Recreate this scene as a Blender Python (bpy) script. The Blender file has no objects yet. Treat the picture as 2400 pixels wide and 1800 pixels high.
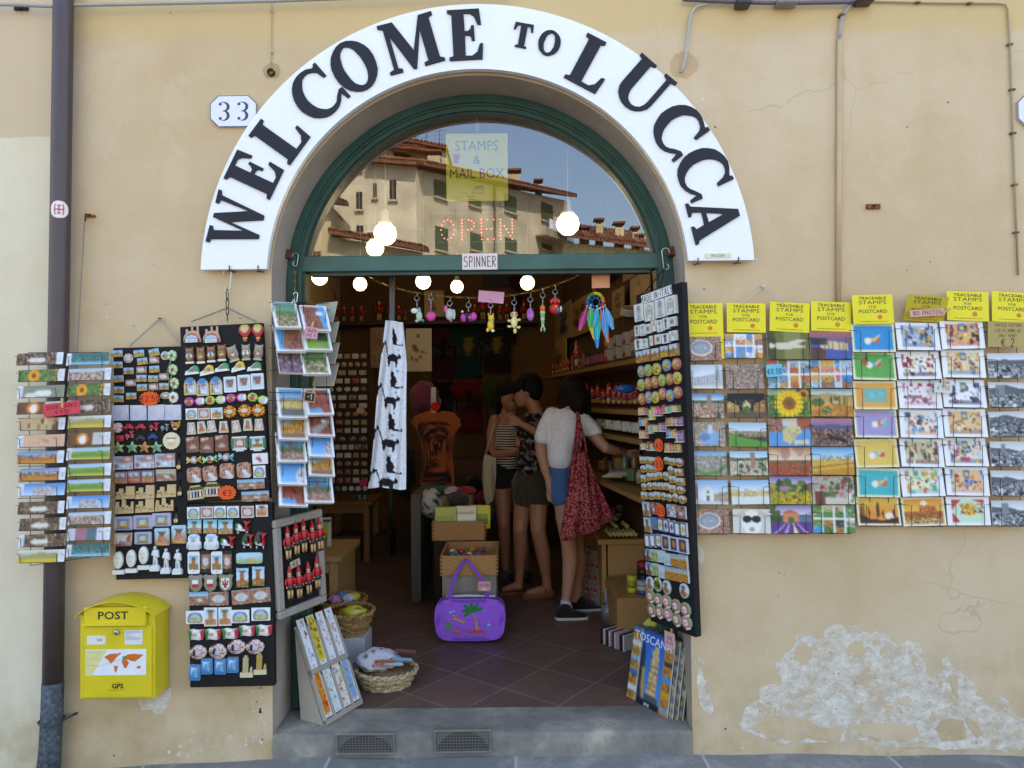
import bpy,math,random
import numpy as np
from mathutils import Matrix,Vector
from mathutils.geometry import tessellate_polygon
SC=bpy.context.scene
COL=SC.collection
rad=math.radians
PI=math.pi
F=1667.0
CAM=Vector((0.0,-3.1,1.53))
RC=Matrix.Rotation(rad(91.3),3,'X')@Matrix.Rotation(rad(-0.6),3,'Z')
cd=bpy.data.cameras.new('camera')
cam=bpy.data.objects.new('camera',cd)
COL.objects.link(cam)
cd.sensor_width=36
cd.lens=F/2400*36
cd.clip_start=0.05
cd.clip_end=1000
cam.matrix_world=Matrix.Translation(CAM)@RC.to_4x4()
SC.camera=cam
def ray(u,v):
 return RC@Vector((u-1200.0,900.0-v,-F))
def at(u,v,y=0.0):
 r=ray(u,v)
 return CAM+r*((y-CAM.y)/r.y)
def onz(u,v,z):
 r=ray(u,v)
 return CAM+r*((z-CAM.z)/r.z)
def hit(u,v,p,n):
 r=ray(u,v)
 return CAM+r*((p-CAM).dot(n)/r.dot(n))
def Z(o,s):
 return lambda x,y:(o[0]+x/s,o[1]+y/s)
KA=0.86
def srgb(c):
 if isinstance(c,str):
  c=c.lstrip('#')
  return tuple(int(c[i:i+2],16)/255 for i in(0,2,4))
 return tuple(c)
_lc={}
def lin(c):
 k=c if isinstance(c,str)else tuple(c)
 if k in _lc:
  return _lc[k]
 r=tuple((x/12.92 if x<=0.04045 else((x+0.055)/1.055)**2.4)*KA for x in srgb(c))
 if len(_lc)<50000:
  _lc[k]=r
 return r
def mixc(a,b,t):
 a,b=srgb(a),srgb(b)
 return tuple(x+(y-x)*t for x,y in zip(a,b))
def jit(c,rng,s=0.05):
 c=srgb(c)
 d=rng.uniform(-s,s)
 return tuple(min(1,max(0,x+d+rng.uniform(-s,s)*.4))for x in c)
def nt(m):
 return m.node_tree.nodes,m.node_tree.links
MATS={}
def cmat(name,rough=.6,spec=.4,metal=0.0,noise=0.06,nscale=40,bump=0.0,bscale=200,coat=0.0,sheen=0.0,stretch=None,grain=0.0):
 m=bpy.data.materials.new(name)
 m.use_nodes=True
 N,L=nt(m)
 b=N['Principled BSDF']
 at_=N.new('ShaderNodeAttribute')
 at_.attribute_name='Col'
 tc=N.new('ShaderNodeTexCoord')
 mp=N.new('ShaderNodeMapping')
 if stretch:
  mp.inputs['Scale'].default_value=stretch
 L.new(tc.outputs['Object'],mp.inputs['Vector'])
 no=N.new('ShaderNodeTexNoise')
 no.inputs['Scale'].default_value=nscale
 no.inputs['Detail'].default_value=4
 L.new(mp.outputs['Vector'],no.inputs['Vector'])
 mr=N.new('ShaderNodeMapRange')
 amp=max(noise,grain)
 mr.inputs['From Min'].default_value=.3
 mr.inputs['From Max'].default_value=.7
 mr.inputs['To Min'].default_value=1-amp*1.6
 mr.inputs['To Max'].default_value=1+amp
 L.new(no.outputs['Fac'],mr.inputs['Value'])
 mx=N.new('ShaderNodeMix')
 mx.data_type='RGBA'
 mx.blend_type='MULTIPLY'
 mx.inputs[0].default_value=1
 L.new(at_.outputs['Color'],mx.inputs[6])
 L.new(mr.outputs['Result'],mx.inputs[7])
 L.new(mx.outputs[2],b.inputs['Base Color'])
 b.inputs['Roughness'].default_value=rough
 b.inputs['Specular IOR Level'].default_value=spec
 b.inputs['Metallic'].default_value=metal
 b.inputs['Coat Weight'].default_value=coat
 if sheen:
  b.inputs['Sheen Weight'].default_value=sheen
 if bump:
  n2=N.new('ShaderNodeTexNoise')
  n2.inputs['Scale'].default_value=bscale
  L.new(tc.outputs['Object'],n2.inputs['Vector'])
  bp=N.new('ShaderNodeBump')
  bp.inputs['Strength'].default_value=bump
  bp.inputs['Distance'].default_value=.004
  L.new(n2.outputs['Fac'],bp.inputs['Height'])
  L.new(bp.outputs['Normal'],b.inputs['Normal'])
 MATS[name]=m
 return m
cmat('printed_card',.45,.35,noise=.02,nscale=12)
cmat('paper',.8,.2,noise=.03,nscale=25)
cmat('resin',.42,.4,noise=.07,nscale=9,bump=.25,bscale=30)
cmat('gloss_plastic',.25,.5,noise=.02)
cmat('fabric',.9,.15,noise=.08,nscale=60,bump=.3,bscale=400,sheen=.2)
cmat('painted_metal',.38,.5,noise=.05,nscale=8,bump=.06,bscale=60)
cmat('steel',.35,.5,metal=.9,noise=.1,nscale=50)
cmat('rusty_iron',.8,.3,metal=.2,noise=.35,nscale=60,bump=.5,bscale=200)
cmat('black_wire',.4,.5,noise=.02)
cmat('wood',.55,.3,noise=.16,nscale=10,stretch=(3,30,30))
cmat('wood_upright',.55,.3,noise=.16,nscale=10,stretch=(30,30,3))
cmat('wicker',.75,.25,noise=.3,nscale=70,bump=.6,bscale=260)
cmat('skin',.5,.35,noise=.05,nscale=18)
cmat('hair',.75,.15,noise=.4,nscale=14,stretch=(8,8,1),bump=.4,bscale=90)
cmat('black_board',.7,.25,noise=.12,nscale=14)
cmat('green_paint',.42,.45,noise=.16,nscale=7,bump=.12,bscale=40)
cmat('plain_plaster',.9,.15,noise=.1,nscale=5,bump=.35,bscale=45)
cmat('plastic_white',.35,.4,noise=.01)
cmat('roof_tiles',.9,.15,noise=.4,nscale=6,bump=.8,bscale=4)
cmat('house_plaster',.95,.1,noise=.2,nscale=.6,bump=.2,bscale=3)
def tag(o,label=None,cat=None,group=None,kind=None):
 if label:
  o['label']=label
 if cat:
  o['category']=cat
 if group:
  o['group']=group
 if kind:
  o['kind']=kind
 return o
def thing(name,label,cat,M=None,loc=None,group=None):
 o=bpy.data.objects.new(name,None)
 o.empty_display_size=.05
 COL.objects.link(o)
 if M is not None:
  o.matrix_basis=M
 elif loc is not None:
  o.matrix_basis=Matrix.Translation(Vector(loc))
 return tag(o,label,cat,group)
def frame(O,X,Y):
 X=Vector(X).normalized()
 Y=Vector(Y)
 Y=(Y-X*X.dot(Y)).normalized()
 N=X.cross(Y)
 return Matrix(((X.x,Y.x,N.x,O[0]),(X.y,Y.y,N.y,O[1]),(X.z,Y.z,N.z,O[2]),(0,0,0,1)))
def T(x,y,z=0):
 return Matrix.Translation((x,y,z))
def Rz(a):
 return Matrix.Rotation(rad(a),4,'Z')
def Sc(x,y,z):
 return Matrix.Diagonal((x,y,z,1))
class MB:
 def __init__(s,M=None):
  s.V,s.F,s.C,s.S=[],[],[],[]
  s.M=M
 def add(s,verts,faces,col,smooth=False,M=None):
  n=len(s.V)
  if s.M is not None:
   M=s.M if M is None else s.M@M
  if M is not None:
   verts=[M@Vector(v)for v in verts]
  s.V.extend([tuple(v)for v in verts])
  multi=isinstance(col,list)
  if not multi:
   col=lin(col)
  for i,f in enumerate(faces):
   s.F.append([n+k for k in f])
   if multi:
    s.C.append([col[k]for k in f])
   else:
    s.C.append(col)
   s.S.append(smooth)
  return s
 def box(s,x0,x1,y0,y1,z0,z1,col,M=None):
  v=[(x0,y0,z0),(x1,y0,z0),(x1,y1,z0),(x0,y1,z0),(x0,y0,z1),(x1,y0,z1),(x1,y1,z1),(x0,y1,z1)]
  f=[(0,3,2,1),(4,5,6,7),(0,1,5,4),(1,2,6,5),(2,3,7,6),(3,0,4,7)]
  return s.add(v,f,col,False,M)
 def bbox(s,x0,x1,y0,y1,z0,z1,col,b=.004,M=None):
  pts=[]
  for sx in(0,1):
   for sy in(0,1):
    for sz in(0,1):
     cx,cy,cz=(x0,x1)[sx],(y0,y1)[sy],(z0,z1)[sz]
     dx,dy,dz=(b,-b)[sx],(b,-b)[sy],(b,-b)[sz]
     pts+=[(cx,cy+dy,cz+dz),(cx+dx,cy,cz+dz),(cx+dx,cy+dy,cz)]
  import itertools
  idx=lambda sx,sy,sz,k:(sx*4+sy*2+sz)*3+k
  f=[]
  for sg in(0,1):
   q=[idx(sg,0,0,0),idx(sg,1,0,0),idx(sg,1,1,0),idx(sg,0,1,0)]
   f.append(q if sg else q[::-1])
   q=[idx(0,sg,0,1),idx(0,sg,1,1),idx(1,sg,1,1),idx(1,sg,0,1)]
   f.append(q if sg else q[::-1])
   q=[idx(0,0,sg,2),idx(1,0,sg,2),idx(1,1,sg,2),idx(0,1,sg,2)]
   f.append(q if sg else q[::-1])
  for a in(0,1):
   for c in(0,1):
    f.append([idx(a,c,0,0),idx(a,c,1,0),idx(a,c,1,1),idx(a,c,0,1)])
    f.append([idx(a,0,c,0),idx(a,1,c,0),idx(a,1,c,2),idx(a,0,c,2)])
    f.append([idx(0,a,c,1),idx(1,a,c,1),idx(1,a,c,2),idx(0,a,c,2)])
  for sx in(0,1):
   for sy in(0,1):
    for sz in(0,1):
     f.append([idx(sx,sy,sz,0),idx(sx,sy,sz,1),idx(sx,sy,sz,2)])
  return s.add(pts,f,col,False,M)
 def prism(s,outs,z0,z1,col,side=None,M=None):
  if isinstance(outs[0][0],(int,float)):
   outs=[outs]
  pts=[p for o in outs for p in o]
  tri=tessellate_polygon([[Vector((p[0],p[1],0))for p in o]for o in outs])
  A=[]
  for t in tri:
   a,b,c=(pts[i]for i in t)
   ar=(b[0]-a[0])*(c[1]-a[1])-(b[1]-a[1])*(c[0]-a[0])
   if abs(ar)>1e-12:
    A.append(t if ar>0 else(t[0],t[2],t[1]))
  n=len(pts)
  s.add([(p[0],p[1],z1)for p in pts],A,col,False,M)
  s.add([(p[0],p[1],z0)for p in pts],[t[::-1]for t in A],side or col,False,M)
  k=0
  for oi,o in enumerate(outs):
   ar=sum(o[i][0]*o[(i+1)%len(o)][1]-o[(i+1)%len(o)][0]*o[i][1]for i in range(len(o)))
   ccw=ar>0
   if oi:
    ccw=not ccw
   m=len(o)
   vs=[(p[0],p[1],z0)for p in o]+[(p[0],p[1],z1)for p in o]
   fs=[]
   for i in range(m):
    j=(i+1)%m
    q=(i,j,m+j,m+i)
    fs.append(q if ccw else q[::-1])
   s.add(vs,fs,side or col,False,M)
  return s
 def radial(s,out,z0,z1,fn,bulge=0.0,rings=4,M=None,side=None,c0=(0,0)):
  n=len(out)
  vs,cs,fs=[(c0[0],c0[1],z1+bulge)],[lin(fn(c0[0],c0[1]))],[]
  for r in range(1,rings+1):
   t=r/rings
   for p in out:
    x,y=c0[0]+(p[0]-c0[0])*t,c0[1]+(p[1]-c0[1])*t
    vs.append((x,y,z1+bulge*(1-t**2)))
    e=.97 if r==rings else 1
    cs.append(lin(fn(c0[0]+(p[0]-c0[0])*t*e,c0[1]+(p[1]-c0[1])*t*e)))
  for i in range(n):
   fs.append((0,1+i,1+(i+1)%n))
  for r in range(rings-1):
   a,b=1+r*n,1+(r+1)*n
   for i in range(n):
    j=(i+1)%n
    fs.append((a+i,b+i,b+j,a+j))
  s.add(vs,fs,cs,bulge>0,M)
  v2=[(p[0],p[1],z1)for p in out]+[(p[0],p[1],z0)for p in out]
  f2=[(n+i,n+(i+1)%n,(i+1)%n,i)for i in range(n)]
  if side is None:
   s.add(v2,f2,[cs[-n+(i%n)]for i in range(2*n)],False,M)
  else:
   s.add(v2,f2,side,False,M)
  return s
 def pic(s,img,x0,x1,y0,y1,z,M=None,fn=None):
  H,W,_=img.shape
  p=np.pad(img,((1,1),(1,1),(0,0)),mode='edge')
  p=(p[:-1,:-1]+p[1:,:-1]+p[:-1,1:]+p[1:,1:])/4
  vs,cs=[],[]
  L=np.where(p<=.04045,p/12.92,((np.clip(p,0,1)+.055)/1.055)**2.4)*KA
  for j in range(H+1):
   for i in range(W+1):
    x,y=x0+(x1-x0)*i/W,y1+(y0-y1)*j/H
    vs.append((x,y,z+(fn(x,y)if fn else 0)))
    cs.append(tuple(L[j,i]))
  fs=[(j*(W+1)+i,(j+1)*(W+1)+i,(j+1)*(W+1)+i+1,j*(W+1)+i+1)for j in range(H)for i in range(W)]
  return s.add(vs,fs,cs,fn is not None,M)
 def tube(s,pts,r,col,n=6,closed=False,M=None,cap=True):
  pts=[Vector(p)for p in pts]
  m=len(pts)
  rr=r if isinstance(r,(list,tuple))else[r]*m
  vs,fs=[],[]
  up=None
  for i,p in enumerate(pts):
   if closed:
    d=pts[(i+1)%m]-pts[i-1]
   else:
    d=pts[min(i+1,m-1)]-pts[max(i-1,0)]
   if d.length<1e-9:
    d=Vector((0,0,1))
   d.normalize()
   if up is None:
    up=d.orthogonal().normalized()
   else:
    up=up-d*d.dot(up)
    up=up.normalized()if up.length>1e-6 else d.orthogonal().normalized()
   w=d.cross(up)
   for k in range(n):
    a=2*PI*k/n
    vs.append(p+(up*math.cos(a)+w*math.sin(a))*rr[i])
  for i in range(m if closed else m-1):
   a,b=i*n,((i+1)%m)*n
   for k in range(n):
    l=(k+1)%n
    fs.append((a+k,a+l,b+l,b+k))
  if cap and not closed:
   fs.append(tuple(range(n))[::-1])
   fs.append(tuple((m-1)*n+k for k in range(n)))
  return s.add(vs,fs,col,n>5,M)
 def lathe(s,prof,col,n=16,M=None,sx=1.0,sy=1.0,smooth=True):
  vs,fs=[],[]
  m=len(prof)
  for r,z in prof:
   for k in range(n):
    a=2*PI*k/n
    vs.append((r*math.cos(a)*sx,r*math.sin(a)*sy,z))
  for i in range(m-1):
   for k in range(n):
    l=(k+1)%n
    fs.append((i*n+k,i*n+l,(i+1)*n+l,(i+1)*n+k))
  if prof[0][0]>1e-6:
   fs.append(tuple(range(n))[::-1])
  if prof[-1][0]>1e-6:
   fs.append(tuple((m-1)*n+k for k in range(n)))
  return s.add(vs,fs,col,smooth,M)
 def ell(s,c,r,col,n=14,m=8,M=None):
  pr=[(max(1e-5,math.sin(PI*i/m)),-math.cos(PI*i/m))for i in range(m+1)]
  if isinstance(r,(int,float)):
   r=(r,r,r)
  K=Matrix.Translation(Vector(c))@Sc(*r)
  return s.lathe(pr,col,n,K if M is None else M@K)
 def text(s,str_,cx,cy,size,col,z=0.0,M=None,bold=0.0,width=None,thick=0.0):
  vs,fs,w,h=text_geo(str_,bold)
  k=size/.73
  kx=k if width is None else width/max(w,1e-6)
  return s.add([(cx+x*kx,cy+y*k,z)for x,y in vs],fs,col,False,M)
 def strokes(s,str_,cx,cy,size,col,z=0.0,M=None,lw=.1,slant=0.0,gap=.28,sx=1.0):
  adv=sum((SF[c][0]if c in SF else .5)+gap for c in str_)-gap
  x=-adv/2
  q=0
  for c in str_:
   w,pls=SF.get(c,(.5,[]))
   for pl in pls:
    for a,b in zip(pl,pl[1:]):
     ax,ay,bx,by=a[0]+x,a[1]-.5,b[0]+x,b[1]-.5
     ax,bx=(ax+ay*slant)*sx,(bx+by*slant)*sx
     d=Vector((bx-ax,by-ay))
     if d.length<1e-6:
      continue
     d.normalize()
     e=lw/2
     nx,ny=-d.y*e,d.x*e
     ax,ay,bx,by=ax-d.x*e*.6,ay-d.y*e*.6,bx+d.x*e*.6,by+d.y*e*.6
     q+=1
     zz=z+(q%7)*2e-5
     s.add([(cx+size*px,cy+size*py,zz)for px,py in((ax-nx,ay-ny),(bx-nx,by-ny),(bx+nx,by+ny),(ax+nx,ay+ny))],[(0,1,2,3)],col,False,M)
   x+=w+gap
  return s
 def build(s,name,mat,parent=None,M=None,world=False,label=None,cat=None,group=None,kind=None):
  me=s.mesh(name,mat,parent.matrix_basis.inverted()if(world and parent)else(M.inverted()if world and M is not None else None))
  o=bpy.data.objects.new(name,me)
  COL.objects.link(o)
  if M is not None:
   o.matrix_basis=M
  if parent is not None:
   o.parent=parent
  return tag(o,label,cat,group,kind)
 def mesh(s,name,mat,K=None):
  me=bpy.data.meshes.new(name)
  V=s.V if K is None else[tuple(K@Vector(v))for v in s.V]
  me.from_pydata(V,[],s.F)
  ca=me.color_attributes.new('Col','FLOAT_COLOR','CORNER')
  buf=[]
  for f,c in zip(s.F,s.C):
   if isinstance(c,list):
    for k in c:
     buf.extend((k[0],k[1],k[2],1.0))
   else:
    buf.extend((c[0],c[1],c[2],1.0)*len(f))
  ca.data.foreach_set('color',buf)
  me.polygons.foreach_set('use_smooth',s.S)
  me.materials.append(MATS[mat]if isinstance(mat,str)else mat)
  me.update()
  return me
_tg={}
def text_geo(str_,bold=0.0):
 k=(str_,bold)
 if k in _tg:
  return _tg[k]
 c=bpy.data.curves.new('t','FONT')
 c.body=str_
 c.resolution_u=2
 c.offset=bold
 o=bpy.data.objects.new('t',c)
 COL.objects.link(o)
 dg=bpy.context.evaluated_depsgraph_get()
 me=bpy.data.meshes.new_from_object(o.evaluated_get(dg))
 vs=[(v.co.x,v.co.y)for v in me.vertices]
 fs=[]
 for p in me.polygons:
  q=list(p.vertices)
  if p.normal.z<0:
   q=q[::-1]
  fs.append(tuple(q))
 x0,x1=min(v[0]for v in vs),max(v[0]for v in vs)
 y0,y1=min(v[1]for v in vs),max(v[1]for v in vs)
 vs=[(x-(x0+x1)/2,y-(y0+y1)/2)for x,y in vs]
 bpy.data.objects.remove(o)
 bpy.data.curves.remove(c)
 bpy.data.meshes.remove(me)
 _tg[k]=(vs,fs,x1-x0,y1-y0)
 return _tg[k]
def _arc(cx,cy,rx,ry,a0,a1,n=8):
 return[(cx+rx*math.cos(rad(a0+(a1-a0)*i/n)),cy+ry*math.sin(rad(a0+(a1-a0)*i/n)))for i in range(n+1)]
SF={'S':(.55,[_arc(.28,.75,.25,.25,40,260,6)+_arc(.28,.26,.27,.26,90,-140,6)]),'P':(.5,[[(.06,0),(.06,1)],[(.06,1),(.3,1)]+_arc(.28,.74,.22,.26,90,-90,5)+[(.06,.48)]]),'I':(.1,[[(.05,0),(.05,1)]]),'N':(.6,[[(.05,0),(.05,1),(.55,0),(.55,1)]]),'E':(.5,[[(.5,1),(.06,1),(.06,0),(.5,0)],[(.06,.52),(.42,.52)]]),'R':(.55,[[(.06,0),(.06,1),(.3,1)]+_arc(.28,.76,.24,.24,90,-90,5)+[(.08,.5),(.55,0)]]),'M':(.75,[[(.05,0),(.1,1),(.37,.3),(.66,1),(.72,0)]]),'A':(.62,[[(.02,0),(.31,1),(.6,0)],[(.12,.36),(.5,.36)]]),'D':(.6,[[(.06,0),(.06,1)],[(.06,1)]+_arc(.1,.5,.48,.5,90,-90,8)+[(.06,0)]]),'T':(.6,[[(0,1),(.6,1)],[(.3,1),(.3,0)]]),'L':(.45,[[(.06,1),(.06,0),(.45,0)]]),'Y':(.6,[[(.02,1),(.3,.5),(.58,1)],[(.3,.5),(.3,0)]]),'B':(.55,[[(.06,0),(.06,1)],[(.06,1)]+_arc(.24,.76,.24,.24,90,-90,5)+_arc(.24,.26,.28,.26,90,-90,5)+[(.06,0)]]),'O':(.62,[_arc(.31,.5,.29,.5,90,450,12)]),'K':(.55,[[(.06,0),(.06,1)],[(.52,1),(.08,.48),(.55,0)]]),'H':(.6,[[(.05,0),(.05,1)],[(.55,0),(.55,1)],[(.05,.5),(.55,.5)]]),'C':(.58,[_arc(.34,.5,.32,.5,50,310,9)]),'U':(.6,[[(.05,1),(.05,.3)]+_arc(.3,.28,.25,.28,180,360,6)+[(.55,1)]]),'G':(.62,[_arc(.34,.5,.32,.5,50,340,9)+[(.64,.45),(.4,.45)]]),'F':(.5,[[(.06,0),(.06,1),(.5,1)],[(.06,.52),(.42,.52)]]),'X':(.6,[[(.02,0),(.58,1)],[(.02,1),(.58,0)]]),'W':(.8,[[(0,1),(.2,0),(.4,.8),(.6,0),(.8,1)]]),'V':(.6,[[(0,1),(.3,0),(.6,1)]]),'0':(.5,[_arc(.25,.5,.23,.5,90,450,10)]),'1':(.25,[[(0,.75),(.2,1),(.2,0)]]),'2':(.52,[_arc(.26,.74,.24,.26,160,-30,6)+[(.02,0),(.52,0)]]),'3':(.5,[_arc(.24,.76,.22,.24,140,-90,6)+_arc(.24,.27,.25,.27,90,-140,6)]),'4':(.55,[[(.38,0),(.38,1),(.02,.3),(.55,.3)]]),'5':(.5,[[(.46,1),(.08,1),(.05,.55)]+_arc(.24,.31,.25,.31,110,-150,7)]),'6':(.5,[[(.42,.95),(.15,.7)]+_arc(.25,.28,.23,.28,150,-210,9)]),'8':(.5,[_arc(.25,.76,.2,.24,90,450,8),_arc(.25,.26,.24,.26,90,450,8)]),'9':(.5,[_arc(.25,.72,.23,.28,0,360,9)+[(.4,0)]]),'€':(.6,[_arc(.38,.5,.3,.46,55,305,8),[(0,.6),(.45,.6)],[(0,.42),(.42,.42)]]),'.':(.08,[[(.02,.02),(.06,.02)]]),'!':(.1,[[(.05,.3),(.05,1)],[(.05,0),(.05,.08)]]),'-':(.35,[[(0,.5),(.35,.5)]]),' ':(.3,[]),}
def o_rect(w=1,h=1,r=0.0,n=3):
 if r<=0:
  return[(-w/2,-h/2),(0,-h/2),(w/2,-h/2),(w/2,0),(w/2,h/2),(0,h/2),(-w/2,h/2),(-w/2,0)]
 o=[]
 for cx,cy,a in((w/2-r,h/2-r,0),(-w/2+r,h/2-r,90),(-w/2+r,-h/2+r,180),(w/2-r,-h/2+r,270)):
  o+=_arc(cx,cy,r,r,a,a+90,n)
 return o
def o_ell(w=1,h=1,n=20):
 return[(w/2*math.cos(2*PI*i/n),h/2*math.sin(2*PI*i/n))for i in range(n)]
def o_star(n,r0=.5,r1=.25,ph=90):
 return[((r0,r1)[i%2]*math.cos(rad(ph+180*i/n)),(r0,r1)[i%2]*math.sin(rad(ph+180*i/n)))for i in range(2*n)]
def o_arch(w=1,h=1,n=10):
 r=w/2
 return[(-w/2,-h/2),(0,-h/2),(w/2,-h/2)]+_arc(0,h/2-r,r,r,0,180,n)
class Pic:
 def __init__(s,w=32,h=21,c='#ffffff',seed=0):
  s.w,s.h=w,h
  s.a=np.empty((h,w,3))
  s.a[:]=srgb(c)
  s.X,s.Y=np.meshgrid((np.arange(w)+.5)/w,(np.arange(h)+.5)/h)
  s.r=np.random.RandomState(seed)
 def put(s,m,c,al=1.0):
  m=(m*al)[...,None]if m.dtype!=bool else m[...,None]*al
  s.a=s.a*(1-m)+np.array(srgb(c))*m
  return s
 def grad(s,c0,c1,y0=0.0,y1=1.0):
  t=np.clip((s.Y-y0)/(y1-y0),0,1)[...,None]
  g=np.array(srgb(c0))*(1-t)+np.array(srgb(c1))*t
  m=((s.Y>=y0)&(s.Y<=y1))[...,None]
  s.a=np.where(m,g,s.a)
  return s
 def rect(s,x0,y0,x1,y1,c,al=1.0):
  return s.put((s.X>=x0)&(s.X<=x1)&(s.Y>=y0)&(s.Y<=y1),c,al)
 def ell(s,cx,cy,rx,ry,c,al=1.0):
  return s.put(((s.X-cx)/rx)**2+((s.Y-cy)/ry)**2<=1,c,al)
 def ring(s,cx,cy,rx,ry,k,c):
  d=((s.X-cx)/rx)**2+((s.Y-cy)/ry)**2
  return s.put((d<=1)&(d>=k),c)
 def poly(s,pts,c,al=1.0):
  m=np.zeros(s.X.shape,bool)
  n=len(pts)
  for i in range(n):
   (xa,ya),(xb,yb)=pts[i],pts[(i+1)%n]
   if ya==yb:
    continue
   m^=((s.Y>min(ya,yb))&(s.Y<=max(ya,yb))&(s.X<xa+(s.Y-ya)*(xb-xa)/(yb-ya)))
  return s.put(m,c,al)
 def spk(s,x0,y0,x1,y1,cols,dens=1.0,al=1.0):
  m=(s.X>=x0)&(s.X<=x1)&(s.Y>=y0)&(s.Y<=y1)&(s.r.rand(s.h,s.w)<dens)
  P=np.array([srgb(c)for c in cols])
  k=P[s.r.randint(0,len(cols),(s.h,s.w))]
  m=m[...,None]*al
  s.a=s.a*(1-m)+k*m
  return s
 def blobs(s,x0,y0,x1,y1,cols,n=20,r=.06,al=1.0):
  for i in range(n):
   s.ell(s.r.uniform(x0,x1),s.r.uniform(y0,y1),r*s.r.uniform(.5,1.3),r*s.r.uniform(.5,1.2)*s.w/s.h,cols[s.r.randint(len(cols))],al)
  return s
 def rough(s,k=.05):
  s.a=np.clip(s.a+s.r.uniform(-k,k,(s.h,s.w,1)),0,1)
  return s
 def frame(s,c,bx,by=None):
  by=bx*s.w/s.h if by is None else by
  m=(s.X<bx)|(s.X>1-bx)|(s.Y<by)|(s.Y>1-by)
  return s.put(m,c)
 def fn(s):
  a=s.a
  def f(x,y):
   i=min(s.w-1,max(0,int((x+.5)*s.w)))
   j=min(s.h-1,max(0,int((.5-y)*s.h)))
   return tuple(a[j,i])
  return f
W_=bpy.data.worlds.new('World')
SC.world=W_
W_.use_nodes=True
N,L=W_.node_tree.nodes,W_.node_tree.links
sky=N.new('ShaderNodeTexSky')
sky.sky_type='NISHITA'
sky.sun_disc=False
SUN_EL,SUN_AZ=56,16
sky.sun_elevation=rad(SUN_EL)
sky.sun_rotation=rad(SUN_AZ)
sky.air_density=1.3
sky.dust_density=3.0
sky.ozone_density=1.0
L.new(sky.outputs[0],N['Background'].inputs[0])
N['Background'].inputs[1].default_value=.15
sl=bpy.data.lights.new('sun','SUN')
sl.energy=4.6
sl.angle=rad(.5)
sl.color=(1,.95,.87)
so=bpy.data.objects.new('sun',sl)
COL.objects.link(so)
sd=Vector((math.sin(rad(SUN_AZ))*math.cos(rad(SUN_EL)),math.cos(rad(SUN_AZ))*math.cos(rad(SUN_EL)),math.sin(rad(SUN_EL))))
so.rotation_euler=sd.to_track_quat('Z','Y').to_euler()
so.location=sd*60
VS=SC.view_settings
VS.view_transform='Standard'
VS.look='None'
VS.gamma=1
VS.exposure=2.02
SC.cycles.use_denoising=True
SC.cycles.max_bounces=8
SC.cycles.diffuse_bounces=5
SC.cycles.glossy_bounces=4
SC.cycles.transparent_max_bounces=16
SC.cycles.sample_clamp_indirect=6
SC.cycles.caustics_reflective=False
SC.cycles.caustics_refractive=False
def node_mat(name):
 m=bpy.data.materials.new(name)
 m.use_nodes=True
 N,L=nt(m)
 MATS[name]=m
 return m,N,L,N['Principled BSDF']
def noise(N,L,vec,scale,detail=4,rough=.55):
 n=N.new('ShaderNodeTexNoise')
 n.inputs['Scale'].default_value=scale
 n.inputs['Detail'].default_value=detail
 n.inputs['Roughness'].default_value=rough
 L.new(vec,n.inputs['Vector'])
 return n.outputs['Fac']
def ramp(N,L,fac,stops):
 r=N.new('ShaderNodeValToRGB')
 e=r.color_ramp.elements
 while len(e)<len(stops):
  e.new(.5)
 for k,(p,c)in zip(e,stops):
  k.position=p
  k.color=(*lin(c),1)if not isinstance(c,float)else(c,c,c,1)
 L.new(fac,r.inputs['Fac'])
 return r.outputs['Color']
def mixn(N,L,fac,a,b,mode='MIX'):
 x=N.new('ShaderNodeMix')
 x.data_type='RGBA'
 x.blend_type=mode
 for s,k in((fac,0),(a,6),(b,7)):
  if isinstance(s,(int,float)):
   x.inputs[k].default_value=s
  elif isinstance(s,str):
   x.inputs[k].default_value=(*lin(s),1)
  else:
   L.new(s,x.inputs[k])
 return x.outputs[2]
def maprange(N,L,v,a,b,c=0.0,d=1.0):
 r=N.new('ShaderNodeMapRange')
 for k,x in zip(('From Min','From Max','To Min','To Max'),(a,b,c,d)):
  r.inputs[k].default_value=x
 L.new(v,r.inputs['Value'])
 return r.outputs['Result']
def math_(N,L,op,a,b):
 r=N.new('ShaderNodeMath')
 r.operation=op
 for k,x in enumerate((a,b)):
  if isinstance(x,(int,float)):
   r.inputs[k].default_value=x
  else:
   L.new(x,r.inputs[k])
 return r.outputs[0]
def bump(N,L,b,h,strength,dist=.01):
 n=N.new('ShaderNodeBump')
 n.inputs['Strength'].default_value=strength
 n.inputs['Distance'].default_value=dist
 L.new(h,n.inputs['Height'])
 L.new(n.outputs['Normal'],b.inputs['Normal'])
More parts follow.
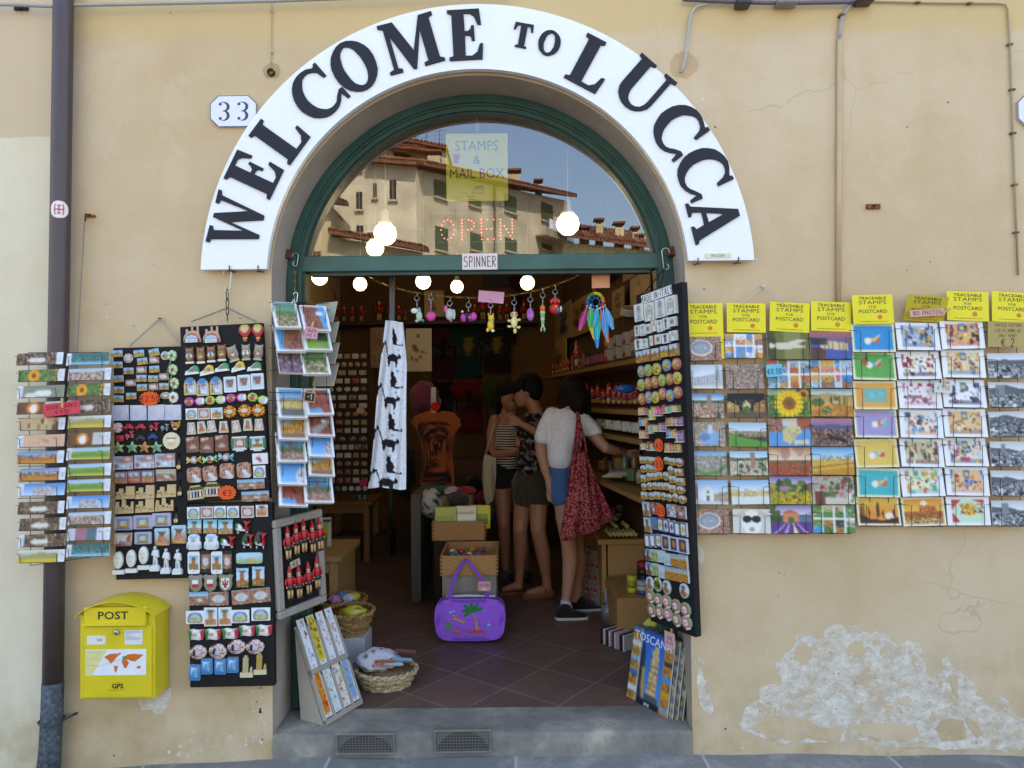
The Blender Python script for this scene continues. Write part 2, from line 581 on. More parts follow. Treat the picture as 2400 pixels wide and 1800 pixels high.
def wallmat(name,base,light,dark,top=None,topz=3.1,topcol='#d9bb78',edge=.02):
 m,N,L,b=node_mat(name)
 tc=N.new('ShaderNodeTexCoord').outputs['Object']
 big=noise(N,L,tc,.9,5,.6)
 mid=noise(N,L,tc,4.5,6,.65)
 fine=noise(N,L,tc,70,3)
 c=ramp(N,L,big,[(.3,dark),(.5,base),(.72,light)])
 c=mixn(N,L,maprange(N,L,mid,.5,.7,0,.5),c,dark)
 c=mixn(N,L,maprange(N,L,mid,.46,.3,0,.5),c,light)
 if top:
  sep=N.new('ShaderNodeSeparateXYZ')
  L.new(tc,sep.inputs[0])
  wob=noise(N,L,tc,2.2,3)
  zz=math_(N,L,'ADD',sep.outputs['Z'],math_(N,L,'MULTIPLY',math_(N,L,'SUBTRACT',wob,.5),edge*8))
  c=mixn(N,L,maprange(N,L,zz,topz-edge,topz+edge,0,.8),c,topcol)
 mp=N.new('ShaderNodeMapping')
 mp.inputs['Scale'].default_value=(9,9,.8)
 L.new(tc,mp.inputs['Vector'])
 st=noise(N,L,mp.outputs[0],1.0,5)
 c=mixn(N,L,maprange(N,L,st,.56,.8,0,.28),c,dark)
 vo=N.new('ShaderNodeTexVoronoi')
 vo.feature='DISTANCE_TO_EDGE'
 vo.inputs['Scale'].default_value=1.3
 wv=N.new('ShaderNodeMix')
 wv.data_type='VECTOR'
 wv.inputs[0].default_value=.16
 wn=N.new('ShaderNodeTexNoise')
 wn.inputs['Scale'].default_value=3.5
 wn.inputs['Detail'].default_value=6
 L.new(tc,wn.inputs['Vector'])
 L.new(tc,wv.inputs[4])
 L.new(wn.outputs['Color'],wv.inputs[5])
 L.new(wv.outputs[1],vo.inputs['Vector'])
 ck=math_(N,L,'MULTIPLY',maprange(N,L,vo.outputs['Distance'],.0035,.0,0,.3),maprange(N,L,big,.52,.62,0,1))
 c=mixn(N,L,ck,c,'#8f7653')
 sz=N.new('ShaderNodeSeparateXYZ')
 L.new(tc,sz.inputs[0])
 gr=math_(N,L,'MULTIPLY',maprange(N,L,sz.outputs['Z'],.55,.0,0,1),maprange(N,L,mid,.42,.62,0,.5))
 c=mixn(N,L,gr,c,'#b0966c')
 spots=noise(N,L,tc,26,2)
 c=mixn(N,L,maprange(N,L,spots,.74,.78,0,.5),c,'#e6dcc6')
 c=mixn(N,L,maprange(N,L,fine,.35,.65,0,.1),c,dark)
 L.new(c,b.inputs['Base Color'])
 b.inputs['Roughness'].default_value=.92
 b.inputs['Specular IOR Level'].default_value=.15
 h=math_(N,L,'ADD',math_(N,L,'MULTIPLY',mid,1.4),math_(N,L,'MULTIPLY',fine,.18))
 bump(N,L,b,h,.35,.012)
wallmat('facade_plaster','#d8be9a','#dfcaab','#cbb087',True,3.14,'#d9bc86',.03)
wallmat('neighbour_plaster','#e8dabd','#ede3ce','#dccdae',True,2.705,'#d3b896',.004)
wallmat('reveal_plaster','#b3a596','#c2b6a9','#9c8f81')
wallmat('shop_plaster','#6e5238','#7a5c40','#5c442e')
m,N,L,b=node_mat('bare_render')
tc=N.new('ShaderNodeTexCoord').outputs['Object']
n1=noise(N,L,tc,5.5,8,.72)
mp=N.new('ShaderNodeMapping')
mp.inputs['Rotation'].default_value=(0,rad(-25),0)
mp.inputs['Scale'].default_value=(1,1,1.5)
L.new(tc,mp.inputs['Vector'])
n2=noise(N,L,mp.outputs[0],16,8,.75)
c=ramp(N,L,n2,[(.22,'#ad9c83'),(.36,'#c6b69e'),(.48,'#d6c8b4'),(.6,'#eae0d2'),(.74,'#faf3ea')])
c=mixn(N,L,maprange(N,L,n1,.55,.66,0,.7),c,'#c9ab80')
c=mixn(N,L,maprange(N,L,n1,.46,.3,0,.7),c,'#f4efe8')
c=mixn(N,L,maprange(N,L,noise(N,L,tc,46,4),.6,.68,0,.8),c,'#b89f7c')
c=mixn(N,L,maprange(N,L,noise(N,L,tc,13,5),.58,.63,0,.75),c,'#d2b48a')
L.new(c,b.inputs['Base Color'])
b.inputs['Roughness'].default_value=.95
bump(N,L,b,n2,.45,.012)
m,N,L,b=node_mat('grey_stone')
tc=N.new('ShaderNodeTexCoord').outputs['Object']
n1=noise(N,L,tc,3.2,7,.68)
n2=noise(N,L,tc,24,6,.7)
c=ramp(N,L,n1,[(.3,'#67625a'),(.46,'#79736a'),(.58,'#8c8578'),(.7,'#b0a592')])
c=mixn(N,L,maprange(N,L,n2,.58,.72,0,.5),c,'#948f88')
c=mixn(N,L,maprange(N,L,n2,.42,.3,0,.45),c,'#524e48')
L.new(c,b.inputs['Base Color'])
b.inputs['Roughness'].default_value=.8
bump(N,L,b,n2,.5,.008)
m,N,L,b=node_mat('floor_tiles')
tc=N.new('ShaderNodeTexCoord').outputs['Object']
mp=N.new('ShaderNodeMapping')
mp.inputs['Rotation'].default_value=(0,0,rad(38))
L.new(tc,mp.inputs['Vector'])
br=N.new('ShaderNodeTexBrick')
br.offset=0
br.inputs['Scale'].default_value=1
br.inputs['Brick Width'].default_value=.33
br.inputs['Row Height'].default_value=.33
br.inputs['Mortar Size'].default_value=.0035
br.inputs['Color1'].default_value=(*lin('#785c50'),1)
br.inputs['Color2'].default_value=(*lin('#6b5248'),1)
br.inputs['Mortar'].default_value=(*lin('#94837a'),1)
L.new(mp.outputs[0],br.inputs['Vector'])
n1=noise(N,L,tc,6,6,.6)
c=mixn(N,L,maprange(N,L,n1,.4,.7,0,.35),br.outputs['Color'],'#4a3a37')
L.new(c,b.inputs['Base Color'])
b.inputs['Roughness'].default_value=.5
b.inputs['Specular IOR Level'].default_value=.35
bump(N,L,b,n1,.1)
m,N,L,b=node_mat('piazza_paving')
tc=N.new('ShaderNodeTexCoord').outputs['Object']
br=N.new('ShaderNodeTexBrick')
br.inputs['Scale'].default_value=1
br.inputs['Brick Width'].default_value=.8
br.inputs['Row Height'].default_value=.42
br.inputs['Mortar Size'].default_value=.007
br.inputs['Color1'].default_value=(*lin('#85827e'),1)
br.inputs['Color2'].default_value=(*lin('#76746f'),1)
br.inputs['Mortar'].default_value=(*lin('#b0aca6'),1)
L.new(tc,br.inputs['Vector'])
n1=noise(N,L,tc,5,8,.7)
n2=noise(N,L,tc,30,5,.7)
c=mixn(N,L,maprange(N,L,n1,.5,.66,0,.6),br.outputs['Color'],'#b1aca4')
c=mixn(N,L,maprange(N,L,n2,.56,.7,0,.5),c,'#605d58')
L.new(c,b.inputs['Base Color'])
b.inputs['Roughness'].default_value=.8
bump(N,L,b,n2,.5,.01)
m,N,L,b=node_mat('window_glass')
gl=N.new('ShaderNodeBsdfGlossy')
gl.inputs['Roughness'].default_value=.0
gl.inputs['Color'].default_value=(.97,.98,1,1)
tr=N.new('ShaderNodeBsdfTransparent')
tr.inputs['Color'].default_value=(.98,.99,.98,1)
ms=N.new('ShaderNodeMixShader')
fr=N.new('ShaderNodeFresnel')
fr.inputs['IOR'].default_value=1.9
L.new(math_(N,L,'MINIMUM',math_(N,L,'MULTIPLY',fr.outputs[0],1.75),1.0),ms.inputs[0])
L.new(tr.outputs[0],ms.inputs[1])
L.new(gl.outputs[0],ms.inputs[2])
L.new(ms.outputs[0],N['Material Output'].inputs['Surface'])
GLASS_MIX=fr
def emit(name,col,strength):
 m,N,L,b=node_mat(name)
 b.inputs['Base Color'].default_value=(*lin(col),1)
 b.inputs['Emission Color'].default_value=(*lin(col),1)
 b.inputs['Emission Strength'].default_value=strength
 return m
def structure(name,mb,mat):
 return mb.build(name,mat,kind='structure')
def gz(x):
 return-.05*max(0,-x-1.05)-.016*max(0,x-.8)
g=MB()
xs=[-150,-60,-20,-8]+[-4+.1*i for i in range(81)]+[8,20,60,150]
ys=[.02,-.06,-.3,-1,-3,-8,-20,-60,-150]
vs=[(x,y,(gz(max(-4,min(4,x))))-(.006*math.sin(x*9)if-.05<y else 0))for y in ys for x in xs]
n=len(xs)
g.add(vs,[(j*n+i,(j+1)*n+i,(j+1)*n+i+1,j*n+i+1)for j in range(len(ys)-1)for i in range(n-1)],'#ffffff')
structure('pavement',g,'piazza_paving')
ARC=at(1121,656,0)
CX,CZ,RO=ARC.x,ARC.z,.905
XL,XR=CX-RO,CX+RO
STEP_Z=.10
NEIGH_X=at(122,900,0).x
fa=MB()
TOP,XEND=9.0,14.0
arc=[(CX+RO*math.cos(PI*i/48),CZ+RO*math.sin(PI*i/48))for i in range(49)]
NX=NEIGH_X
def fpatch(mb,xs,zs,y=0.0):
 v=[(x,y,z)for z in zs for x in xs]
 k=len(xs)
 mb.add(v,[(j*k+i,j*k+i+1,(j+1)*k+i+1,(j+1)*k+i)for j in range(len(zs)-1)for i in range(k-1)],'#ffffff')
fpatch(fa,[NX,XL],[-.3,CZ])
fpatch(fa,[XR,XEND],[-.3,CZ])
fpatch(fa,[NX,XL],[CZ,CZ+RO+.3])
fpatch(fa,[XR,XEND],[CZ,CZ+RO+.3])
fpatch(fa,[NX,XEND],[CZ+RO+.3,TOP])
for(xa,za),(xb,zb)in zip(arc,arc[1:]):
 fa.add([(xb,0,zb),(xa,0,za),(xa,0,CZ+RO+.3),(xb,0,CZ+RO+.3)],[(0,1,2,3)],'#ffffff')
shop=thing('shop_building','tan plastered shop building with an arched doorway','building',loc=(0,0,0))
fa.build('facade','facade_plaster',shop)
rv=MB()
prof=[(XR,-.3),(XR,CZ)]+arc[1:-1]+[(XL,CZ),(XL,-.3)]
for(xa,za),(xb,zb)in zip(prof,prof[1:]):
 rv.add([(xa,0,za),(xb,0,zb),(xb,.45,zb),(xa,.45,za)],[(0,1,2,3)],'#ffffff',False)
rv.build('arch_reveal','reveal_plaster',shop)
sh=MB()
for x in(NX,XEND):
 sh.box(min(x,x+(.2 if x<0 else-.2)),max(x,x+(.2 if x<0 else-.2)),.6,10,-.3,TOP,'#cdb38a')
sh.box(NX,XEND,9.8,10,-.3,TOP,'#cdb38a')
sh.box(NX,XEND,.004,10,TOP,TOP+.3,'#9a6a4c')  # unseen walls and roof slab, added to block sun from behind the shop
sh.build('unseen_shell','plain_plaster',shop)
YB,XW,CEIL=4.4,-1.85,3.35
def xright(y):
 return 1.06-.13*(y-.45)
rm=MB()
q=lambda a,b,z0=STEP_Z-.1,z1=CEIL:rm.add([(a[0],a[1],z0),(b[0],b[1],z0),(b[0],b[1],z1),(a[0],a[1],z1)],[(0,1,2,3)],'#ffffff')
q((XW,YB),(XW,.45))
q((XW,YB),(xright(YB),YB))
q((xright(YB),YB),(xright(.45),.45))
rm.add([(XW,.45,CEIL),(xright(.45),.45,CEIL),(xright(YB),YB,CEIL),(XW,YB,CEIL)],[(0,1,2,3)],'#ffffff')
q((XW,.45),(XL,.45))
q((XR,.45),(xright(.45),.45))
for(xa,za),(xb,zb)in zip(arc,arc[1:]):
 rm.add([(xb,.45,zb),(xa,.45,za),(xa,.45,CEIL),(xb,.45,CEIL)],[(0,1,2,3)],'#ffffff')
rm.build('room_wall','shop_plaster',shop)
fl=MB()
fl.add([(XL-1,.235,STEP_Z),(1.4,.235,STEP_Z),(1.4,YB,STEP_Z),(XL-1,YB,STEP_Z)],[(0,1,2,3)],'#ffffff')
structure('floor',fl,'floor_tiles')
from mathutils import noise as mnoise
def rough_outline(pts,step=.012,amp=.012,seed=0):
 out=[]
 for i in range(len(pts)):
  a,b=Vector(pts[i]),Vector(pts[(i+1)%len(pts)])
  k=max(1,int((b-a).length/step))
  for j in range(k):
   p=a+(b-a)*j/k
   d=mnoise.noise_vector(Vector((p.x*22+seed,p.y*22,seed)))*amp+mnoise.noise_vector(Vector((p.x*70,p.y*70,seed+5)))*amp*.5
   out.append((p.x+d.x,p.y+d.y))
 return out
WALLF=Matrix(((1,0,0,0),(0,0,-1,0),(0,1,0,0),(0,0,0,1)))
def wpts(z,pts):
 return[(at(*z(x,y)).x,at(*z(x,y)).z)for x,y in pts]
zp=Z((1640,1400),2.9105)
P1=[(255,860),(290,830),(310,750),(400,690),(420,620),(480,590),(560,600),(555,530),(515,480),(530,430),(580,430),(600,380),(640,330),(650,270),(700,240),(770,250),(800,290),(830,290),(840,240),(890,190),(940,175),(985,200),(1070,195),(1090,235),(1160,250),(1220,235),(1280,240),(1300,300),(1370,330),(1420,305),(1500,305),(1525,380),(1550,440),(1560,540),(1590,550),(1640,510),(1650,410),(1700,405),(1730,490),(1790,500),(1850,570),(1895,600),(1900,660),(1940,725),(2000,725),(2060,680),(2110,710),(2120,780),(2212,840),(2400,900),(2500,980),(2400,1045),(2212,1045),(1950,1040),(1700,1030),(1500,1015),(1290,1020),(1180,985),(1080,970),(970,995),(830,990),(720,1000),(560,990),(470,970),(380,945),(300,900)]
bp=MB(WALLF)
bp.prism(rough_outline(wpts(zp,P1),.012,.012,1),-.01,.0012,'#ffffff')
bp.build('bare_plaster_patch','bare_render',shop)
zr=Z((1440,1440),4.608)
P2=[(900,560),(950,580),(975,680),(1000,800),(1040,900),(1075,1040),(1030,1080),(960,1040),(930,960),(905,860),(890,700)]
bp=MB(WALLF)
bp.prism(rough_outline(wpts(zr,P2),.01,.008,2),-.01,.0012,'#ffffff')
bp.build('bare_plaster_patch','bare_render',shop)
zl=Z((100,1300),3.318)
P3=[(740,1120),(1000,1030),(1000,1120),(960,1190),(930,1240),(880,1240),(840,1200),(770,1210)]
bp=MB(WALLF)
bp.prism(rough_outline(wpts(zl,P3),.012,.006,3),-.01,.0012,'#ffffff')
bp.build('bare_plaster_patch','bare_render',shop)
z5=Z((1500,1240),1)
P4=[(128,20),(134,12),(142,40),(150,58),(143,90),(134,70)]
bp=MB(WALLF)
bp.prism(rough_outline([(at(1500+x,1240+y).x,at(1500+x,1240+y).z)for x,y in P4],.008,.008,4),-.01,.0012,'#ffffff')
bp.build('bare_plaster_patch','bare_render',shop)
bp=MB(WALLF)
rg=random.Random(5)
for k in range(80):
 side=rg.random()
 if side<.35:
  u,v=rg.uniform(590,622),rg.uniform(1600,1740)
 elif side<.6:
  u,v=rg.uniform(1625,1660),rg.uniform(1180,1720)
 elif side<.85:
  u,v=rg.uniform(250,640),1772-(rg.random()**2)*70
 else:
  u,v=rg.uniform(1660,2380),1752-rg.random()**2*60
 c0=at(u,v)
 r=rg.uniform(.003,.011)
 if not(XL-r<c0.x<XR+r):
  o=[(c0.x+r*rg.uniform(.5,1.4)*math.cos(a),c0.z+r*rg.uniform(.5,1.6)*math.sin(a))for a in[2*PI*i/7 for i in range(7)]]
  bp.prism(o,-.01,.001,'#ffffff')
bp.build('plaster_chips','bare_render',shop,kind='stuff')
for k,o in enumerate(([(365,880),(440,800),(560,812),(720,815),(780,860),(900,890),(950,870),(985,905),(950,985),(720,960),(640,980),(480,955)],[(1010,870),(1170,860),(1300,850),(1480,880),(1500,950),(1400,985),(1250,960),(1100,940)],[(655,325),(720,310),(760,360),(760,420),(700,450),(650,410)],[(985,370),(1040,310),(1110,290),(1130,380),(1100,410),(1050,370),(1020,400)],[(1170,300),(1210,285),(1220,320),(1180,335)],[(1230,345),(1280,330),(1275,385),(1230,390)],[(1350,690),(1420,670),(1440,710),(1400,735),(1350,720)],[(1690,540),(1750,530),(1760,690),(1720,640)],[(1640,560),(1665,570),(1650,625),(1630,610)],[(1810,810),(1850,820),(1940,930),(1880,960),(1830,890)],[(1660,820),(1800,840),(1810,960),(1660,990),(1620,900)],[(1270,740),(1310,735),(1300,810),(1260,800)])):
 isl=MB(WALLF)
 isl.prism(rough_outline(wpts(zp,o),.012,.008,10+k),.0,.003,'#ffffff')
 isl.build('plaster_remnant','facade_plaster',shop)
nw=MB()
fpatch(nw,[-14,NEIGH_X],[-.5,TOP])
nw.box(-14,NEIGH_X,.01,10,TOP,TOP+.3,'#9a6a4c')
nw.build('neighbouring_wall','neighbour_plaster',label='pale yellow plaster wall of the house next door, left of the brown downpipe',cat='wall')
ds=thing('stone_doorstep','worn grey stone doorstep below the shop entrance','doorstep',loc=(CX,0,0))
mb=MB()
xs_=[XL+.002+(XR-XL-.004)*i/60 for i in range(61)]
prf=[(-.006,-.2),(-.008,.085),(.0,STEP_Z-.005),(.012,STEP_Z),(.24,STEP_Z+.003)]
vs=[]
for i,x in enumerate(xs_):
 for y,z in prf:
  k=mnoise.noise(Vector((x*5,y*9,z*6)))
  vs.append((x,y+k*.004,z+(k*.005 if z>.05 and y<.2 else 0)))
m_=len(prf)
mb.add(vs,[(i*m_+j,(i+1)*m_+j,(i+1)*m_+j+1,i*m_+j+1)for i in range(60)for j in range(m_-1)],'#ffffff',True)
mb.build('step_block','grey_stone',ds,world=True)
def vent(u0,v0,u1,v1):
 a,c=at(u0,v0,-.012),at(u1,v1,-.012)
 x0,x1,z0,z1=a.x,c.x,c.z,a.z
 f=MB()
 t=.007
 f.box(x0,x1,-.024,-.006,z1-t,z1,'#c9c9c6')
 f.box(x0,x1,-.024,-.006,z0,z0+t,'#c9c9c6')
 f.box(x0,x0+t,-.022,-.006,z0+t,z1-t,'#b8b7b3')
 f.box(x1-t,x1,-.022,-.006,z0+t,z1-t,'#b8b7b3')
 o=f.build('vent_grille','steel',ds,world=True)
 h=MB()
 h.box(x0+t,x1-t,-.0125,-.010,z0+t,z1-t,'#77736d')
 hw,cx=(x1-x0)/2-.014,(x0+x1)/2
 h.prism([(cx+hw*math.cos(PI*i/16),z0+t+(z1-z0-.02)*math.sin(PI*i/16))for i in range(17)],.0128,.0138,'#45423e',M=WALLF)
 for i in range(17):
  x=x0+t+(x1-x0-2*t)*(i+.5)/17
  h.tube([(x,-.016,z0+t),(x,-.016,z1-t)],.0009,'#8d8a84',4)
 for i in range(7):
  z=z0+t+(z1-z0-2*t)*(i+.5)/7
  h.tube([(x0+t,-.0172,z),(x1-t,-.0172,z)],.0009,'#8d8a84',4)
 g=h.build('wire_mesh','painted_metal',ds,world=True)
 g.parent=o
zv=Z((640,1660),2.169)
vent(*zv(322,122),*zv(620,226))
vent(*zv(820,104),*zv(1110,218))
fr_=thing('arched_shopfront_frame','dark green painted wooden arch frame with fanlight glass and transom','shopfront',loc=(CX,.2,STEP_Z))
GREEN='#2c5148'
def arc_ring(mb,r0,r1,y0,y1,col,a0=0,a1=180,n=64,cx=None,cz=None):
 cx,cz=CX if cx is None else cx,CZ if cz is None else cz
 vs=[]
 for i in range(n+1):
  a=rad(a0+(a1-a0)*i/n)
  for r,y in((r0,y0),(r1,y0),(r1,y1),(r0,y1)):
   vs.append((cx+r*math.cos(a),y,cz+r*math.sin(a)))
 fs=[]
 for i in range(n):
  p,k=i*4,i*4+4
  for j in range(4):
   l=(j+1)%4
   fs.append((p+j,k+j,k+l,p+l))
 fs+=[(0,1,2,3),(n*4+3,n*4+2,n*4+1,n*4)]
 mb.add(vs,fs,col)
YF=.215
pT0,pT1=at(1121,596,YF),at(1121,633,YF)
TZ1,TZ0=pT0.z,pT1.z
mb=MB()
arc_ring(mb,.868,.903,YF-.02,.3,GREEN,-4,184)
arc_ring(mb,.858,.868,YF-.008,.3,GREEN,-4,184)
arc_ring(mb,.837,.858,YF,.3,GREEN,-4,184)
arc_ring(mb,.825,.837,YF+.012,.3,'#1f3a33',-4,184)
mb.build('arch_frame','green_paint',fr_,world=True)
for s in(-1,1):
 mb=MB()
 xo,xm,xi=CX+s*.903,CX+s*.868,CX+s*.822
 zt=CZ-.07
 mb.bbox(min(xo,xm),max(xo,xm),.25,.33,STEP_Z,zt,GREEN,.004)
 mb.bbox(min(xm,xi),max(xm,xi),.262,.33,STEP_Z,zt,GREEN,.004)
 mb.build('door_post','green_paint',fr_,world=True)
mb=MB()
mb.bbox(CX-.862,CX+.862,YF+.002,.29,TZ0,TZ1,'#365e57',.004)
mb.box(CX-.80,CX+.80,YF+.02,.28,TZ0-.016,TZ0-.0005,'#1f3a33')
mb.build('transom','green_paint',fr_,world=True)
mb=MB()
zs_=TZ1-.004
pts=[(CX+.83*math.cos(PI*i/60),max(zs_,CZ+.83*math.sin(PI*i/60)))for i in range(61)]
if CZ<zs_:
 pts=[p for p in pts if p[1]>zs_]+[(CX-.83,zs_),(CX+.83,zs_)]
else:
 pts+=[(CX-.83,zs_),(CX+.83,zs_)]
YG=.252
mb.add([(x,YG,z)for x,z in pts],[tuple(range(len(pts)))],'#ffffff')
mb.build('glass_pane','window_glass',fr_,world=True)
sg=thing('welcome_sign','big white arched sign reading WELCOME TO LUCCA over the doorway','sign',loc=(CX,0,CZ))
R1,R0=642*1.86e-3,489*1.86e-3
zbl,zbr=at(555,631,-.05).z,at(1690,610,-.05).z
al=math.asin((zbl-CZ)/R1)
ar=math.asin((zbr-CZ)/R1)
ali=math.asin((zbl-CZ)/R0)
ari=math.asin((zbr-CZ)/R0)
n=72
out=[(R1*math.cos(ar+(PI-al-ar)*i/n),R1*math.sin(ar+(PI-al-ar)*i/n))for i in range(n+1)]
inn=[(R0*math.cos(ari+(PI-ali-ari)*i/n),R0*math.sin(ari+(PI-ali-ari)*i/n))for i in range(n+1)]
SM=Matrix.Translation((CX,0,CZ))@WALLF
mb=MB(SM)
for i in range(n):
 a,b_,c,d=out[i],out[i+1],inn[i+1],inn[i]
 v=[(p[0],p[1],z)for z in(.022,.050)for p in(a,b_,c,d)]
 mb.add(v,[(4,5,6,7),(0,3,2,1),(0,1,5,4),(3,7,6,2)]+([(0,4,7,3)]if i==0 else[])+([(1,2,6,5)]if i==n-1 else[]),'#fbfbfe')
mb.build('panel','plastic_white',sg,world=True)
LT={'E':(.69,[[(0,1),(.64,1),(.66,.69),(.59,.69),(.53,.86),(.45,.92),(.33,.92),(.33,.57),(.40,.57),(.45,.62),(.46,.68),(.52,.68),(.52,.38),(.46,.38),(.45,.46),(.40,.49),(.33,.49),(.33,.08),(.46,.08),(.56,.15),(.62,.32),(.69,.32),(.66,0),(0,0),(0,.06),(.08,.09),(.08,.91),(0,.94)]]),'L':(.73,[[(0,1),(.42,1),(.42,.94),(.34,.91),(.34,.08),(.50,.08),(.60,.16),(.66,.34),(.73,.34),(.70,0),(0,0),(0,.06),(.08,.09),(.08,.91),(0,.94)]]),'T':(.78,[[(.02,1),(.76,1),(.78,.70),(.71,.70),(.65,.87),(.52,.92),(.52,.09),(.62,.06),(.62,0),(.16,0),(.16,.06),(.26,.09),(.26,.92),(.13,.87),(.07,.70),(0,.70)]]),'M':(1.1,[[(0,1),(.30,1),(.57,.36),(.82,1),(1.10,1),(1.10,.94),(1.02,.91),(1.02,.09),(1.10,.06),(1.1,0),(.70,0),(.70,.06),(.78,.09),(.78,.72),(.53,0),(.47,0),(.18,.74),(.18,.09),(.26,.06),(.26,0),(0,0),(0,.06),(.09,.09),(.09,.91),(0,.94)]]),'W':(1.2,[[(0,1),(.38,1),(.38,.94),(.29,.91),(.43,.33),(.57,.97),(.66,.97),(.88,.33),(.98,.91),(.89,.94),(.89,1),(1.2,1),(1.2,.94),(1.10,.91),(.86,0),(.76,0),(.55,.62),(.42,0),(.32,0),(.08,.91),(0,.94)]]),'A':(1.0,[[(.42,1),(.58,1),(.92,.09),(1,.06),(1,0),(.56,0),(.56,.06),(.64,.09),(.58,.27),(.29,.27),(.23,.09),(.33,.06),(.33,0),(0,0),(0,.06),(.09,.09)],[(.32,.36),(.55,.36),(.44,.70)]]),'O':(.9,[_arc(.45,.5,.45,.52,0,345,23),_arc(.45,.5,.21,.42,0,345,23)]),'C':(.86,[[(.84,.64),(.84,.98),(.77,.98)]+[(.75,.93)]+_arc(.46,.5,.46,.52,58,322,18)+[(.84,.10),(.86,.02),(.92,.02),(.92,.26),(.84,.27)]+_arc(.53,.5,.29,.42,312,48,16)+[(.77,.64)]]),'U':(.98,[[(0,1),(.42,1),(.42,.94),(.33,.91),(.33,.32)]+_arc(.545,.33,.215,.25,180,360,8)[1:-1]+[(.76,.33),(.76,.91),(.66,.94),(.66,1),(.98,1),(.98,.94),(.87,.91),(.87,.32)]+_arc(.475,.32,.395,.34,0,-180,10)[1:-1]+[(.08,.32),(.08,.91),(0,.94)]]),}
K=1.86e-3
for ch,u,v,h,sx in(('W',565,519,118,.88),('E',605,408,118,.98),('L',665,320,118,1),('C',748,224,118,1),('O',838,159,120,.96),('M',971,107,120,1),('E',1098,88,119,.98),('T',1231,91,58,1),('O',1293,109,58,1),('L',1392,159,118,1),('U',1510,215,118,.95),('C',1589,312,118,1),('C',1645,412,118,1),('A',1671,524,116,.85)):
 dx,dy=(u-1121)*K,(656-v)*K
 a=math.atan2(dy,dx)-PI/2
 w,outs=LT[ch]
 s=h*K
 rg=random.Random(u)
 oo=[]
 for o in outs:
  oo.append([((x-w/2)*s*sx+rg.uniform(-1,1)*.0012,(y-.5)*s+rg.uniform(-1,1)*.0012)for x,y in o])
 mb=MB(SM)
 mb.prism(oo,.0502,.0575,'#34363c',M=Matrix.Translation((dx,dy,0))@Matrix.Rotation(a,4,'Z'))
 mb.build('letter','paper',sg,world=True)
mb=MB()
a,c=at(1652,594,-.053),at(1713,604,-.053)
mb.box(a.x,c.x,-.0535,-.0505,c.z,a.z,'#eee6c4')
mb.strokes('INSEGNA',(a.x+c.x)/2,(a.z+c.z)/2,.011,'#6d6455',.0538,WALLF,.12)
mb.build('maker_label','paper',sg,world=True)
for u,v in((538,631),(605,631),(1636,613),(1731,611)):
 mb=MB()
 p=at(u,v,-.055)
 mb.tube([(p.x,-.002,p.z-.004),(p.x,-.057,p.z-.004),(p.x,-.057,p.z+.016)],.0028,'#6b645c',6)
 mb.tube([(p.x-.018,-.03,p.z-.006),(p.x+.018,-.03,p.z-.006)],.002,'#6b645c',5)
 mb.build('support_hook','rusty_iron',sg,world=True)
zg=Z((700,240),4.096)
zh=Z((1100,240),4.148)
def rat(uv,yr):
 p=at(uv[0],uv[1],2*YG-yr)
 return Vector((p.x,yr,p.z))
HOUSE_Y=-34.0
class Panel:
 def __init__(s,ua,ya,ub,yb):
  s.a=rat((ua,700),ya)
  s.b=rat((ub,700),yb)
  s.a.z=s.b.z=0
  s.d=(s.b-s.a).normalized()
  s.n=Vector((s.d.y,-s.d.x,0))
  if s.n.y<0:
   s.n=-s.n
  s.L=(s.b-s.a).length
 def loc(s,uv):
  o=Vector((CAM.x,2*YG-CAM.y,CAM.z))
  r=ray(*uv)
  r=Vector((r.x,-r.y,r.z))
  t=(s.a-o).dot(s.n)/r.dot(s.n)
  p=o+r*t
  return(p-s.a).dot(s.d),p.z
 def M(s):
  return frame(s.a,s.d,(0,0,1))if s.d.cross(Vector((0,0,1))).dot(s.n)>0 else None
def hwin(mb,P,z,cx,cy,w,h,shut=None,frame_='#6a5f4c'):
 x0,z1=P.loc(z(cx-w/2,cy-h/2))
 x1,z0=P.loc(z(cx+w/2,cy+h/2))
 o=P.a
 def pt(x,zz,out):
  p=o+P.d*x+P.n*out
  return(p.x,p.y,zz)
 def slab(xa,xb,za,zb,n0,n1,c):
  v=[pt(xa,za,n0),pt(xb,za,n0),pt(xb,zb,n0),pt(xa,zb,n0),pt(xa,za,n1),pt(xb,za,n1),pt(xb,zb,n1),pt(xa,zb,n1)]
  mb.add(v,[(4,5,6,7),(0,1,5,4),(1,2,6,5),(2,3,7,6),(3,0,4,7)],c)
 slab(x0,x1,z0,z1,.0,.02,'#2c2f33')
 if shut:
  m=(x0+x1)/2
  slab(x0,m-.01,z0,z1,.02,.07,shut)
  slab(m+.01,x1,z0,z1,.02,.07,shut)
 else:
  m=(x0+x1)/2
  slab(m-.04,m+.04,z0,z1,.02,.05,frame_)
  slab(x0,x1,(z0+z1)/2-.03,(z0+z1)/2+.03,.021,.045,frame_)
 slab(x0-.08,x1+.08,z0-.12,z0-.01,.0,.12,'#b9a888')
def block(mb,P,z,topl,topr,depth,col,zbot=-.1,x0=None,x1=None):
 xa,za=P.loc(z(*topl))
 xb,zb=P.loc(z(*topr))
 pts=[]
 for out in(0,-depth):
  for x,zz in((xa,zbot),(xb,zbot),(xb,zb),(xa,za)):
   p=P.a+P.d*x+P.n*out
   pts.append((p.x,p.y,zz))
 mb.add(pts,[(0,1,2,3),(7,6,5,4),(0,4,5,1),(1,5,6,2),(2,6,7,3),(3,7,4,0)],col)
 return(xa,za),(xb,zb)
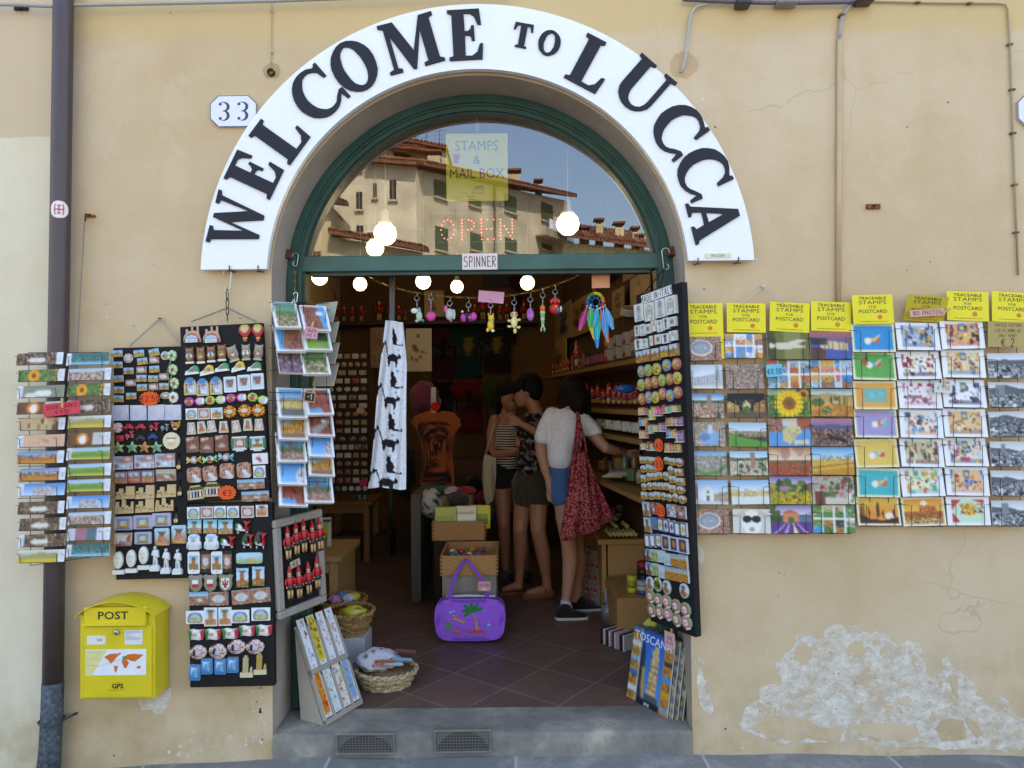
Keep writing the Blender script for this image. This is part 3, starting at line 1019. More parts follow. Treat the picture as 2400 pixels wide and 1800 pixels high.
def eave(mb,P,z,l,r,out,depth,rise,col='#7d5442',th=.22):
 (xa,za),(xb,zb)=P.loc(z(*l)),P.loc(z(*r))
 pts=[]
 for o_,dz in((out,0),(-depth,rise)):
  for t in(0,th):
   for x,zz in((xa,za),(xb,zb)):
    p=P.a+P.d*x+P.n*o_
    pts.append((p.x,p.y,zz+dz+t))
 mb.add(pts,[(0,1,3,2),(2,3,7,6),(0,4,5,1),(4,6,7,5),(0,2,6,4),(1,5,7,3)],col)
 k=int((xb-xa)/.22)
 for i in range(k):
  x=xa+(xb-xa)*(i+.5)/k
  zz=za+(zb-za)*(i+.5)/k
  a=P.a+P.d*x+P.n*(out+.03)
  c=P.a+P.d*x+P.n*-depth
  mb.tube([(a.x,a.y,zz+th+.02),(c.x,c.y,zz+rise+th+.02)],.075,jit(col,random.Random(i),.09),6)
def chimney(mb,u,v0,v1,w,yr,col='#c9b487'):
 t,bt=rat((u-w/2,v0),yr),rat((u+w/2,v1),yr)
 mb.box(t.x,bt.x,yr-.6,yr,bt.z-1.5,t.z-.35,col)
 mb.box(t.x+.08,bt.x-.08,yr-.52,yr-.08,t.z-.35,t.z-.1,'#5a4436')
 mb.box(t.x-.1,bt.x+.1,yr-.7,yr+.1,t.z-.1,t.z+.02,'#7d5442')
CREAM,SHUT='#cdc0a0','#4f5f48'
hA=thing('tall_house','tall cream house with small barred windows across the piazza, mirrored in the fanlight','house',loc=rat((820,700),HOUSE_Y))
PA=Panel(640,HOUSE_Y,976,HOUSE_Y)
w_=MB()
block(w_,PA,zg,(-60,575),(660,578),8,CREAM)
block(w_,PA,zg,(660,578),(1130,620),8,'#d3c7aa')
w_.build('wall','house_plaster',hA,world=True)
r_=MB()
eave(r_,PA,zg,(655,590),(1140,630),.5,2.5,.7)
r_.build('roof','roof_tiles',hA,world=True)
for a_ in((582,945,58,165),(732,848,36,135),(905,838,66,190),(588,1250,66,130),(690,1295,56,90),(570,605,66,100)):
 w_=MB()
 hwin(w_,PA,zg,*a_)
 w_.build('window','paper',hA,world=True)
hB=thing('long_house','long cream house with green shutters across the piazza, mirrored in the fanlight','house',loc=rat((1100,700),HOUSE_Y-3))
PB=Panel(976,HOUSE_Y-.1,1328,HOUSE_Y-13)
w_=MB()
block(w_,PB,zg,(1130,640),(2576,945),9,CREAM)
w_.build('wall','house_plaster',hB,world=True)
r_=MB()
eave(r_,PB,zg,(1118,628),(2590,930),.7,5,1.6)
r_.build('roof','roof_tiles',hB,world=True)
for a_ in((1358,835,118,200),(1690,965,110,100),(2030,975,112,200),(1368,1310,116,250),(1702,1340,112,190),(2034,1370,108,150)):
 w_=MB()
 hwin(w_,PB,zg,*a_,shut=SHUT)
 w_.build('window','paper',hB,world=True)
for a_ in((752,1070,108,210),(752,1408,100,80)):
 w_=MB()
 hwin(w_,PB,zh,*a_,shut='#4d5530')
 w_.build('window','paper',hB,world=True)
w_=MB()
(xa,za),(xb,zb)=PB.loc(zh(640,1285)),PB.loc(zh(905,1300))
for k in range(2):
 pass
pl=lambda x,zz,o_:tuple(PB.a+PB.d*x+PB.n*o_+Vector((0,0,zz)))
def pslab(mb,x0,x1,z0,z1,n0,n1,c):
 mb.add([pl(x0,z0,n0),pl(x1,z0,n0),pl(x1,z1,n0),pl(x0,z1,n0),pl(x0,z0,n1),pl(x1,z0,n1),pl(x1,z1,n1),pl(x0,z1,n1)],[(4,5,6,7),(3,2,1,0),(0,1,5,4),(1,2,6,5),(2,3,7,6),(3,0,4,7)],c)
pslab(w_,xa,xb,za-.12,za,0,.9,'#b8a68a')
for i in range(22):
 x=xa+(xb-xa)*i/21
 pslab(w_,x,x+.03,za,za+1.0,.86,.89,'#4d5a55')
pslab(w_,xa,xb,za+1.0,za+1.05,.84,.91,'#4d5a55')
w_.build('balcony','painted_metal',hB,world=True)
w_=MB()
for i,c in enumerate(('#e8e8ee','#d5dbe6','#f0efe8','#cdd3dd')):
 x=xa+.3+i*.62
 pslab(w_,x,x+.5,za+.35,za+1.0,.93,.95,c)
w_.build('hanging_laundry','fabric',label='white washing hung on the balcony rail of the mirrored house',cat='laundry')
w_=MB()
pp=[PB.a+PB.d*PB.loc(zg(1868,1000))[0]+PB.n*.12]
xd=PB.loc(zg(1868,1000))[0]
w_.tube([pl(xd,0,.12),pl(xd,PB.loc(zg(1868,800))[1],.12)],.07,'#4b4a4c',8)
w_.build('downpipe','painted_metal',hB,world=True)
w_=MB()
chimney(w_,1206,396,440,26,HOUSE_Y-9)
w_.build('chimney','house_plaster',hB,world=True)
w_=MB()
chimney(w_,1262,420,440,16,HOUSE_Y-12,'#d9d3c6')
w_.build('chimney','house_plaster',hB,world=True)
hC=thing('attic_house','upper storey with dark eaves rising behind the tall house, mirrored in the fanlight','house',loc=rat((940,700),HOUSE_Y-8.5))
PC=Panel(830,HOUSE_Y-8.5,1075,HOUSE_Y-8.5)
w_=MB()
block(w_,PC,zg,(650,400),(1080,500),6,'#b79a66')
block(w_,PC,zg,(910,380),(1420,470),9,'#c9bc9a')
w_.build('wall','house_plaster',hC,world=True)
r_=MB()
eave(r_,PC,zg,(560,400),(1120,490),.6,3,.3,'#7a4a38')
eave(r_,PC,zg,(905,362),(1430,462),.3,7,.2,'#7a4a38')
eave(r_,PC,zg,(1060,500),(1240,525),1.2,1,.2,'#8a5240')
r_.build('roof','roof_tiles',hC,world=True)
w_=MB()
chimney(w_,1017,352,400,28,HOUSE_Y-7.6)
w_.build('chimney','house_plaster',hC,world=True)
for u,v0,v1 in((975,290,350),(999,290,345),(1030,305,360)):
 w_=MB()
 a_,c_=rat((u,v0),HOUSE_Y-9),rat((u,v1),HOUSE_Y-9)
 w_.tube([a_,c_],.025,'#55565a',5)
 for k in range(4):
  zz=a_.z-.1-k*.28
  w_.tube([(a_.x-.45+k*.05,a_.y,zz),(a_.x+.45-k*.05,a_.y,zz+.1)],.016,'#55565a',4)
 w_.build('roof_aerial','painted_metal',label=f'thin television aerial on the mirrored roof, {["leftmost", "middle", "nearest the yellow stamp notice"][(u > 980) + (u > 1010)]} of three',cat='aerial',group='aerials on the mirrored roof')
hD=thing('low_house','low cream house with a red tiled lean-to roof, mirrored at the foot of the fanlight','house',loc=rat((800,700),HOUSE_Y+5))
PD=Panel(690,HOUSE_Y+5,992,HOUSE_Y+5)
w_=MB()
block(w_,PD,zg,(-20,960),(310,985),4,'#c3b48a')
block(w_,PD,zg,(310,1290),(1190,1440),4,'#c8ba92')
w_.build('wall','house_plaster',hD,world=True)
r_=MB()
eave(r_,PD,zg,(-20,940),(385,990),.5,2,.5)
eave(r_,PD,zg,(305,1280),(1195,1442),.5,2.5,.5)
r_.build('roof','roof_tiles',hD,world=True)
w_=MB()
hwin(w_,PD,zg,175,1455,76,50)
w_.build('window','paper',hD,world=True)
w_=MB()
chimney(w_,783,505,550,14,HOUSE_Y+3.5,'#d8d4c8')
w_.build('chimney','house_plaster',hD,world=True)
hE=thing('tiled_roof_house','low houses with brown tiled roofs and stubby chimneys, mirrored at the right of the fanlight','house',loc=rat((1430,700),HOUSE_Y-8))
PE=Panel(1322,HOUSE_Y-6,1545,HOUSE_Y-6)
w_=MB()
block(w_,PE,zh,(930,1360),(1760,1440),4,'#c3b48a')
w_.build('wall','house_plaster',hE,world=True)
r_=MB()
eave(r_,PE,zh,(935,1330),(1780,1440),.6,7,2.6,'#785040')
r_.build('roof','roof_tiles',hE,world=True)
for u,v0,v1,w in((1405,512,540,17),(1452,520,555,21),(1490,531,560,15),(1500,548,600,21),(1370,530,556,22)):
 w_=MB()
 chimney(w_,u,v0,v1,w,HOUSE_Y-8,'#cdbd92')
 w_.build('chimney','house_plaster',hE,world=True)
ORD=['first','second','third','fourth','fifth','sixth','seventh','eighth','ninth','tenth','eleventh','twelfth','thirteenth','fourteenth','fifteenth','sixteenth','seventeenth','eighteenth','nineteenth','twentieth','twenty-first','twenty-second','twenty-third','twenty-fourth']
RUST=['#a05a42','#b8745a','#8a4a3a','#c79a84','#6e4238','#b0a090','#d8c2b0']
def P_land(sd,top='#6fa8dc',g='#c9a24a',w=14,h=10):
 p=Pic(w,h,g,sd).grad(top,'#cfe0ee',0,.5).spk(0,.45,1,.62,['#5f7a48','#8a7a48','#a88a5a'],.9)
 return p.spk(0,.62,1,1,['#c98a3a','#d8b65a','#a86a3a','#8a5a34','#e2c87a'],.8).rect(.44,.22,.56,.7,'#9a6a4a')
def P_amph(sd,a='#b06a52',w=16,h=12,hole='#c6cdd6'):
 p=Pic(w,h,a,sd).spk(0,0,1,1,RUST,.7)
 return p.ell(.5,.5,.33,.3,'#e6d8c8').ell(.5,.5,.26,.21,hole).spk(.3,.35,.7,.65,['#eef2f6','#9aa4ae'],.2)
def P_arch(sd,bg='#f3f4f4',ring='#6a6f7e',w=14,h=14):
 p=Pic(w,h,bg,sd)
 m=(((p.X-.5)/.42)**2+((p.Y-.62)/.5)**2<=1)&(p.Y<.9)
 p.put(m,ring)
 m=(((p.X-.5)/.33)**2+((p.Y-.62)/.4)**2<=1)&(p.Y<.86)
 p.put(m,'#a8cdea')
 p.put(m&(p.Y>.55),'#d8b84a')
 return p.put(m&(p.Y>.72),'#c9d2b0').spk(.2,.5,.8,.86,['#b08a3a','#e8d67a'],.25)
def P_tower(sd,bg='#8fc1e6',tw='#b8703c',gr='#6d8a3c',w=10,h=14):
 p=Pic(w,h,bg,sd).grad(bg,'#dfeaf2',0,.6).rect(0,.62,1,1,gr).spk(0,.6,1,1,['#b0603a','#d8a060','#5f7a34','#c98a5a'],.6)
 return p.rect(.33,.2,.67,.92,tw).rect(.29,.12,.71,.26,'#5f5a34').spk(.33,.3,.67,.9,['#8e5030','#d08a55'],.3)
def P_pano(sd,w=22,h=10):
 return Pic(w,h,'#a8765c',sd).grad('#6f9fd4','#d5e2ee',0,.36).spk(0,.33,1,.42,['#54703c','#6f8256'],.9).spk(0,.42,1,1,RUST,.8).ell(.55,.62,.16,.1,'#d9d4cf')
def P_coll(sd,w=14,h=10):
 p=Pic(w,h,'#cfd6e0',sd).rect(0,0,.48,.48,'#9fb8d8').spk(0,.2,.5,.5,RUST,.6)
 p.rect(.52,0,1,.45,'#b07a70').ell(.75,.22,.16,.14,'#dcd8d8').rect(.0,.52,.3,1,'#c9c2d6').ell(.16,.75,.1,.15,'#8a5a52')
 return p.rect(.34,.52,.72,1,'#a9b4cc').ell(.53,.74,.14,.14,'#efeff2').rect(.76,.5,1,1,'#d2dcec').rect(.84,.6,.92,.95,'#a8644a')
def P_blue(sd,w=10,h=14):
 return Pic(w,h,'#3f93d2',sd).grad('#3a86c8','#6db4e4',0,.6).ell(.3,.24,.16,.1,'#e6f0f8').spk(.6,.2,.85,.9,['#8fb6d6','#5f8fb8'],.8).rect(.1,.82,.9,.95,'#3b6f9a')
def P_white(sd,w=10,h=14,c='#efefe9',acc='#8a8f92'):
 return Pic(w,h,c,sd).ell(.5,.3,.2,.2,acc,.8).rect(.35,.4,.65,.85,mixc(c,acc,.45)).rect(.2,.85,.8,.92,'#6fa6b0')
def P_whitearch(sd,w=12,h=14):
 p=Pic(w,h,'#f0efea',sd)
 d=((p.X-.5)/.34)**2+((p.Y-.5)/.38)**2
 p.put((d<=1)&(d>.62)&(p.Y<.5),'#a8905a')
 p.rect(.16,.5,.22,.85,'#a8905a').rect(.78,.5,.84,.85,'#a8905a').ell(.5,.42,.16,.1,'#8fa0ac').rect(.25,.56,.75,.62,'#a0a59e').rect(.6,.88,.76,.93,'#6a4a3a')
 return p
def P_nav(sd,w=10,h=14):
 return Pic(w,h,'#2c2f6e',sd).frame('#f2efe6',.12).ell(.5,.5,.24,.3,'#c98a3a').spk(.25,.2,.75,.8,['#8a4a2a','#e0b45a'],.3)
def P_leaf(sd,w=8,h=12):
 return Pic(w,h,'#f3f3f1',sd).frame('#2b3560',.14).frame('#f3f3f1',.06).ell(.5,.5,.2,.28,['#c9b43a','#efeff0','#6a3a7a'][sd%3])
def P_flowers(sd,w=12,h=12):
 return Pic(w,h,'#f3f1ef',sd).blobs(.2,.3,.8,.7,['#c0324a','#d86a7a'],7,.07).ell(.5,.65,.1,.14,'#a83a4a').spk(.2,.4,.8,.8,['#6a7a5a'],.1)
class Kind:
 cache={}
def slab(p,out,t=.006,bulge=0.0,rings=4,side=None):
 return lambda mb:mb.radial(out,0,t,p.fn(),bulge,rings,side=side)
def rslab(p,t=.006,side='#f0efec',border=None,bx=.06):
 def f(mb):
  if border:
   p.frame(border,bx,bx)
  mb.box(-.5,.5,-.5,.5,0,t,side)
  mb.pic(p.a,-.5,.5,-.5,.5,t+.0004)
 return f
def two(c0,c1):
 return lambda x,y:c0 if x*x+y*y<.1 else c1
def spots(cols,sd=0,k=9):
 r=random.Random(sd)
 pts=[(r.uniform(-.5,.5),r.uniform(-.5,.5),r.choice(cols))for _ in range(k*k//2)]
 return lambda x,y:min(pts,key=lambda p:(p[0]-x)**2+(p[1]-y)**2)[2]
def ringed(rim,p,k=.78):
 f=p.fn()
 return lambda x,y:f(x,y)if(x*x+y*y)*4<k*k*1.15 else rim
def sub(out,x,y,w,h=None,a=0):
 h=w if h is None else h
 c,s=math.cos(rad(a)),math.sin(rad(a))
 return[(x+px*w*c-py*h*s,y+px*w*s+py*h*c)for px,py in out]
def k_lolly(c):
 def f(mb):
  mb.radial(sub(o_ell(1,1,20),.12,.26,.7,.46),0,.010,lambda x,y:'#8a4a3a' if((x-.12)/.7)**2+((y-.26)/.46)**2<.03 else('#f2ecd8' if int(8*(math.atan2(y-.26,x-.12)+9))%3==0 else c),.004,4,c0=(.12,.26))
  mb.tube([(.0,.1,.006),(-.42,-.5,.004)],.045,'#dcc48a',6,M=Sc(1,1,.06))
 return f
def k_car(c):
 o=[(-.5,-.3),(-.4,-.32),(-.36,-.44),(-.22,-.44),(-.18,-.32),(.18,-.32),(.22,-.44),(.36,-.44),(.4,-.3),(.5,-.26),(.48,.02),(.3,.1),(.2,.4),(-.16,.44),(-.3,.12),(-.48,.04)]
 def f(mb):
  mb.radial(o,0,.010,lambda x,y:c,.004,3,c0=(0,-.05))
  mb.prism([(-.14,.12),(.14,.12),(.1,.34),(-.08,.35)],.0115,.0135,mixc(c,'#20242c',.55))
  for x in(-.29,.29):
   mb.prism(sub(o_ell(),x,-.32,.2,.26),.0105,.0135,mixc(c,'#111111',.6))
 return f
def k_scooter(c,seat='#2a2a2a',back=None):
 def f(mb):
  b2=back or c
  mb.radial([(-.5,-.05),(-.42,.2),(-.2,.24),(-.05,.0),(-.05,-.22),(-.3,-.3)],0,.010,lambda x,y:b2 if x>-.3 or not back else '#1f7a3c',.003,3,c0=(-.25,0))
  mb.radial([(.1,-.2),(.12,.3),(.0,.44),(.06,.5),(.26,.4),(.46,.44),(.46,.34),(.3,.26),(.36,-.2)],0,.011,lambda x,y:c,.003,3,c0=(.22,.1))
  mb.prism([(-.1,-.26),(.2,-.26),(.2,-.12),(-.1,-.12)],0,.008,c if not back else '#f0f0ee')
  for x in(-.28,.26):
   mb.prism(sub(o_ell(),x,-.33,.22,.3),0,.0115,'#2a2a2c')
   mb.prism(sub(o_ell(),x,-.33,.1,.14),.0116,.0125,'#c8c8c8')
  mb.prism([(-.44,.2),(-.2,.24),(-.2,.32),(-.42,.3)],0,.010,seat)
 return f
def k_boar(mb):
 k_scooter('#c02a34','#5a4a3a','#d8d8d2')(mb)
 mb.radial(sub(o_ell(1,1,14),-.16,.14,.34,.62,12),.006,.014,lambda x,y:'#54483e',.006,3,c0=(-.16,.14))
 mb.radial([(-.2,.34),(.02,.30),(.18,.36),(.16,.44),(-.02,.46),(-.08,.6),(-.14,.48),(-.22,.44)],.008,.016,lambda x,y:'#5d5146',.004,3,c0=(-.06,.4))
def k_starfish(c1,c2):
 def f(mb):
  mb.radial(o_star(5,.54,.24),0,.009,lambda x,y:'#8a5a6a' if x*x+y*y<.018 else(c1 if x*x+y*y<.09 else c2),.006,4)
 return f
def k_bottle(mb):
 mb.lathe([(.30,-.5),(.46,-.42),(.46,-.14),(.22,.06),(.13,.12),(.13,.42),(.2,.42),(.2,.5),(.001,.5)],'#3a2a1c',10,M=Matrix.Rotation(-PI/2,4,'X')@Sc(1,.012,1))
 mb.radial(sub(o_ell(1,1,12),0,-.27,.66,.24),.006,.0075,lambda x,y:'#d88a2a' if x*x+(y+.27)**2<.02 else '#e6d29a',.001,2,c0=(0,-.27))
def k_castle(var):
 def f(mb):
  r=random.Random(var)
  o=[(-.5,-.5),(.5,-.46)]
  x=.5
  top=[]
  while x>-.44:
   w=r.uniform(.1,.22)
   h=r.choice([-.05,.05,.18,.3,.46])
   top+=[(x,h),(max(-.5,x-w),h)]
   x-=w+.02
   top+=[(min(x+.02,.5),h-.1)]
  o=[(-.5,-.5),(0,-.47),(.5,-.46)]+top
  mb.prism(o,0,.009,'#d2b684','#a88a58')
  for i in range(9):
   x,y=r.uniform(-.44,.4),r.uniform(-.4,-.1)
   mb.box(x,x+.05,y,y+.09,.0085,.0098,'#8a6a3c')
  mb.box(-.46,.46,-.22,-.19,.0085,.0105,'#b8996a')
 return f
def k_mouth(mb):
 mb.radial(sub(o_ell(1,1,18),-.04,.12,.78,.76),0,.012,lambda x,y:'#ece9e2',.007,4,c0=(-.04,.12))
 mb.bbox(-.5,.5,-.5,-.3,0,.016,'#ece9e2',.02,M=Sc(1,1,1)if 0 else None)if 0 else mb.box(-.5,.5,-.5,-.32,0,.016,'#e8e5de')
 for x,y,w,h in((-.16,.22,.12,.05),(.1,.22,.12,.05),(-.03,.02,.2,.05),(-.03,.13,.05,.12)):
  mb.prism(sub(o_ell(),x,y,w,h),.0175,.0195,'#c9b69a')
def k_statuette(mb):
 c='#e6e6e4'
 mb.box(-.45,.45,-.5,-.33,0,.018,c)
 mb.box(-.36,.36,-.33,-.27,0,.015,c)
 mb.radial([(-.2,-.27),(-.04,-.28),(0,-.1),(.06,-.27),(.22,-.27),(.18,.0),(.22,.2),(.3,.02),(.36,.04),(.32,.3),(.1,.36),(-.2,.34),(-.34,.18),(-.3,.1),(-.16,.2),(-.18,0)],0,.010,lambda x,y:c,.006,3,c0=(.02,.1))
 mb.radial(sub(o_ell(1,1,12),0,.43,.2,.15),0,.012,lambda x,y:c,.005,2,c0=(0,.43))
def k_shoe(c):
 o=[(-.5,-.3),(.42,-.36),(.5,-.2),(.46,.3),(.2,.5),(.02,.34),(-.1,.06),(-.42,-.02)]
 def f(mb):
  mb.radial(o,0,.010,lambda x,y:'#f0f0ea' if y<-.2 or(x<-.24)else('#a87a6a' if(x-.2)**2+y*y<.03 else c),.004,5,c0=(.1,-.02))
  mb.box(-.5,.48,-.42,-.28,0,.012,'#f2f2ee')
  for i in range(3):
   mb.box(-.2+i*.09,-.06+i*.09,.02+i*.11,.07+i*.11,.012,.0155,'#f4f4f0',M=None)
 return f
def k_glasses(c):
 def f(mb):
  for s in(-1,1):
   p=P_tower(3)if s<0 else P_amph(4)
   fn=p.fn()
   mb.radial(sub(o_ell(1,1,18),s*.26,0,.48,.92),0,.008,(lambda fn,s:lambda x,y:fn((x-s*.26)*1.5,y)if((x-s*.26)/.24)**2+(y/.46)**2<.5 else c)(fn,s),.003,5,c0=(s*.26,0))
  mb.box(-.08,.08,.0,.14,.001,.009,c)
  mb.radial(sub(o_ell(1,1,10),.42,.02,.14,.7),.002,.0105,lambda x,y:'#ededf2',.001,2,c0=(.42,.02))
 return f
def k_balloon(mb):
 o=[(.12,-.26),(.3,-.1),(.48,.1),(.46,.3),(.26,.46),(0,.5),(-.26,.46),(-.46,.3),(-.48,.1),(-.3,-.1),(-.12,-.26)]
 mb.radial(o,0,.010,lambda x,y:'#8fb83a' if y>.4 else('#e8b02a' if y>.3 else('#d8c2a0' if abs(x)<.28 and y>0 else '#c23a2a')),.005,5,c0=(0,.15))
 mb.box(-.12,.12,-.5,-.34,0,.012,'#c23a2a')
 mb.box(-.1,.1,-.46,-.40,.012,.0135,'#5a8ac0')
 mb.box(-.16,.16,-.34,-.26,0,.011,'#e8b02a')
def k_owl(c,belly):
 def f(mb):
  o=[(-.3,-.38),(.3,-.38),(.46,-.1),(.4,.22),(.44,.5),(.22,.42),(-.22,.42),(-.44,.5),(-.4,.22),(-.46,-.1)]
  mb.radial(o,0,.010,lambda x,y:mixc(c,'#2a1a10',.25)if int((x+y)*14)%3==0 else c,.004,5)
  fn=belly.fn()
  mb.radial(sub(o_ell(1,1,16),0,-.08,.66,.42),.010,.014,lambda x,y:fn(x*1.4,(y+.08)*2.2),.001,3,c0=(0,-.08))
  for s in(-1,1):
   mb.prism(sub(o_ell(),s*.17,.28,.22,.12),.0135,.0150,mixc(c,'#f8e8c8',.5))
   mb.prism(sub(o_ell(),s*.17,.28,.09,.05),.0151,.0156,'#1a1410')
  mb.box(-.42,.42,-.5,-.38,0,.013,'#ece8e0' if belly.w!=11 else mixc(c,'#d8c48a',.6))
 return f
def k_sunflower(mb):
 for i in range(14):
  a=2*PI*i/14
  mb.radial(sub(o_ell(1,1,8),.36*math.cos(a),.36*math.sin(a),.3,.17,math.degrees(a)),0,.006+.0004*(i%3),lambda x,y:['#e88a1a','#f0b02a','#c9501a'][i%3],.002,2,c0=(.36*math.cos(a),.36*math.sin(a)))
 mb.radial(o_ell(.56,.56,16),0,.010,lambda x,y:'#b08a4a' if x*x*2+y*y*5>.12 else '#d9d0b8',.003,4)
def k_keystone(p):
 fn=p.fn()
 o=[(-.5,-.5),(0,-.5),(.5,-.5),(.42,.1),(.36,.5),(0,.5),(-.36,.5),(-.42,.1)]
 return lambda mb:mb.radial(o,0,.008,lambda x,y:fn(x,y*1.05)if abs(x)<.34 and abs(y)<.36 else '#d6c6ac',0,5)
def k_shutter(p):
 def f(mb):
  mb.box(-.5,-.34,-.28,.4,0,.008,'#4a7a58')
  mb.box(.34,.5,-.28,.4,0,.008,'#4a7a58')
  mb.box(-.34,.34,-.3,.4,0,.006,'#d8d8d2')
  mb.pic(p.a,-.3,.3,-.24,.36,.0068)
  mb.box(-.44,.44,.4,.5,0,.009,'#e4e4de')
  mb.box(-.42,.42,-.4,-.3,0,.010,'#e4e4de')
  mb.box(-.24,.24,-.5,-.4,0,.009,'#dcdcd6')
 return f
def k_candy(c,p):
 fn=p.fn()
 def f(mb):
  for s in(-1,1):
   mb.radial([(s*.2,-.1),(s*.5,-.44),(s*.42,-.1),(s*.5,.1),(s*.44,.46),(s*.2,.12)],0,.008,spots([c,mixc(c,'#ffffff',.4),mixc(c,'#000000',.3)],3,6),.002,3,c0=(s*.34,0))
  mb.radial(o_ell(.5,.92,16),0,.010,lambda x,y:fn(x*2,y),.004,4)
 return f
def k_rock(sd):
 r=random.Random(sd)
 o=sub(o_rect(1,1,.22,3),0,0,1)
 return lambda mb:mb.radial([(x+r.uniform(-.02,.02),y+r.uniform(-.02,.02))for x,y in o],0,.010,lambda x,y:('#dfe2ea' if(x+y*.4>-.12 and x+y<.1 and y<.05)else mnoise_col(x,y,sd)),.006,8)
def mnoise_col(x,y,sd,cols=('#7a4632','#a86a4c','#c89a80','#5f3828','#d8b8a4')):
 k=mnoise.noise(Vector((x*7+sd,y*7,sd)))
 return cols[int((k*.5+.5)*4.99)%5]
def k_oval(sd):
 return lambda mb:mb.radial(o_ell(1,1,22),0,.008,lambda x,y:('#c2c8dc' if((x+.05)/.17)**2+((y+.04)/.2)**2<1 and x>-.1 else('#33261f' if((x+.12)/.17)**2+((y+.04)/.24)**2<1 else mnoise_col(x,y,sd,('#7a3a34','#c08878','#e2ccc6','#5f2f2c','#a86458')))),.007,8)
def k_crate(mb):
 o=[(-.5,-.5),(.5,-.5),(.5,.16),(.28,.5),(-.28,.5),(-.5,.16)]
 mb.prism(o,0,.006,'#2a2a26','#c8a870')
 for y0,y1 in((-.5,-.36),(.06,.18),(.4,.5)):
  w=.5 if y0<.3 else .3
  mb.box(-w,w,y0,y1,.0062,.009,'#d8ba84')
 for x in(-.5,.42):
  mb.box(x,x+.08,-.5,.18,.0064,.0095,'#cdac74')
 for i in range(4):
  mb.box(-.36+i*.2,-.26+i*.2,-.34,.05,.0062,.0105,['#dfe0e8','#b8bcd0','#8a8fae','#e6e2da'][i])
  mb.radial(sub(o_ell(1,1,8),-.31+i*.2,.28,.12,.2),.0062,.009,lambda x,y:'#5f6e3a',.001,2,c0=(-.31+i*.2,.28))
def k_pisa(c):
 def f(mb):
  mb.box(-.5,.5,-.5,-.28,0,.012,'#dcd0a8')
  a=Matrix.Rotation(rad(-4),4,'Z')
  for i in range(7):
   mb.box(-.28,.14,-.28+i*.1,-.2+i*.1,0,.011,c,M=a)
   mb.box(-.24,.10,-.2+i*.1,-.18+i*.1,0,.008,mixc(c,'#3a2f1c',.5),M=a)
  mb.box(-.2,.06,.42,.5,0,.010,c,M=a)
  mb.radial([(.28,-.28),(.46,-.28),(.46,-.12),(.37,.0),(.28,-.12)],0,.010,lambda x,y:c,.002,2,c0=(.37,-.18))
 return f
def k_flag(sd):
 r=random.Random(sd)
 o=[(-.5,.4),(-.2,.46),(.1,.36),(.5,.44),(.46,-.36),(.2,-.5),(-.2,-.42),(-.42,-.5),(-.46,0)]
 return lambda mb:mb.radial(o,0,.009,lambda x,y:'#2e7a3e' if x<-.26 else('#b8283a' if x>.27 else('#d9a284' if(x+.08)**2+(y)**2<.025 else '#ecebe6')),.004,7)
def k_shield(c,lily=False):
 o=[(0,-.5),(.3,-.36),(.44,-.1),(.4,.16),(.5,.4),(.3,.48),(.12,.42),(-.12,.42),(-.3,.48),(-.5,.4),(-.4,.16),(-.44,-.1),(-.3,-.36)]
 def f(mb):
  mb.radial(o,0,.009,lambda x,y:'#8a8c78' if(x*x*4+y*y*4)>.62 else '#a08a74',.003,5)
  if lily:
   mb.prism([(-.28,-.2),(0,-.36),(.28,-.2),(.28,.28),(-.28,.28)],.0122,.0132,'#efe9e0')
   for s in(-1,0,1):
    mb.prism(sub(o_ell(1,1,8),s*.13,.02+(.08 if s==0 else 0),.1,.34,-s*30),.0133,.0140+.0003*s,'#a3243c')
   mb.box(-.2,.2,-.1,-.05,.0142,.0146,'#a3243c')
   mb.prism([(-.06,-.1),(.06,-.1),(.12,-.24),(-.12,-.24)],.0133,.0137,'#a3243c')
  else:
   mb.box(-.2,.2,-.02,.2,.0122,.0134,'#f0eeec')
   mb.box(-.2,.2,-.2,-.02,.0122,.0134,c)
 return f
def k_phone(white):
 c='#f2f2f2' if white else '#23221f'
 p=P_tower(7)if white else P_amph(8)
 def f(mb):
  mb.prism(o_rect(1,1,.12),0,.007,c)
  mb.pic(p.a,-.4,.4,-.3,.34,.0074)
  for x,k in((-.25,'#4a9a4a'),(-.08,'#e8e8e8'),(.08,'#c23a3a'),(.25,'#6a6a6a')):
   mb.box(x-.05,x+.05,-.32,-.27,.0076,.008,k)
  mb.prism(sub(o_ell(1,1,10),0,-.4,.14,.07),.0072,.0078,mixc(c,'#888888',.5))
 return f
def k_beetle(mb):
 o=[(-.5,-.4),(-.3,-.5),(.3,-.5),(.5,-.4),(.48,-.05),(.38,.06),(.4,.3),(.26,.48),(0,.5),(-.26,.48),(-.4,.3),(-.38,.06),(-.48,-.05)]
 mb.radial(o,0,.009,lambda x,y:'#9cc6e6' if(abs(x)<.26 and .2<y<.42)else('#c9a58a' if abs(x)<.12 and 0<y<.2 else('#b6c0cc' if abs(x)>.3 and y<-.2 else '#e6eaee')),.006,7)
def k_stamp(p):
 o=[]
 n=7
 for sx,sy,dx,dy in((-.5,-.5,1,0),(.5,-.5,0,1),(.5,.5,-1,0),(-.5,.5,0,-1)):
  for i in range(n):
   t=i/n
   k=.03 if i%2 else 0
   o.append((sx+dx*t+(-dy)*k,sy+dy*t+dx*k))
 fn=p.fn()
 return lambda mb:mb.radial(o,0,.007,fn,0,6)
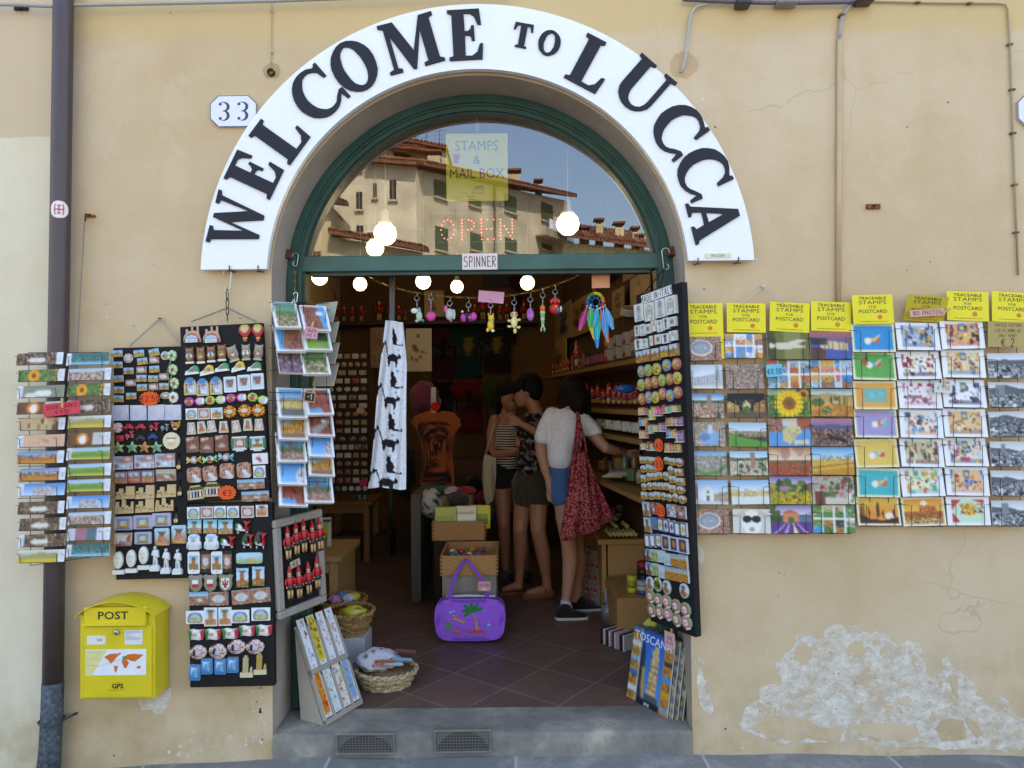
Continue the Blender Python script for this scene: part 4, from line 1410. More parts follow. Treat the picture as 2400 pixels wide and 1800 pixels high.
def k_scallop(c,sd=0,n=16):
 o=[((.5 if i%2 else .47)*math.cos(2*PI*i/(2*n)),(.5 if i%2 else .47)*math.sin(2*PI*i/(2*n)))for i in range(2*n)]
 def f(mb):
  mb.radial(o,0,.006,lambda x,y:c,.001,3)
  mb.box(-.28,.28,.12,.18,.0072,.0078,'#8a7a5a')
  mb.radial([(-.2,-.02),(.2,-.02),(.16,-.26),(-.16,-.26)],.0066,.0082,lambda x,y:'#e2c98a',.001,2,c0=(0,-.14))
  mb.radial(sub(o_ell(1,1,10),0,0,.36,.2),.0067,.0086,lambda x,y:'#f4eedc',.001,2,c0=(0,0))
 return f
def k_skull(mb):
 mb.radial([(-.2,-.5),(.2,-.5),(.28,-.24),(.44,0),(.5,.5),(.2,.36),(-.2,.36),(-.5,.5),(-.44,0),(-.28,-.24)],0,.009,lambda x,y:['#1d1a1a','#b8283a','#e0b02a'][int(abs(x)*7+abs(y)*5)%3],.004,5)
 for s in(-1,1):
  mb.prism(sub(o_ell(),s*.18,.1,.26,.22),.0132,.0142,'#e8c83a')
  mb.prism(sub(o_ell(),s*.18,.1,.12,.12),.0143,.0148,'#141414')
 mb.box(-.14,.14,-.34,-.22,.0125,.0135,'#ededea')
def k_house(c,c2,sd):
 def f(mb):
  r=random.Random(sd)
  x=-.5
  while x<.46:
   w=r.uniform(.24,.4)
   h=r.uniform(.2,.46)
   cc=r.choice([c,c2,mixc(c,'#ffffff',.4)])
   x1=min(.5,x+w)
   mb.box(x,x1,-.46,h,0,r.uniform(.008,.014),cc)
   mb.box(x-.02,x1+.02,h,h+.08,0,.012,mixc(c2,'#a8543a',.5))
   for k in range(2):
    mb.box(x+.06,x+.14,-.2+k*.22,-.06+k*.22,.0142,.0152,'#f0e8d8')
   x=x1+.01
  mb.box(-.5,.5,-.5,-.42,0,.017,'#e2ded2')
 return f
def k_shell(c,c2):
 o=[(.5*math.cos(2*PI*i/18)*(1+.06*(i%2)),.5*math.sin(2*PI*i/18)*(1+.06*(i%2)))for i in range(18)]
 def f(mb):
  mb.radial(o,0,.009,lambda x,y:'#efe6da' if(x*1.5)**2+(y*2.1)**2<.2 else(c if(x*x+y*y)<.19 else c2),.004,5)
  mb.radial(sub(o_rect(1,1,.3),.22,-.42,.4,.16,20),.004,.013,lambda x,y:'#e6e2cc',.001,2,c0=(.22,-.42))
  mb.box(-.15,.15,-.04,.04,.0125,.0138,'#a08a80')
 return f
def k_capsule(p):
 fn=p.fn()
 return lambda mb:mb.radial(o_rect(1,1,.16),0,.008,fn,.002,6)
COLS4={'blue':'#7d9bd0','green':'#9cc46a','yellow':'#dcc23a','red':'#cc5a5a'}
KINDS={'land':(rslab(P_land(1),.005),'tiny blue and ochre landscape magnet'),'land2':(rslab(P_land(2,'#86b2e0','#b88a4a'),.005),'tiny blue and brown landscape magnet'),'amphs':(rslab(P_amph(3,'#b08a58',12,9),.005),'tiny brown magnet with a pale oval square'),'rland':(lambda mb:mb.radial(o_ell(),0,.005,ringed('#e6e0d2',P_land(5)),.002,4),'small round landscape magnet with pale rim'),'ramph':(lambda mb:mb.radial(o_ell(),0,.005,ringed('#e8e2d8',P_amph(6)),.002,4),'small round rust roofed magnet'),'silver':(lambda mb:mb.radial(o_ell(),0,.006,lambda x,y:'#c8bfae' if(x*x*4+y*y*4)>.6 else('#7a6244' if(x*x*4+y*y*4)>.25 else '#d9d2c4'),.004,5),'oval silver and brown relief magnet'),'lolly':(k_lolly('#8cc47a'),'green lollipop magnet on a stick'),'lolly2':(k_lolly('#e8d6cc'),'cream and brown lollipop stick magnet'),'clear':(rslab(Pic(8,8,'#c8c6d6',4).grad('#d6d2dc','#bcbcd2').rough(.04).poly([(.3,1),(.9,.2),(1,.3),(.5,1)],'#e2e2ee',.5).rect(.7,.86,.95,.92,'#3a3a44'),.007,'#d8d8e4'),'pale lilac clear plastic square magnet'),'mint':(lambda mb:mb.radial(o_ell(),0,.008,lambda x,y:'#f0ece8' if int(10*(math.atan2(y,x)+9))%2 else '#c8606a',.004,4),'pink and white striped sweet magnet'),'redcar':(k_car('#c4323a'),'red toy car magnet'),'blackcar':(k_car('#3a3a40'),'charcoal toy car magnet'),'navycar':(k_car('#2e4a86'),'navy toy car magnet'),'redscoot':(k_scooter('#c8303a'),'red motor scooter magnet'),'greyscoot':(k_scooter('#8a8c92'),'grey motor scooter magnet'),'pinkscoot':(k_scooter('#c9525a'),'coral red motor scooter magnet'),'redhelm':(lambda mb:mb.radial(o_rect(1,.9,.3),0,.010,lambda x,y:'#c42a34' if x*x+y*y>.03 else '#a01e28',.006,4),'red rounded helmet magnet'),'skull':(k_skull,'black and red painted skull magnet'),'cream':(k_scallop('#e8dcb6'),'cream scalloped disc magnet with a cup'),'star':(k_starfish('#7ab08a','#c8c83a'),'green and yellow starfish magnet'),'star2':(k_starfish('#c98a4a','#d8a02a'),'orange and yellow starfish magnet'),'star3':(k_starfish('#6ab4a4','#a8cc4a'),'teal and lime starfish magnet'),'coll':(rslab(P_coll(4),.006),'blue and rose photo collage magnet'),'bottle':(k_bottle,'amber oil bottle magnet with a dark neck'),'redf':(rslab(P_land(8,'#8fbede','#c08a6a',12,12),.006,border='#a8323c',bx=.08),'square view magnet in a red frame'),'redf2':(rslab(P_land(9,'#7fb4d8','#d6c2b0',12,12).rect(.1,.55,.9,.7,'#b0685a'),.006,border='#a8323c',bx=.08),'square rooftop magnet in a red frame'),'panoh':(rslab(P_pano(3,18,11).grad('#c9b890','#b89a6a',0,.3),.006),'brown panorama of roofs magnet'),'castle1':(k_castle(3),'sandstone town skyline magnet'),'castle2':(k_castle(8),'sandstone castle and towers magnet'),'larch':(slab(P_arch(2,'#b6b4cc','#77738f'),o_rect(1,1,.07),.008),'lilac stone arch magnet with blue sky'),'pamph':(slab(P_amph(4,'#c07a78'),o_rect(1,1,.07),.007),'pink aerial view magnet with rounded corners'),'wtower':(slab(P_tower(5,'#a8d0e8','#b88a78','#b8685a',12,14),o_rect(1,1,.08),.007,side='#f0f0ee'),'pale upright tower magnet with rounded corners'),'mouth':(k_mouth,'white stone face medallion magnet'),'statuette':(k_statuette,'white standing figurine magnet'),'dome':(lambda mb:(mb.prism([(-.5,-.3),(.5,-.3),(.5,-.2),(.42,.1),(.42,.5),(.3,.5),(.3,.22),(.1,.26),(.1,.5),(-.02,.5),(-.02,.24),(-.2,.22),(-.2,.36),(-.34,.36),(-.34,.1),(-.46,-.1)],0,.008,'#c9a488','#8a6a54'),mb.radial([(-.4,-.3)]+_arc(0,-.3,.4,.38,180,0,10)[1:-1]+[(.4,-.3)],.006,.011,lambda x,y:'#b9c6e2' if x*x*6+(y+.3)**2*7<.62 else('#c23a34' if x>0 else '#4a8a4a'),.003,4,c0=(0,-.2)),mb.box(-.48,.5,-.5,-.3,0,.012,'#eeeeea'),mb.box(.34,.5,-.5,-.3,.0122,.0128,'#b8283a'),mb.box(-.48,-.36,-.5,-.3,.0122,.0128,'#2e7a3e'),mb.text('LUCCA',0,-.4,.12,'#3a3a44',.0129,width=.56)),'red and blue dome magnet lettered LUCCA'),'balloon':(k_balloon,'red and yellow hot air balloon magnet'),'owl':(k_owl('#8e5a34',P_tower(5)),'brown owl magnet with a tower belly'),'owl2':(k_owl('#9a6238',Pic(10,10,'#a8663c',3).rect(0,0,1,.4,'#7a8a3c').ell(.5,.6,.3,.16,'#d8c2a0')),'brown owl magnet, green and rust belly'),'sowl':(k_owl('#a8a290',Pic(11,10,'#c0726a',3).spk(0,0,1,1,RUST,.8).ell(.5,.55,.2,.2,'#d8d8dc')),'silver owl magnet with rust roofed belly'),'sowl2':(k_owl('#a49e8a',Pic(11,10,'#dfe8f0',3).rect(.35,.1,.65,1,'#b8602c').rect(0,.7,1,1,'#5f8a3c')),'silver owl magnet, orange tower belly'),'gshoe':(k_shoe('#3f9a6e'),'green basketball shoe magnet'),'yshoe':(k_shoe('#e0c23a'),'yellow basketball shoe magnet'),'warch':(lambda mb:mb.radial(o_arch(1,1.0),0,.008,(lambda fn:lambda x,y:'#d8c04a' if(x<-.36)else('#d2c4b0' if abs(x)>.36 or y<-.42 else('#3f86c0' if y>.2 else fn(x,y))))(P_coll(8).fn()),.002,6,c0=(0,0)),'arched window magnet with yellow flowers'),'wtow':(slab(Pic(10,14,'#f2f4f6',2).rect(.08,.06,.92,.94,'#cfe0ee').rect(.26,.16,.74,.95,'#9a6252').rect(.2,.1,.8,.26,'#6a5a50').spk(.26,.26,.74,.95,['#8a5444','#b07a68'],.5),o_rect(1,1,.06),.007,side='#f4f4f4'),'white framed brick tower magnet'),'mglass':(k_glasses('#c23a94'),'magenta sunglasses magnet'),'lglass':(k_glasses('#b4cc3a'),'lime green sunglasses magnet'),'sqarch':(rslab(P_arch(5),.006),'white square magnet with a grey arch'),'sqamph':(rslab(P_amph(6,'#c06a52'),.006,border='#efe6e0',bx=.06),'square rust red aerial view magnet'),'sqfield':(rslab(P_land(6,'#9cc8ea','#c86a4a',12,12),.006,border='#f2f0ec'),'square magnet, tower over red roofs'),'sqtow':(rslab(P_tower(9,'#e4eaf0','#c08a5a','#d8a060',12,12).rect(.1,.3,.24,.9,'#b8703c').rect(.78,.26,.92,.9,'#c9844c'),.006,border='#f2f0ec'),'square white magnet with orange towers'),'sunfl':(k_sunflower,'orange sunflower magnet'),'keya':(k_keystone(P_amph(9)),'stone wedge magnet with an aerial view'),'keyt':(k_keystone(P_tower(9)),'stone wedge magnet with an orange tower'),'bslab':(rslab(Pic(12,13,'#7a4a34',3).spk(0,0,1,1,['#6a3e2c','#8e5a40','#9a6a50'],.6).ell(.5,.66,.26,.12,'#b8b4ae').poly([(.08,.1),(.6,.02),(.55,.14),(.1,.22)],'#ece6dc').rect(.82,.85,.97,.96,'#3f7a4a'),.006,'#5a3828'),'brown slab magnet with a white ribbon'),'wina':(k_shutter(P_amph(2)),'green shuttered window magnet, oval square'),'wint':(k_shutter(P_tower(2,w=14,h=10)),'green shuttered window magnet with a tower'),'ycandy':(k_candy('#c8b02a',P_amph(2)),'yellow wrapped sweet magnet'),'gcandy':(k_candy('#9cc44a',P_tower(3)),'lime wrapped sweet magnet'),'bcandy':(k_candy('#5fb4de',P_amph(5)),'light blue wrapped sweet magnet'),'flow':(rslab(P_flowers(3,14,10),.005),'white card magnet with red flowers'),'rock1':(k_rock(3),'brown relief magnet of the oval square'),'pano':(rslab(P_pano(5),.006),'long panorama magnet with blue sky'),'crate':(k_crate,'wooden wine crate magnet with bottles'),'stamp':(k_stamp(P_tower(3,'#5fb4c4','#a88a64','#c8a078',14,14)),'teal postage stamp magnet with a tower'),'tscoot':(k_scooter('#b8202e','#1f7a3c','#eeeeea'),'green, white and red scooter magnet'),'boar':(k_boar,'brown wild boar riding a scooter magnet'),'beetle':(k_beetle,'white and blue rounded car magnet'),'wphone':(k_phone(True),'white telephone magnet with a tower'),'bphone':(k_phone(False),'black telephone magnet with an aerial view'),'capsule':(k_capsule(Pic(18,9,'#b6dcec',2).rect(0,.7,1,1,'#a8c48a').rect(.5,.25,.58,.8,'#c9a85a').rect(.66,.4,.74,.8,'#c9a85a').rect(.4,.55,.8,.8,'#d2b468').rect(.1,.35,.3,.5,'#c8404a')),'pale blue long magnet with a yellow skyline'),'ftower':(k_stamp(P_tower(6,'#a8d2ec','#b0683a','#5f7a3c',12,16)),'scalloped magnet with a tall brick tower'),'shield':(k_shield('#c0303a'),'shield magnet with a red and white crest'),'lily':(k_shield('#c0303a',True),'shield magnet with a red lily'),'pland':(rslab(P_pano(8,18,12),.005),'photo magnet of town under blue sky'),'pamphs':(rslab(P_amph(9,'#9a6a54',20,14),.005),'photo magnet of the oval square'),'warchw':(rslab(P_arch(4,w=20,h=14),.006),'wide white magnet with a grey arch'),'utow':(rslab(P_tower(8,'#bcdcf0','#c08a5a','#c86a3c',12,16),.006,border='#f4f3f0',bx=.05),'upright white edged tower magnet'),'flag':(k_flag(3),'waving green white and red flag magnet'),'oval':(k_oval(3),'oval relief magnet of the square'),'blue':(slab(P_blue(3),o_rect(1,1,.1),.008,side='#a88a6a'),'blue scroll magnet with a tower'),'pisa':(k_pisa('#cdbb8c'),'leaning tower magnet, pale stone'),'pisag':(k_pisa('#c8a858'),'leaning tower magnet, golden'),'rwt':(rslab(P_white(3),.014,'#cdd3d6'),'white box magnet with a tower drawing'),'rwa':(rslab(P_whitearch(3),.014,'#cdd3d6'),'white box magnet with an arch drawing'),'sm1':(rslab(P_white(4,8,10),.012,'#d5d5d2'),'small white box magnet with grey tower'),'sm2':(rslab(P_whitearch(4,9,10),.012,'#d5d5d2'),'small white box magnet with arch'),'sm3':(rslab(Pic(8,10,'#e6e2da',3).ell(.5,.5,.3,.3,'#a8a296').ell(.5,.5,.1,.1,'#6a655c'),.012,'#cfcac2'),'small stone coloured rosette magnet'),'tric':(rslab(Pic(9,8,'#f2f2f0',1).rect(0,0,.2,1,'#2e8a4a').rect(.8,0,1,1,'#c0303a').rect(.35,.3,.65,.8,'#c8c8c4'),.012,'#d5d5d2'),'small magnet striped green white and red'),'smd':(rslab(Pic(8,10,'#efeeea',3).rect(.36,.2,.64,.85,'#4a3a4a').ell(.5,.25,.2,.14,'#3a3340'),.012,'#d5d5d2'),'small white box magnet with dark figure'),'lbox':(rslab(P_land(7,'#c8d4dc','#c98a4a',10,12),.014,'#b58a62'),'wooden edged landscape box magnet'),'lboxy':(rslab(P_land(4,'#b8ccdc','#dcb83a',10,12).rect(0,.6,1,1,'#d8b02a',.6),.014,'#b58a62'),'wooden edged yellow field box magnet'),'lboxr':(rslab(P_land(4,'#c8d0d4','#a84a2a',10,12).spk(0,.5,1,1,['#b8442a','#c98a5a'],.6),.014,'#b58a62'),'wooden edged red roof box magnet'),'rotang':(rslab(P_land(12,'#c6d0c8','#d8b03a',9,8),.012,'#c8966a'),'small yellow landscape block magnet'),'rround':(lambda mb:mb.radial(o_ell(1,1,16),0,.011,P_land(13,'#c2ccc4','#d8b03a',9,9).fn(),.002,4,side='#c8906a'),'small round yellow landscape magnet'),'ptall':(rslab(P_tower(12,'#9cc4e0','#a8684a','#7a8a4a'),.008),'upright photo magnet with a tower'),'pam':(rslab(Pic(10,12,'#6a4a40',5).spk(0,0,1,1,RUST+['#3a2a28'],.9).ell(.5,.6,.24,.16,'#d8dade'),.008),'photo magnet of brown roofs'),'pcol':(rslab(P_coll(9,12,12),.008),'photo collage magnet'),'pblue':(rslab(Pic(10,10,'#6a86b8',5).spk(0,.4,1,1,['#54607a','#8a7a8a','#a8a0a8'],.8),.008),'blue grey photo magnet'),'leafy':(rslab(P_leaf(0),.010),'navy bordered tile magnet with yellow motif'),'leafw':(rslab(P_leaf(1),.010),'navy bordered tile magnet with white motif'),'leafp':(rslab(P_leaf(2),.010),'navy bordered tile magnet with purple motif'),'navt':(rslab(P_nav(4),.010),'navy tile magnet with an orange animal'),'sky1':(rslab(P_tower(14,'#4a8cc8','#7a3a3a','#3a4a5a'),.010),'blue sky magnet with a dark tower'),'grn':(rslab(Pic(9,12,'#8aa45a',3).grad('#c8d8dc','#8aa45a',0,.4).spk(0,.4,1,1,['#6a8a3a','#b8b06a','#d8d0a0'],.7),.010),'green hillside photo magnet'),'pale':(rslab(Pic(9,12,'#c8d6dc',3).spk(0,.5,1,1,['#a8b4b4','#8a9a9a','#e2e6e4'],.7),.010),'pale grey blue photo magnet'),'aut':(rslab(Pic(9,12,'#c8823a',3).grad('#7ab0d8','#e0d0a0',0,.35).spk(0,.4,1,1,['#b8442a','#e0b03a','#7a8a3a','#d8702a'],.8),.010),'orange autumn vineyard photo magnet'),'ov1':(lambda mb:mb.radial(o_ell(1,1,20),0,.008,ringed('#eeeeea',P_tower(5),.84),.003,5),'white rimmed oval magnet with a tower'),'ov2':(lambda mb:mb.radial(o_ell(1,1,20),0,.008,ringed('#eeeeea',Pic(9,9,'#5f6a2a',2).blobs(0,0,1,1,['#8a9a3a','#3a3a1c','#c8c83a'],9,.2),.84),.003,5),'white rimmed oval magnet, green fruit'),'shell':(k_shell('#b86a5e','#94c48a'),'scalloped shell magnet, rose and green'),'shellp':(k_shell('#d8708a','#8ac48a'),'scalloped shell magnet, bright pink'),}
for k_,c_ in COLS4.items():
 KINDS['disc'+k_]=((lambda c:lambda mb:mb.radial(o_ell(1,1,20),0,.009,ringed(c,Pic(10,10,'#b8a83a',4).grad('#c8ccc4','#c0b06a',0,.5).spk(0,.4,1,1,['#c8b03a','#a86a3a','#6a7a3a','#e8d88a'],.7),.76),.003,6,side=mixc(c,'#ffffff',.25)))(c_),f'round landscape magnet with {k_} rim')
for i_,(a_,b__,w__)in enumerate((('#d88a6a','#dcc06a','coral and straw'),('#d8cc3a','#7ab8a0','yellow and teal'),('#d86a8a','#b8383a','pink and red'),('#6ac49a','#c86a5a','mint and brick'),('#e0a84a','#8aa45a','amber and olive'),('#6aa0d0','#d8c06a','sky blue and straw'),('#d8783a','#b89a4a','orange and ochre'),('#d88aa4','#9a7a9a','rose and mauve'))):
 KINDS['h%d'%i_]=(k_house(a_,b__,i_+3),f'{w__} row of little houses magnet')
_kc={}
def kmesh(k):
 if k not in _kc:
  mb=MB()
  KINDS[k][0](mb)
  _kc[k]=mb.mesh('fridge_magnet','resin')
 return _kc[k]
class Board:
 def __init__(s,z,TL,TR,BL,yl,yr,yb=None):
  s.z=z
  p0,p1,p2=at(*z(*TL),yl),at(*z(*TR),yr),at(*z(*BL),yl if yb is None else yb)
  s.M=frame(p2,p1-p2 if 0 else p1-p0,p0-p2)
  s.I=s.M.inverted()
  s.p,s.n=p2,s.M.col[2].to_3d()
  s.w,s.h=(p1-p0).dot(s.M.col[0].to_3d()),(s.I@p0).y
 def loc(s,x,y):
  q=s.I@hit(*s.z(x,y),s.p,s.n)
  return q.x,q.y
 def rect(s,cx,cy,w,h):
  ax,ay=s.loc(cx-w/2,cy)
  bx,by=s.loc(cx+w/2,cy)
  dx,dy=s.loc(cx,cy-h/2)
  ex,ey=s.loc(cx,cy+h/2)
  x,y=s.loc(cx,cy)
  return x,y,abs(bx-ax),abs(dy-ey)
NMAG=0
def magnet(B,k,cx,cy,w,h,rot,label,group):
 global NMAG
 NMAG+=1
 x,y,ww,hh=B.rect(cx,cy,w,h)
 o=bpy.data.objects.new('fridge_magnet',kmesh(k))
 COL.objects.link(o)
 o.matrix_basis=B.M@T(x,y,.0006)@Rz(rot)@Sc(ww,hh,1)
 if len(label.replace(',','').split())>16:
  print('LONG',label)
 tag(o,label,'magnet',group)
def rows(B,rws,bname,group):
 for i,r in enumerate(rws):
  r=sorted(r,key=lambda e:e[1])
  for j,e in enumerate(r):
   k,cx,cy,w,h=e[:5]
   rot=e[5]if len(e)>5 else 0
   pos=ORD[j]if len(r)>1 else 'alone'
   words=KINDS[k][1]
   if len(r)==1:
    lb=f'{words}, alone in {ORD[i]} row, {bname}'
   else:
    lb=f'{words}, {ORD[j]} in {ORD[i]} row, {bname}'
   magnet(B,k,cx,cy,w,h,rot,lb,group)
def burst(B,cx,cy,w,h,txt,label,thick=.004,rot=0,col='#f0602c',name='price_star',small=None):
 x,y,ww,hh=B.rect(cx,cy,w,h)
 o=[]
 n=15
 for i in range(2*n):
  a=PI*i/n
  r=.5 if i%2==0 else .42
  px,py=r*math.cos(a),max(-.42,r*math.sin(a))
  o.append((px,py))
 mb=MB()
 mb.prism([(px*ww,py*hh)for px,py in o],0,.0015,col)
 mb.strokes(txt,0,-.02*hh,hh*.36,'#4a2a1c',.0018,lw=.12)
 mb.build(name,'paper',M=B.M@T(x,y,thick+.012)@Rz(rot),label=label,cat='price tag')
def link_chain(mb,a,b,r=.008,wire=.0014,col='#8d8a84',sag=0.0,asp=1.6):
 a,b=Vector(a),Vector(b)
 L=(b-a).length
 n=max(2,int(L/(r*asp*1.5)))
 pts=[a+(b-a)*(i/n)+Vector((0,0,-sag*4*(i/n)*(1-i/n)))for i in range(n+1)]
 for i in range(n):
  c,d=(pts[i]+pts[i+1])/2,(pts[i+1]-pts[i])
  l=d.length*.5*1.25
  d.normalize()
  u=d.cross(Vector((0,1,0)))
  u=u.normalized()if u.length>.01 else Vector((1,0,0))
  v=d.cross(u)
  s=u if i%2==0 else(v*.9+u*.45)
  ring=[c+d*l*math.cos(t)+s*r*.55*math.sin(t)for t in[2*PI*k/8 for k in range(8)]]
  mb.tube(ring,wire,col,4,closed=True)
def s_hook(mb,top,h,r,col='#d6dad8',wire=.0022,flip=1):
 t=Vector(top)
 p=[]
 for k in range(9):
  a=rad(200-25*k*1.0)
  p.append(t+Vector((flip*r*math.cos(a),0,r*math.sin(a))))
 for k in range(9):
  a=rad(45+25*k)
  p.append(t+Vector((flip*r*math.cos(-a-PI*0)*.8,0,-h+r+r*math.sin(-a)*.8)))
 mb.tube(p,wire,col,6)
def board_thing(name,label,B,t=.028,extra=None):
 th=thing(name,label,'display board',M=B.M)
 mb=MB()
 if extra:
  mb.prism([B.loc(*q)for q in extra],-t,0,'#1b1a1b')
 else:
  mb.bbox(0,B.w,0,B.h,-t,0,'#1b1a1b',.003)
 mb.build('panel','black_board',th)
 return th
B1=Board(Z((250,800),2.911),(36,45),(530,33),(62,1628),-.055,-.055)
b1=board_thing('magnet_board','narrow black board of souvenir magnets, hung above the yellow post box',B1)
mb=MB()
pk=at(375,746,-.012)
for u in(305,425):
 link_chain(mb,at(u,810,-.04),pk,.006,.0012,'#a5a39c')
mb.tube([pk+Vector((0,.012,0)),pk+Vector((0,-.01,0))],.003,'#5a4a3a',6)
mb.build('chain','steel',b1,world=True)
g1='magnets on the narrow left board'
rows(B1,[[('land',76,84,66,46),('ramph',151,116,62,62),('land',222,83,68,46,5),('land',326,77,66,50,12),('rland',402,98,58,58),('lolly',443,140,84,160)],[('land2',76,161,66,44),('land',246,136,66,46,5),('amphs',326,129,64,44)],[('land2',152,202,66,44),('amphs',239,195,66,46),('land',328,190,64,46,3),('lolly',449,236,84,160)],[('land',81,256,68,46,4),('amphs',166,284,66,44),('land2',240,252,66,46),('land',320,255,64,44,-3),('amphs',392,241,64,46)],[('land2',86,331,66,46,-3),('land',244,315,66,46),('amphs',322,311,62,46),('land2',394,307,64,44,-2),('lolly',460,330,80,164)],[('land',82,391,66,46,-3),('land2',170,373,66,44),('silver',407,370,72,46),('lolly2',452,424,88,160)],[('clear',99,488,112,104),('clear',222,487,110,104),('clear',344,485,112,106),('clear',458,485,108,104)],[('mint',82,589,62,68),('redcar',158,583,68,46),('redcar',239,583,70,46),('redscoot',332,583,68,60),('greyscoot',405,588,62,54),('skull',476,577,60,72)],[('redhelm',98,661,54,46),('pinkscoot',166,640,70,56,12),('blackcar',238,658,66,42),('navycar',322,650,66,44),('cream',446,678,120,120)],[('star',86,725,86,80,8),('star3',181,723,86,80),('star2',264,723,84,80,-6),('star3',346,723,86,80,5)],[('coll',116,829,132,90),('coll',261,820,134,90),('coll',401,811,134,92),('bottle',495,822,40,128)],[('redf',97,931,82,82),('redf2',189,925,84,82),('redf',283,923,84,84),('panoh',408,912,134,78)],[('castle1',132,1030,132,92),('castle1',267,1025,132,98),('castle1',412,1018,134,92),('bottle',502,1003,42,124)],[('castle2',126,1124,128,104),('castle1',265,1118,130,98),('castle2',398,1110,126,96)],[('larch',121,1240,126,92),('larch',253,1232,128,94),('larch',380,1215,126,90),('bottle',476,1188,42,124)],[('pamph',117,1350,124,90),('larch',254,1340,114,82),('wtower',382,1332,98,118),('wtower',497,1315,98,124)],[('mouth',91,1508,80,152),('mouth',178,1497,80,154),('mouth',262,1475,80,156),('statuette',337,1478,70,168),('statuette',411,1495,70,168),('statuette',490,1500,70,168)],],'narrow left board',g1)
burst(B1,307,390,148,104,'€2.50','orange star price tag reading € 2.50 on the narrow left board')
B2=Board(Z((420,740),3.7708),(40,98),(768,60),(70,1655),-.06,-.06)
b2=board_thing('magnet_board','black board of souvenir magnets, hung by a hook from the welcome sign',B2)
mb=MB()
pk=at(533,722,-.03)
for u in(449,600):
 link_chain(mb,at(u,754,-.045),pk,.006,.0012,'#8d8a84')
link_chain(mb,pk,at(533,680,-.035),.011,.002,'#3a3733',asp=2)
link_chain(mb,pk,at(533,752,-.05),.011,.002,'#3a3733',asp=2)
mb.build('chain','steel',b2,world=True)
mb=MB()
s_hook(mb,at(533,640,-.036),.085,.017)
mb.build('hook','steel',b2,world=True)
g2='magnets on the hook-hung board'
rows(B2,[[('dome',118,168,150,138),('dome',290,168,150,140),('balloon',588,155,112,152),('balloon',702,152,106,152)],[('owl',100,350,82,150),('owl2',198,348,80,152),('owl',290,338,82,150),('owl2',383,326,82,152),('sowl',480,335,98,146,14),('sowl2',597,322,82,146),('sowl',706,322,84,146,-8)],[('gshoe',120,483,126,86,4),('yshoe',250,483,128,92,10),('gshoe',384,457,126,84,4),('yshoe',523,450,124,92,12),('gshoe',669,450,126,86,2)],[('warch',103,622,108,156),('warch',213,630,106,156),('warch',331,617,110,160),('wtow',454,608,108,138),('wtow',577,592,112,138),('wtow',695,580,112,140)],[('mglass',142,758,182,84),('lglass',326,745,182,80),('mglass',510,725,182,82),('lglass',700,732,184,84,-18)],[('sqarch',114,868,100,98),('sqamph',223,866,102,98),('sqfield',336,862,104,98),('sunfl',452,848,116,110),('sunfl',583,838,120,112),('sunfl',704,836,118,112)],[('keya',113,996,80,106),('keyt',203,986,84,106,6),('keya',290,978,84,104,4),('keyt',397,982,84,102),('keya',506,977,82,106,5),('keyt',611,962,84,106),('keya',709,962,84,104)],[('bslab',125,1138,116,138,2),('bslab',250,1142,118,138,-2),('bslab',381,1125,118,142,1),('wina',539,1132,146,132),('wint',696,1130,150,130)],[('ycandy',137,1274,136,70),('gcandy',277,1269,136,70,4),('bcandy',419,1248,138,76,-6),('flow',719,1262,136,96)],[('rock1',141,1405,128,132),('rock1',280,1393,128,134,3),('rock1',430,1370,130,132,-4),('rock1',579,1362,128,134),('sqarch',713,1377,106,106)],[('crate',152,1560,142,122,4),('crate',298,1533,146,124),('pano',637,1487,238,86)],[('pano',676,1594,240,88)],],'hook-hung board',g2)
burst(B2,438,1560,170,140,'€3','orange star price tag reading € 3 on the hook-hung board')
B3=Board(Z((420,1160),3.608),(68,76),(782,62),(90,1630),-.06,-.06)
b3=board_thing('magnet_board','black board of souvenir magnets, beneath the hook-hung board and right of the post box',B3)
g3='magnets on the lower board'
rows(B3,[[('sqarch',125,150,104,98),('sqamph',239,146,104,98),('sqarch',349,142,98,98),('sqarch',459,142,100,98),('sqamph',582,142,104,98),('sqtow',703,132,100,98)],[('stamp',135,265,116,122),('stamp',267,264,116,120),('stamp',396,268,122,124),('tscoot',545,272,140,120)],[('beetle',131,395,124,132),('beetle',279,393,126,132),('tscoot',420,398,136,112),('boar',587,390,104,136),('boar',693,385,104,156)],[('wphone',129,571,100,186),('bphone',229,563,88,186),('wphone',323,571,96,188),('bphone',412,562,84,184),('capsule',598,532,220,92)],[('shield',147,744,124,154),('shield',271,740,124,154),('lily',400,740,124,156),('ftower',539,697,102,164),('ftower',673,684,102,162)],[('pland',170,874,160,112),('pamphs',337,876,158,110),('pamphs',529,862,160,118,4),('pamphs',691,846,160,118,4)],[('warchw',140,1032,154,108),('utow',271,1028,110,156),('utow',391,1025,108,154),('warchw',519,1024,154,108),('warchw',694,1005,156,108)],[('flag',152,1175,138,98),('flag',293,1172,140,98),('flag',438,1165,142,96),('flag',580,1142,140,94),('flag',722,1138,140,98)],[('oval',164,1325,150,118),('oval',332,1318,150,126,-15),('oval',490,1280,152,118),('oval',646,1280,156,120)],[('blue',138,1496,96,134,-3),('blue',240,1444,96,132),('blue',354,1446,98,132),('blue',459,1432,96,132),('pisa',575,1445,106,180),('pisag',690,1422,106,178)],],'lower board',g3)
z4a,z4b=Z((1470,650),3.689),Z((1480,1060),3.772)
B4=Board(lambda x,y:(x,y),(1492.5,693),(1597,663),(1526,1452),.17,-.10,.20)
b4=board_thing('magnet_board','tall black board of souvenir magnets lettered MADE IN ITALY, in the right of the doorway',B4,.03,[(1525,1455),(1631,1494),(1598,661),(1491,692)])
mb=MB()
tp=at(1558,628,.12)
link_chain(mb,B4.M@Vector((.1,B4.h,-.01)),tp,.008,.0014,'#3a3733')
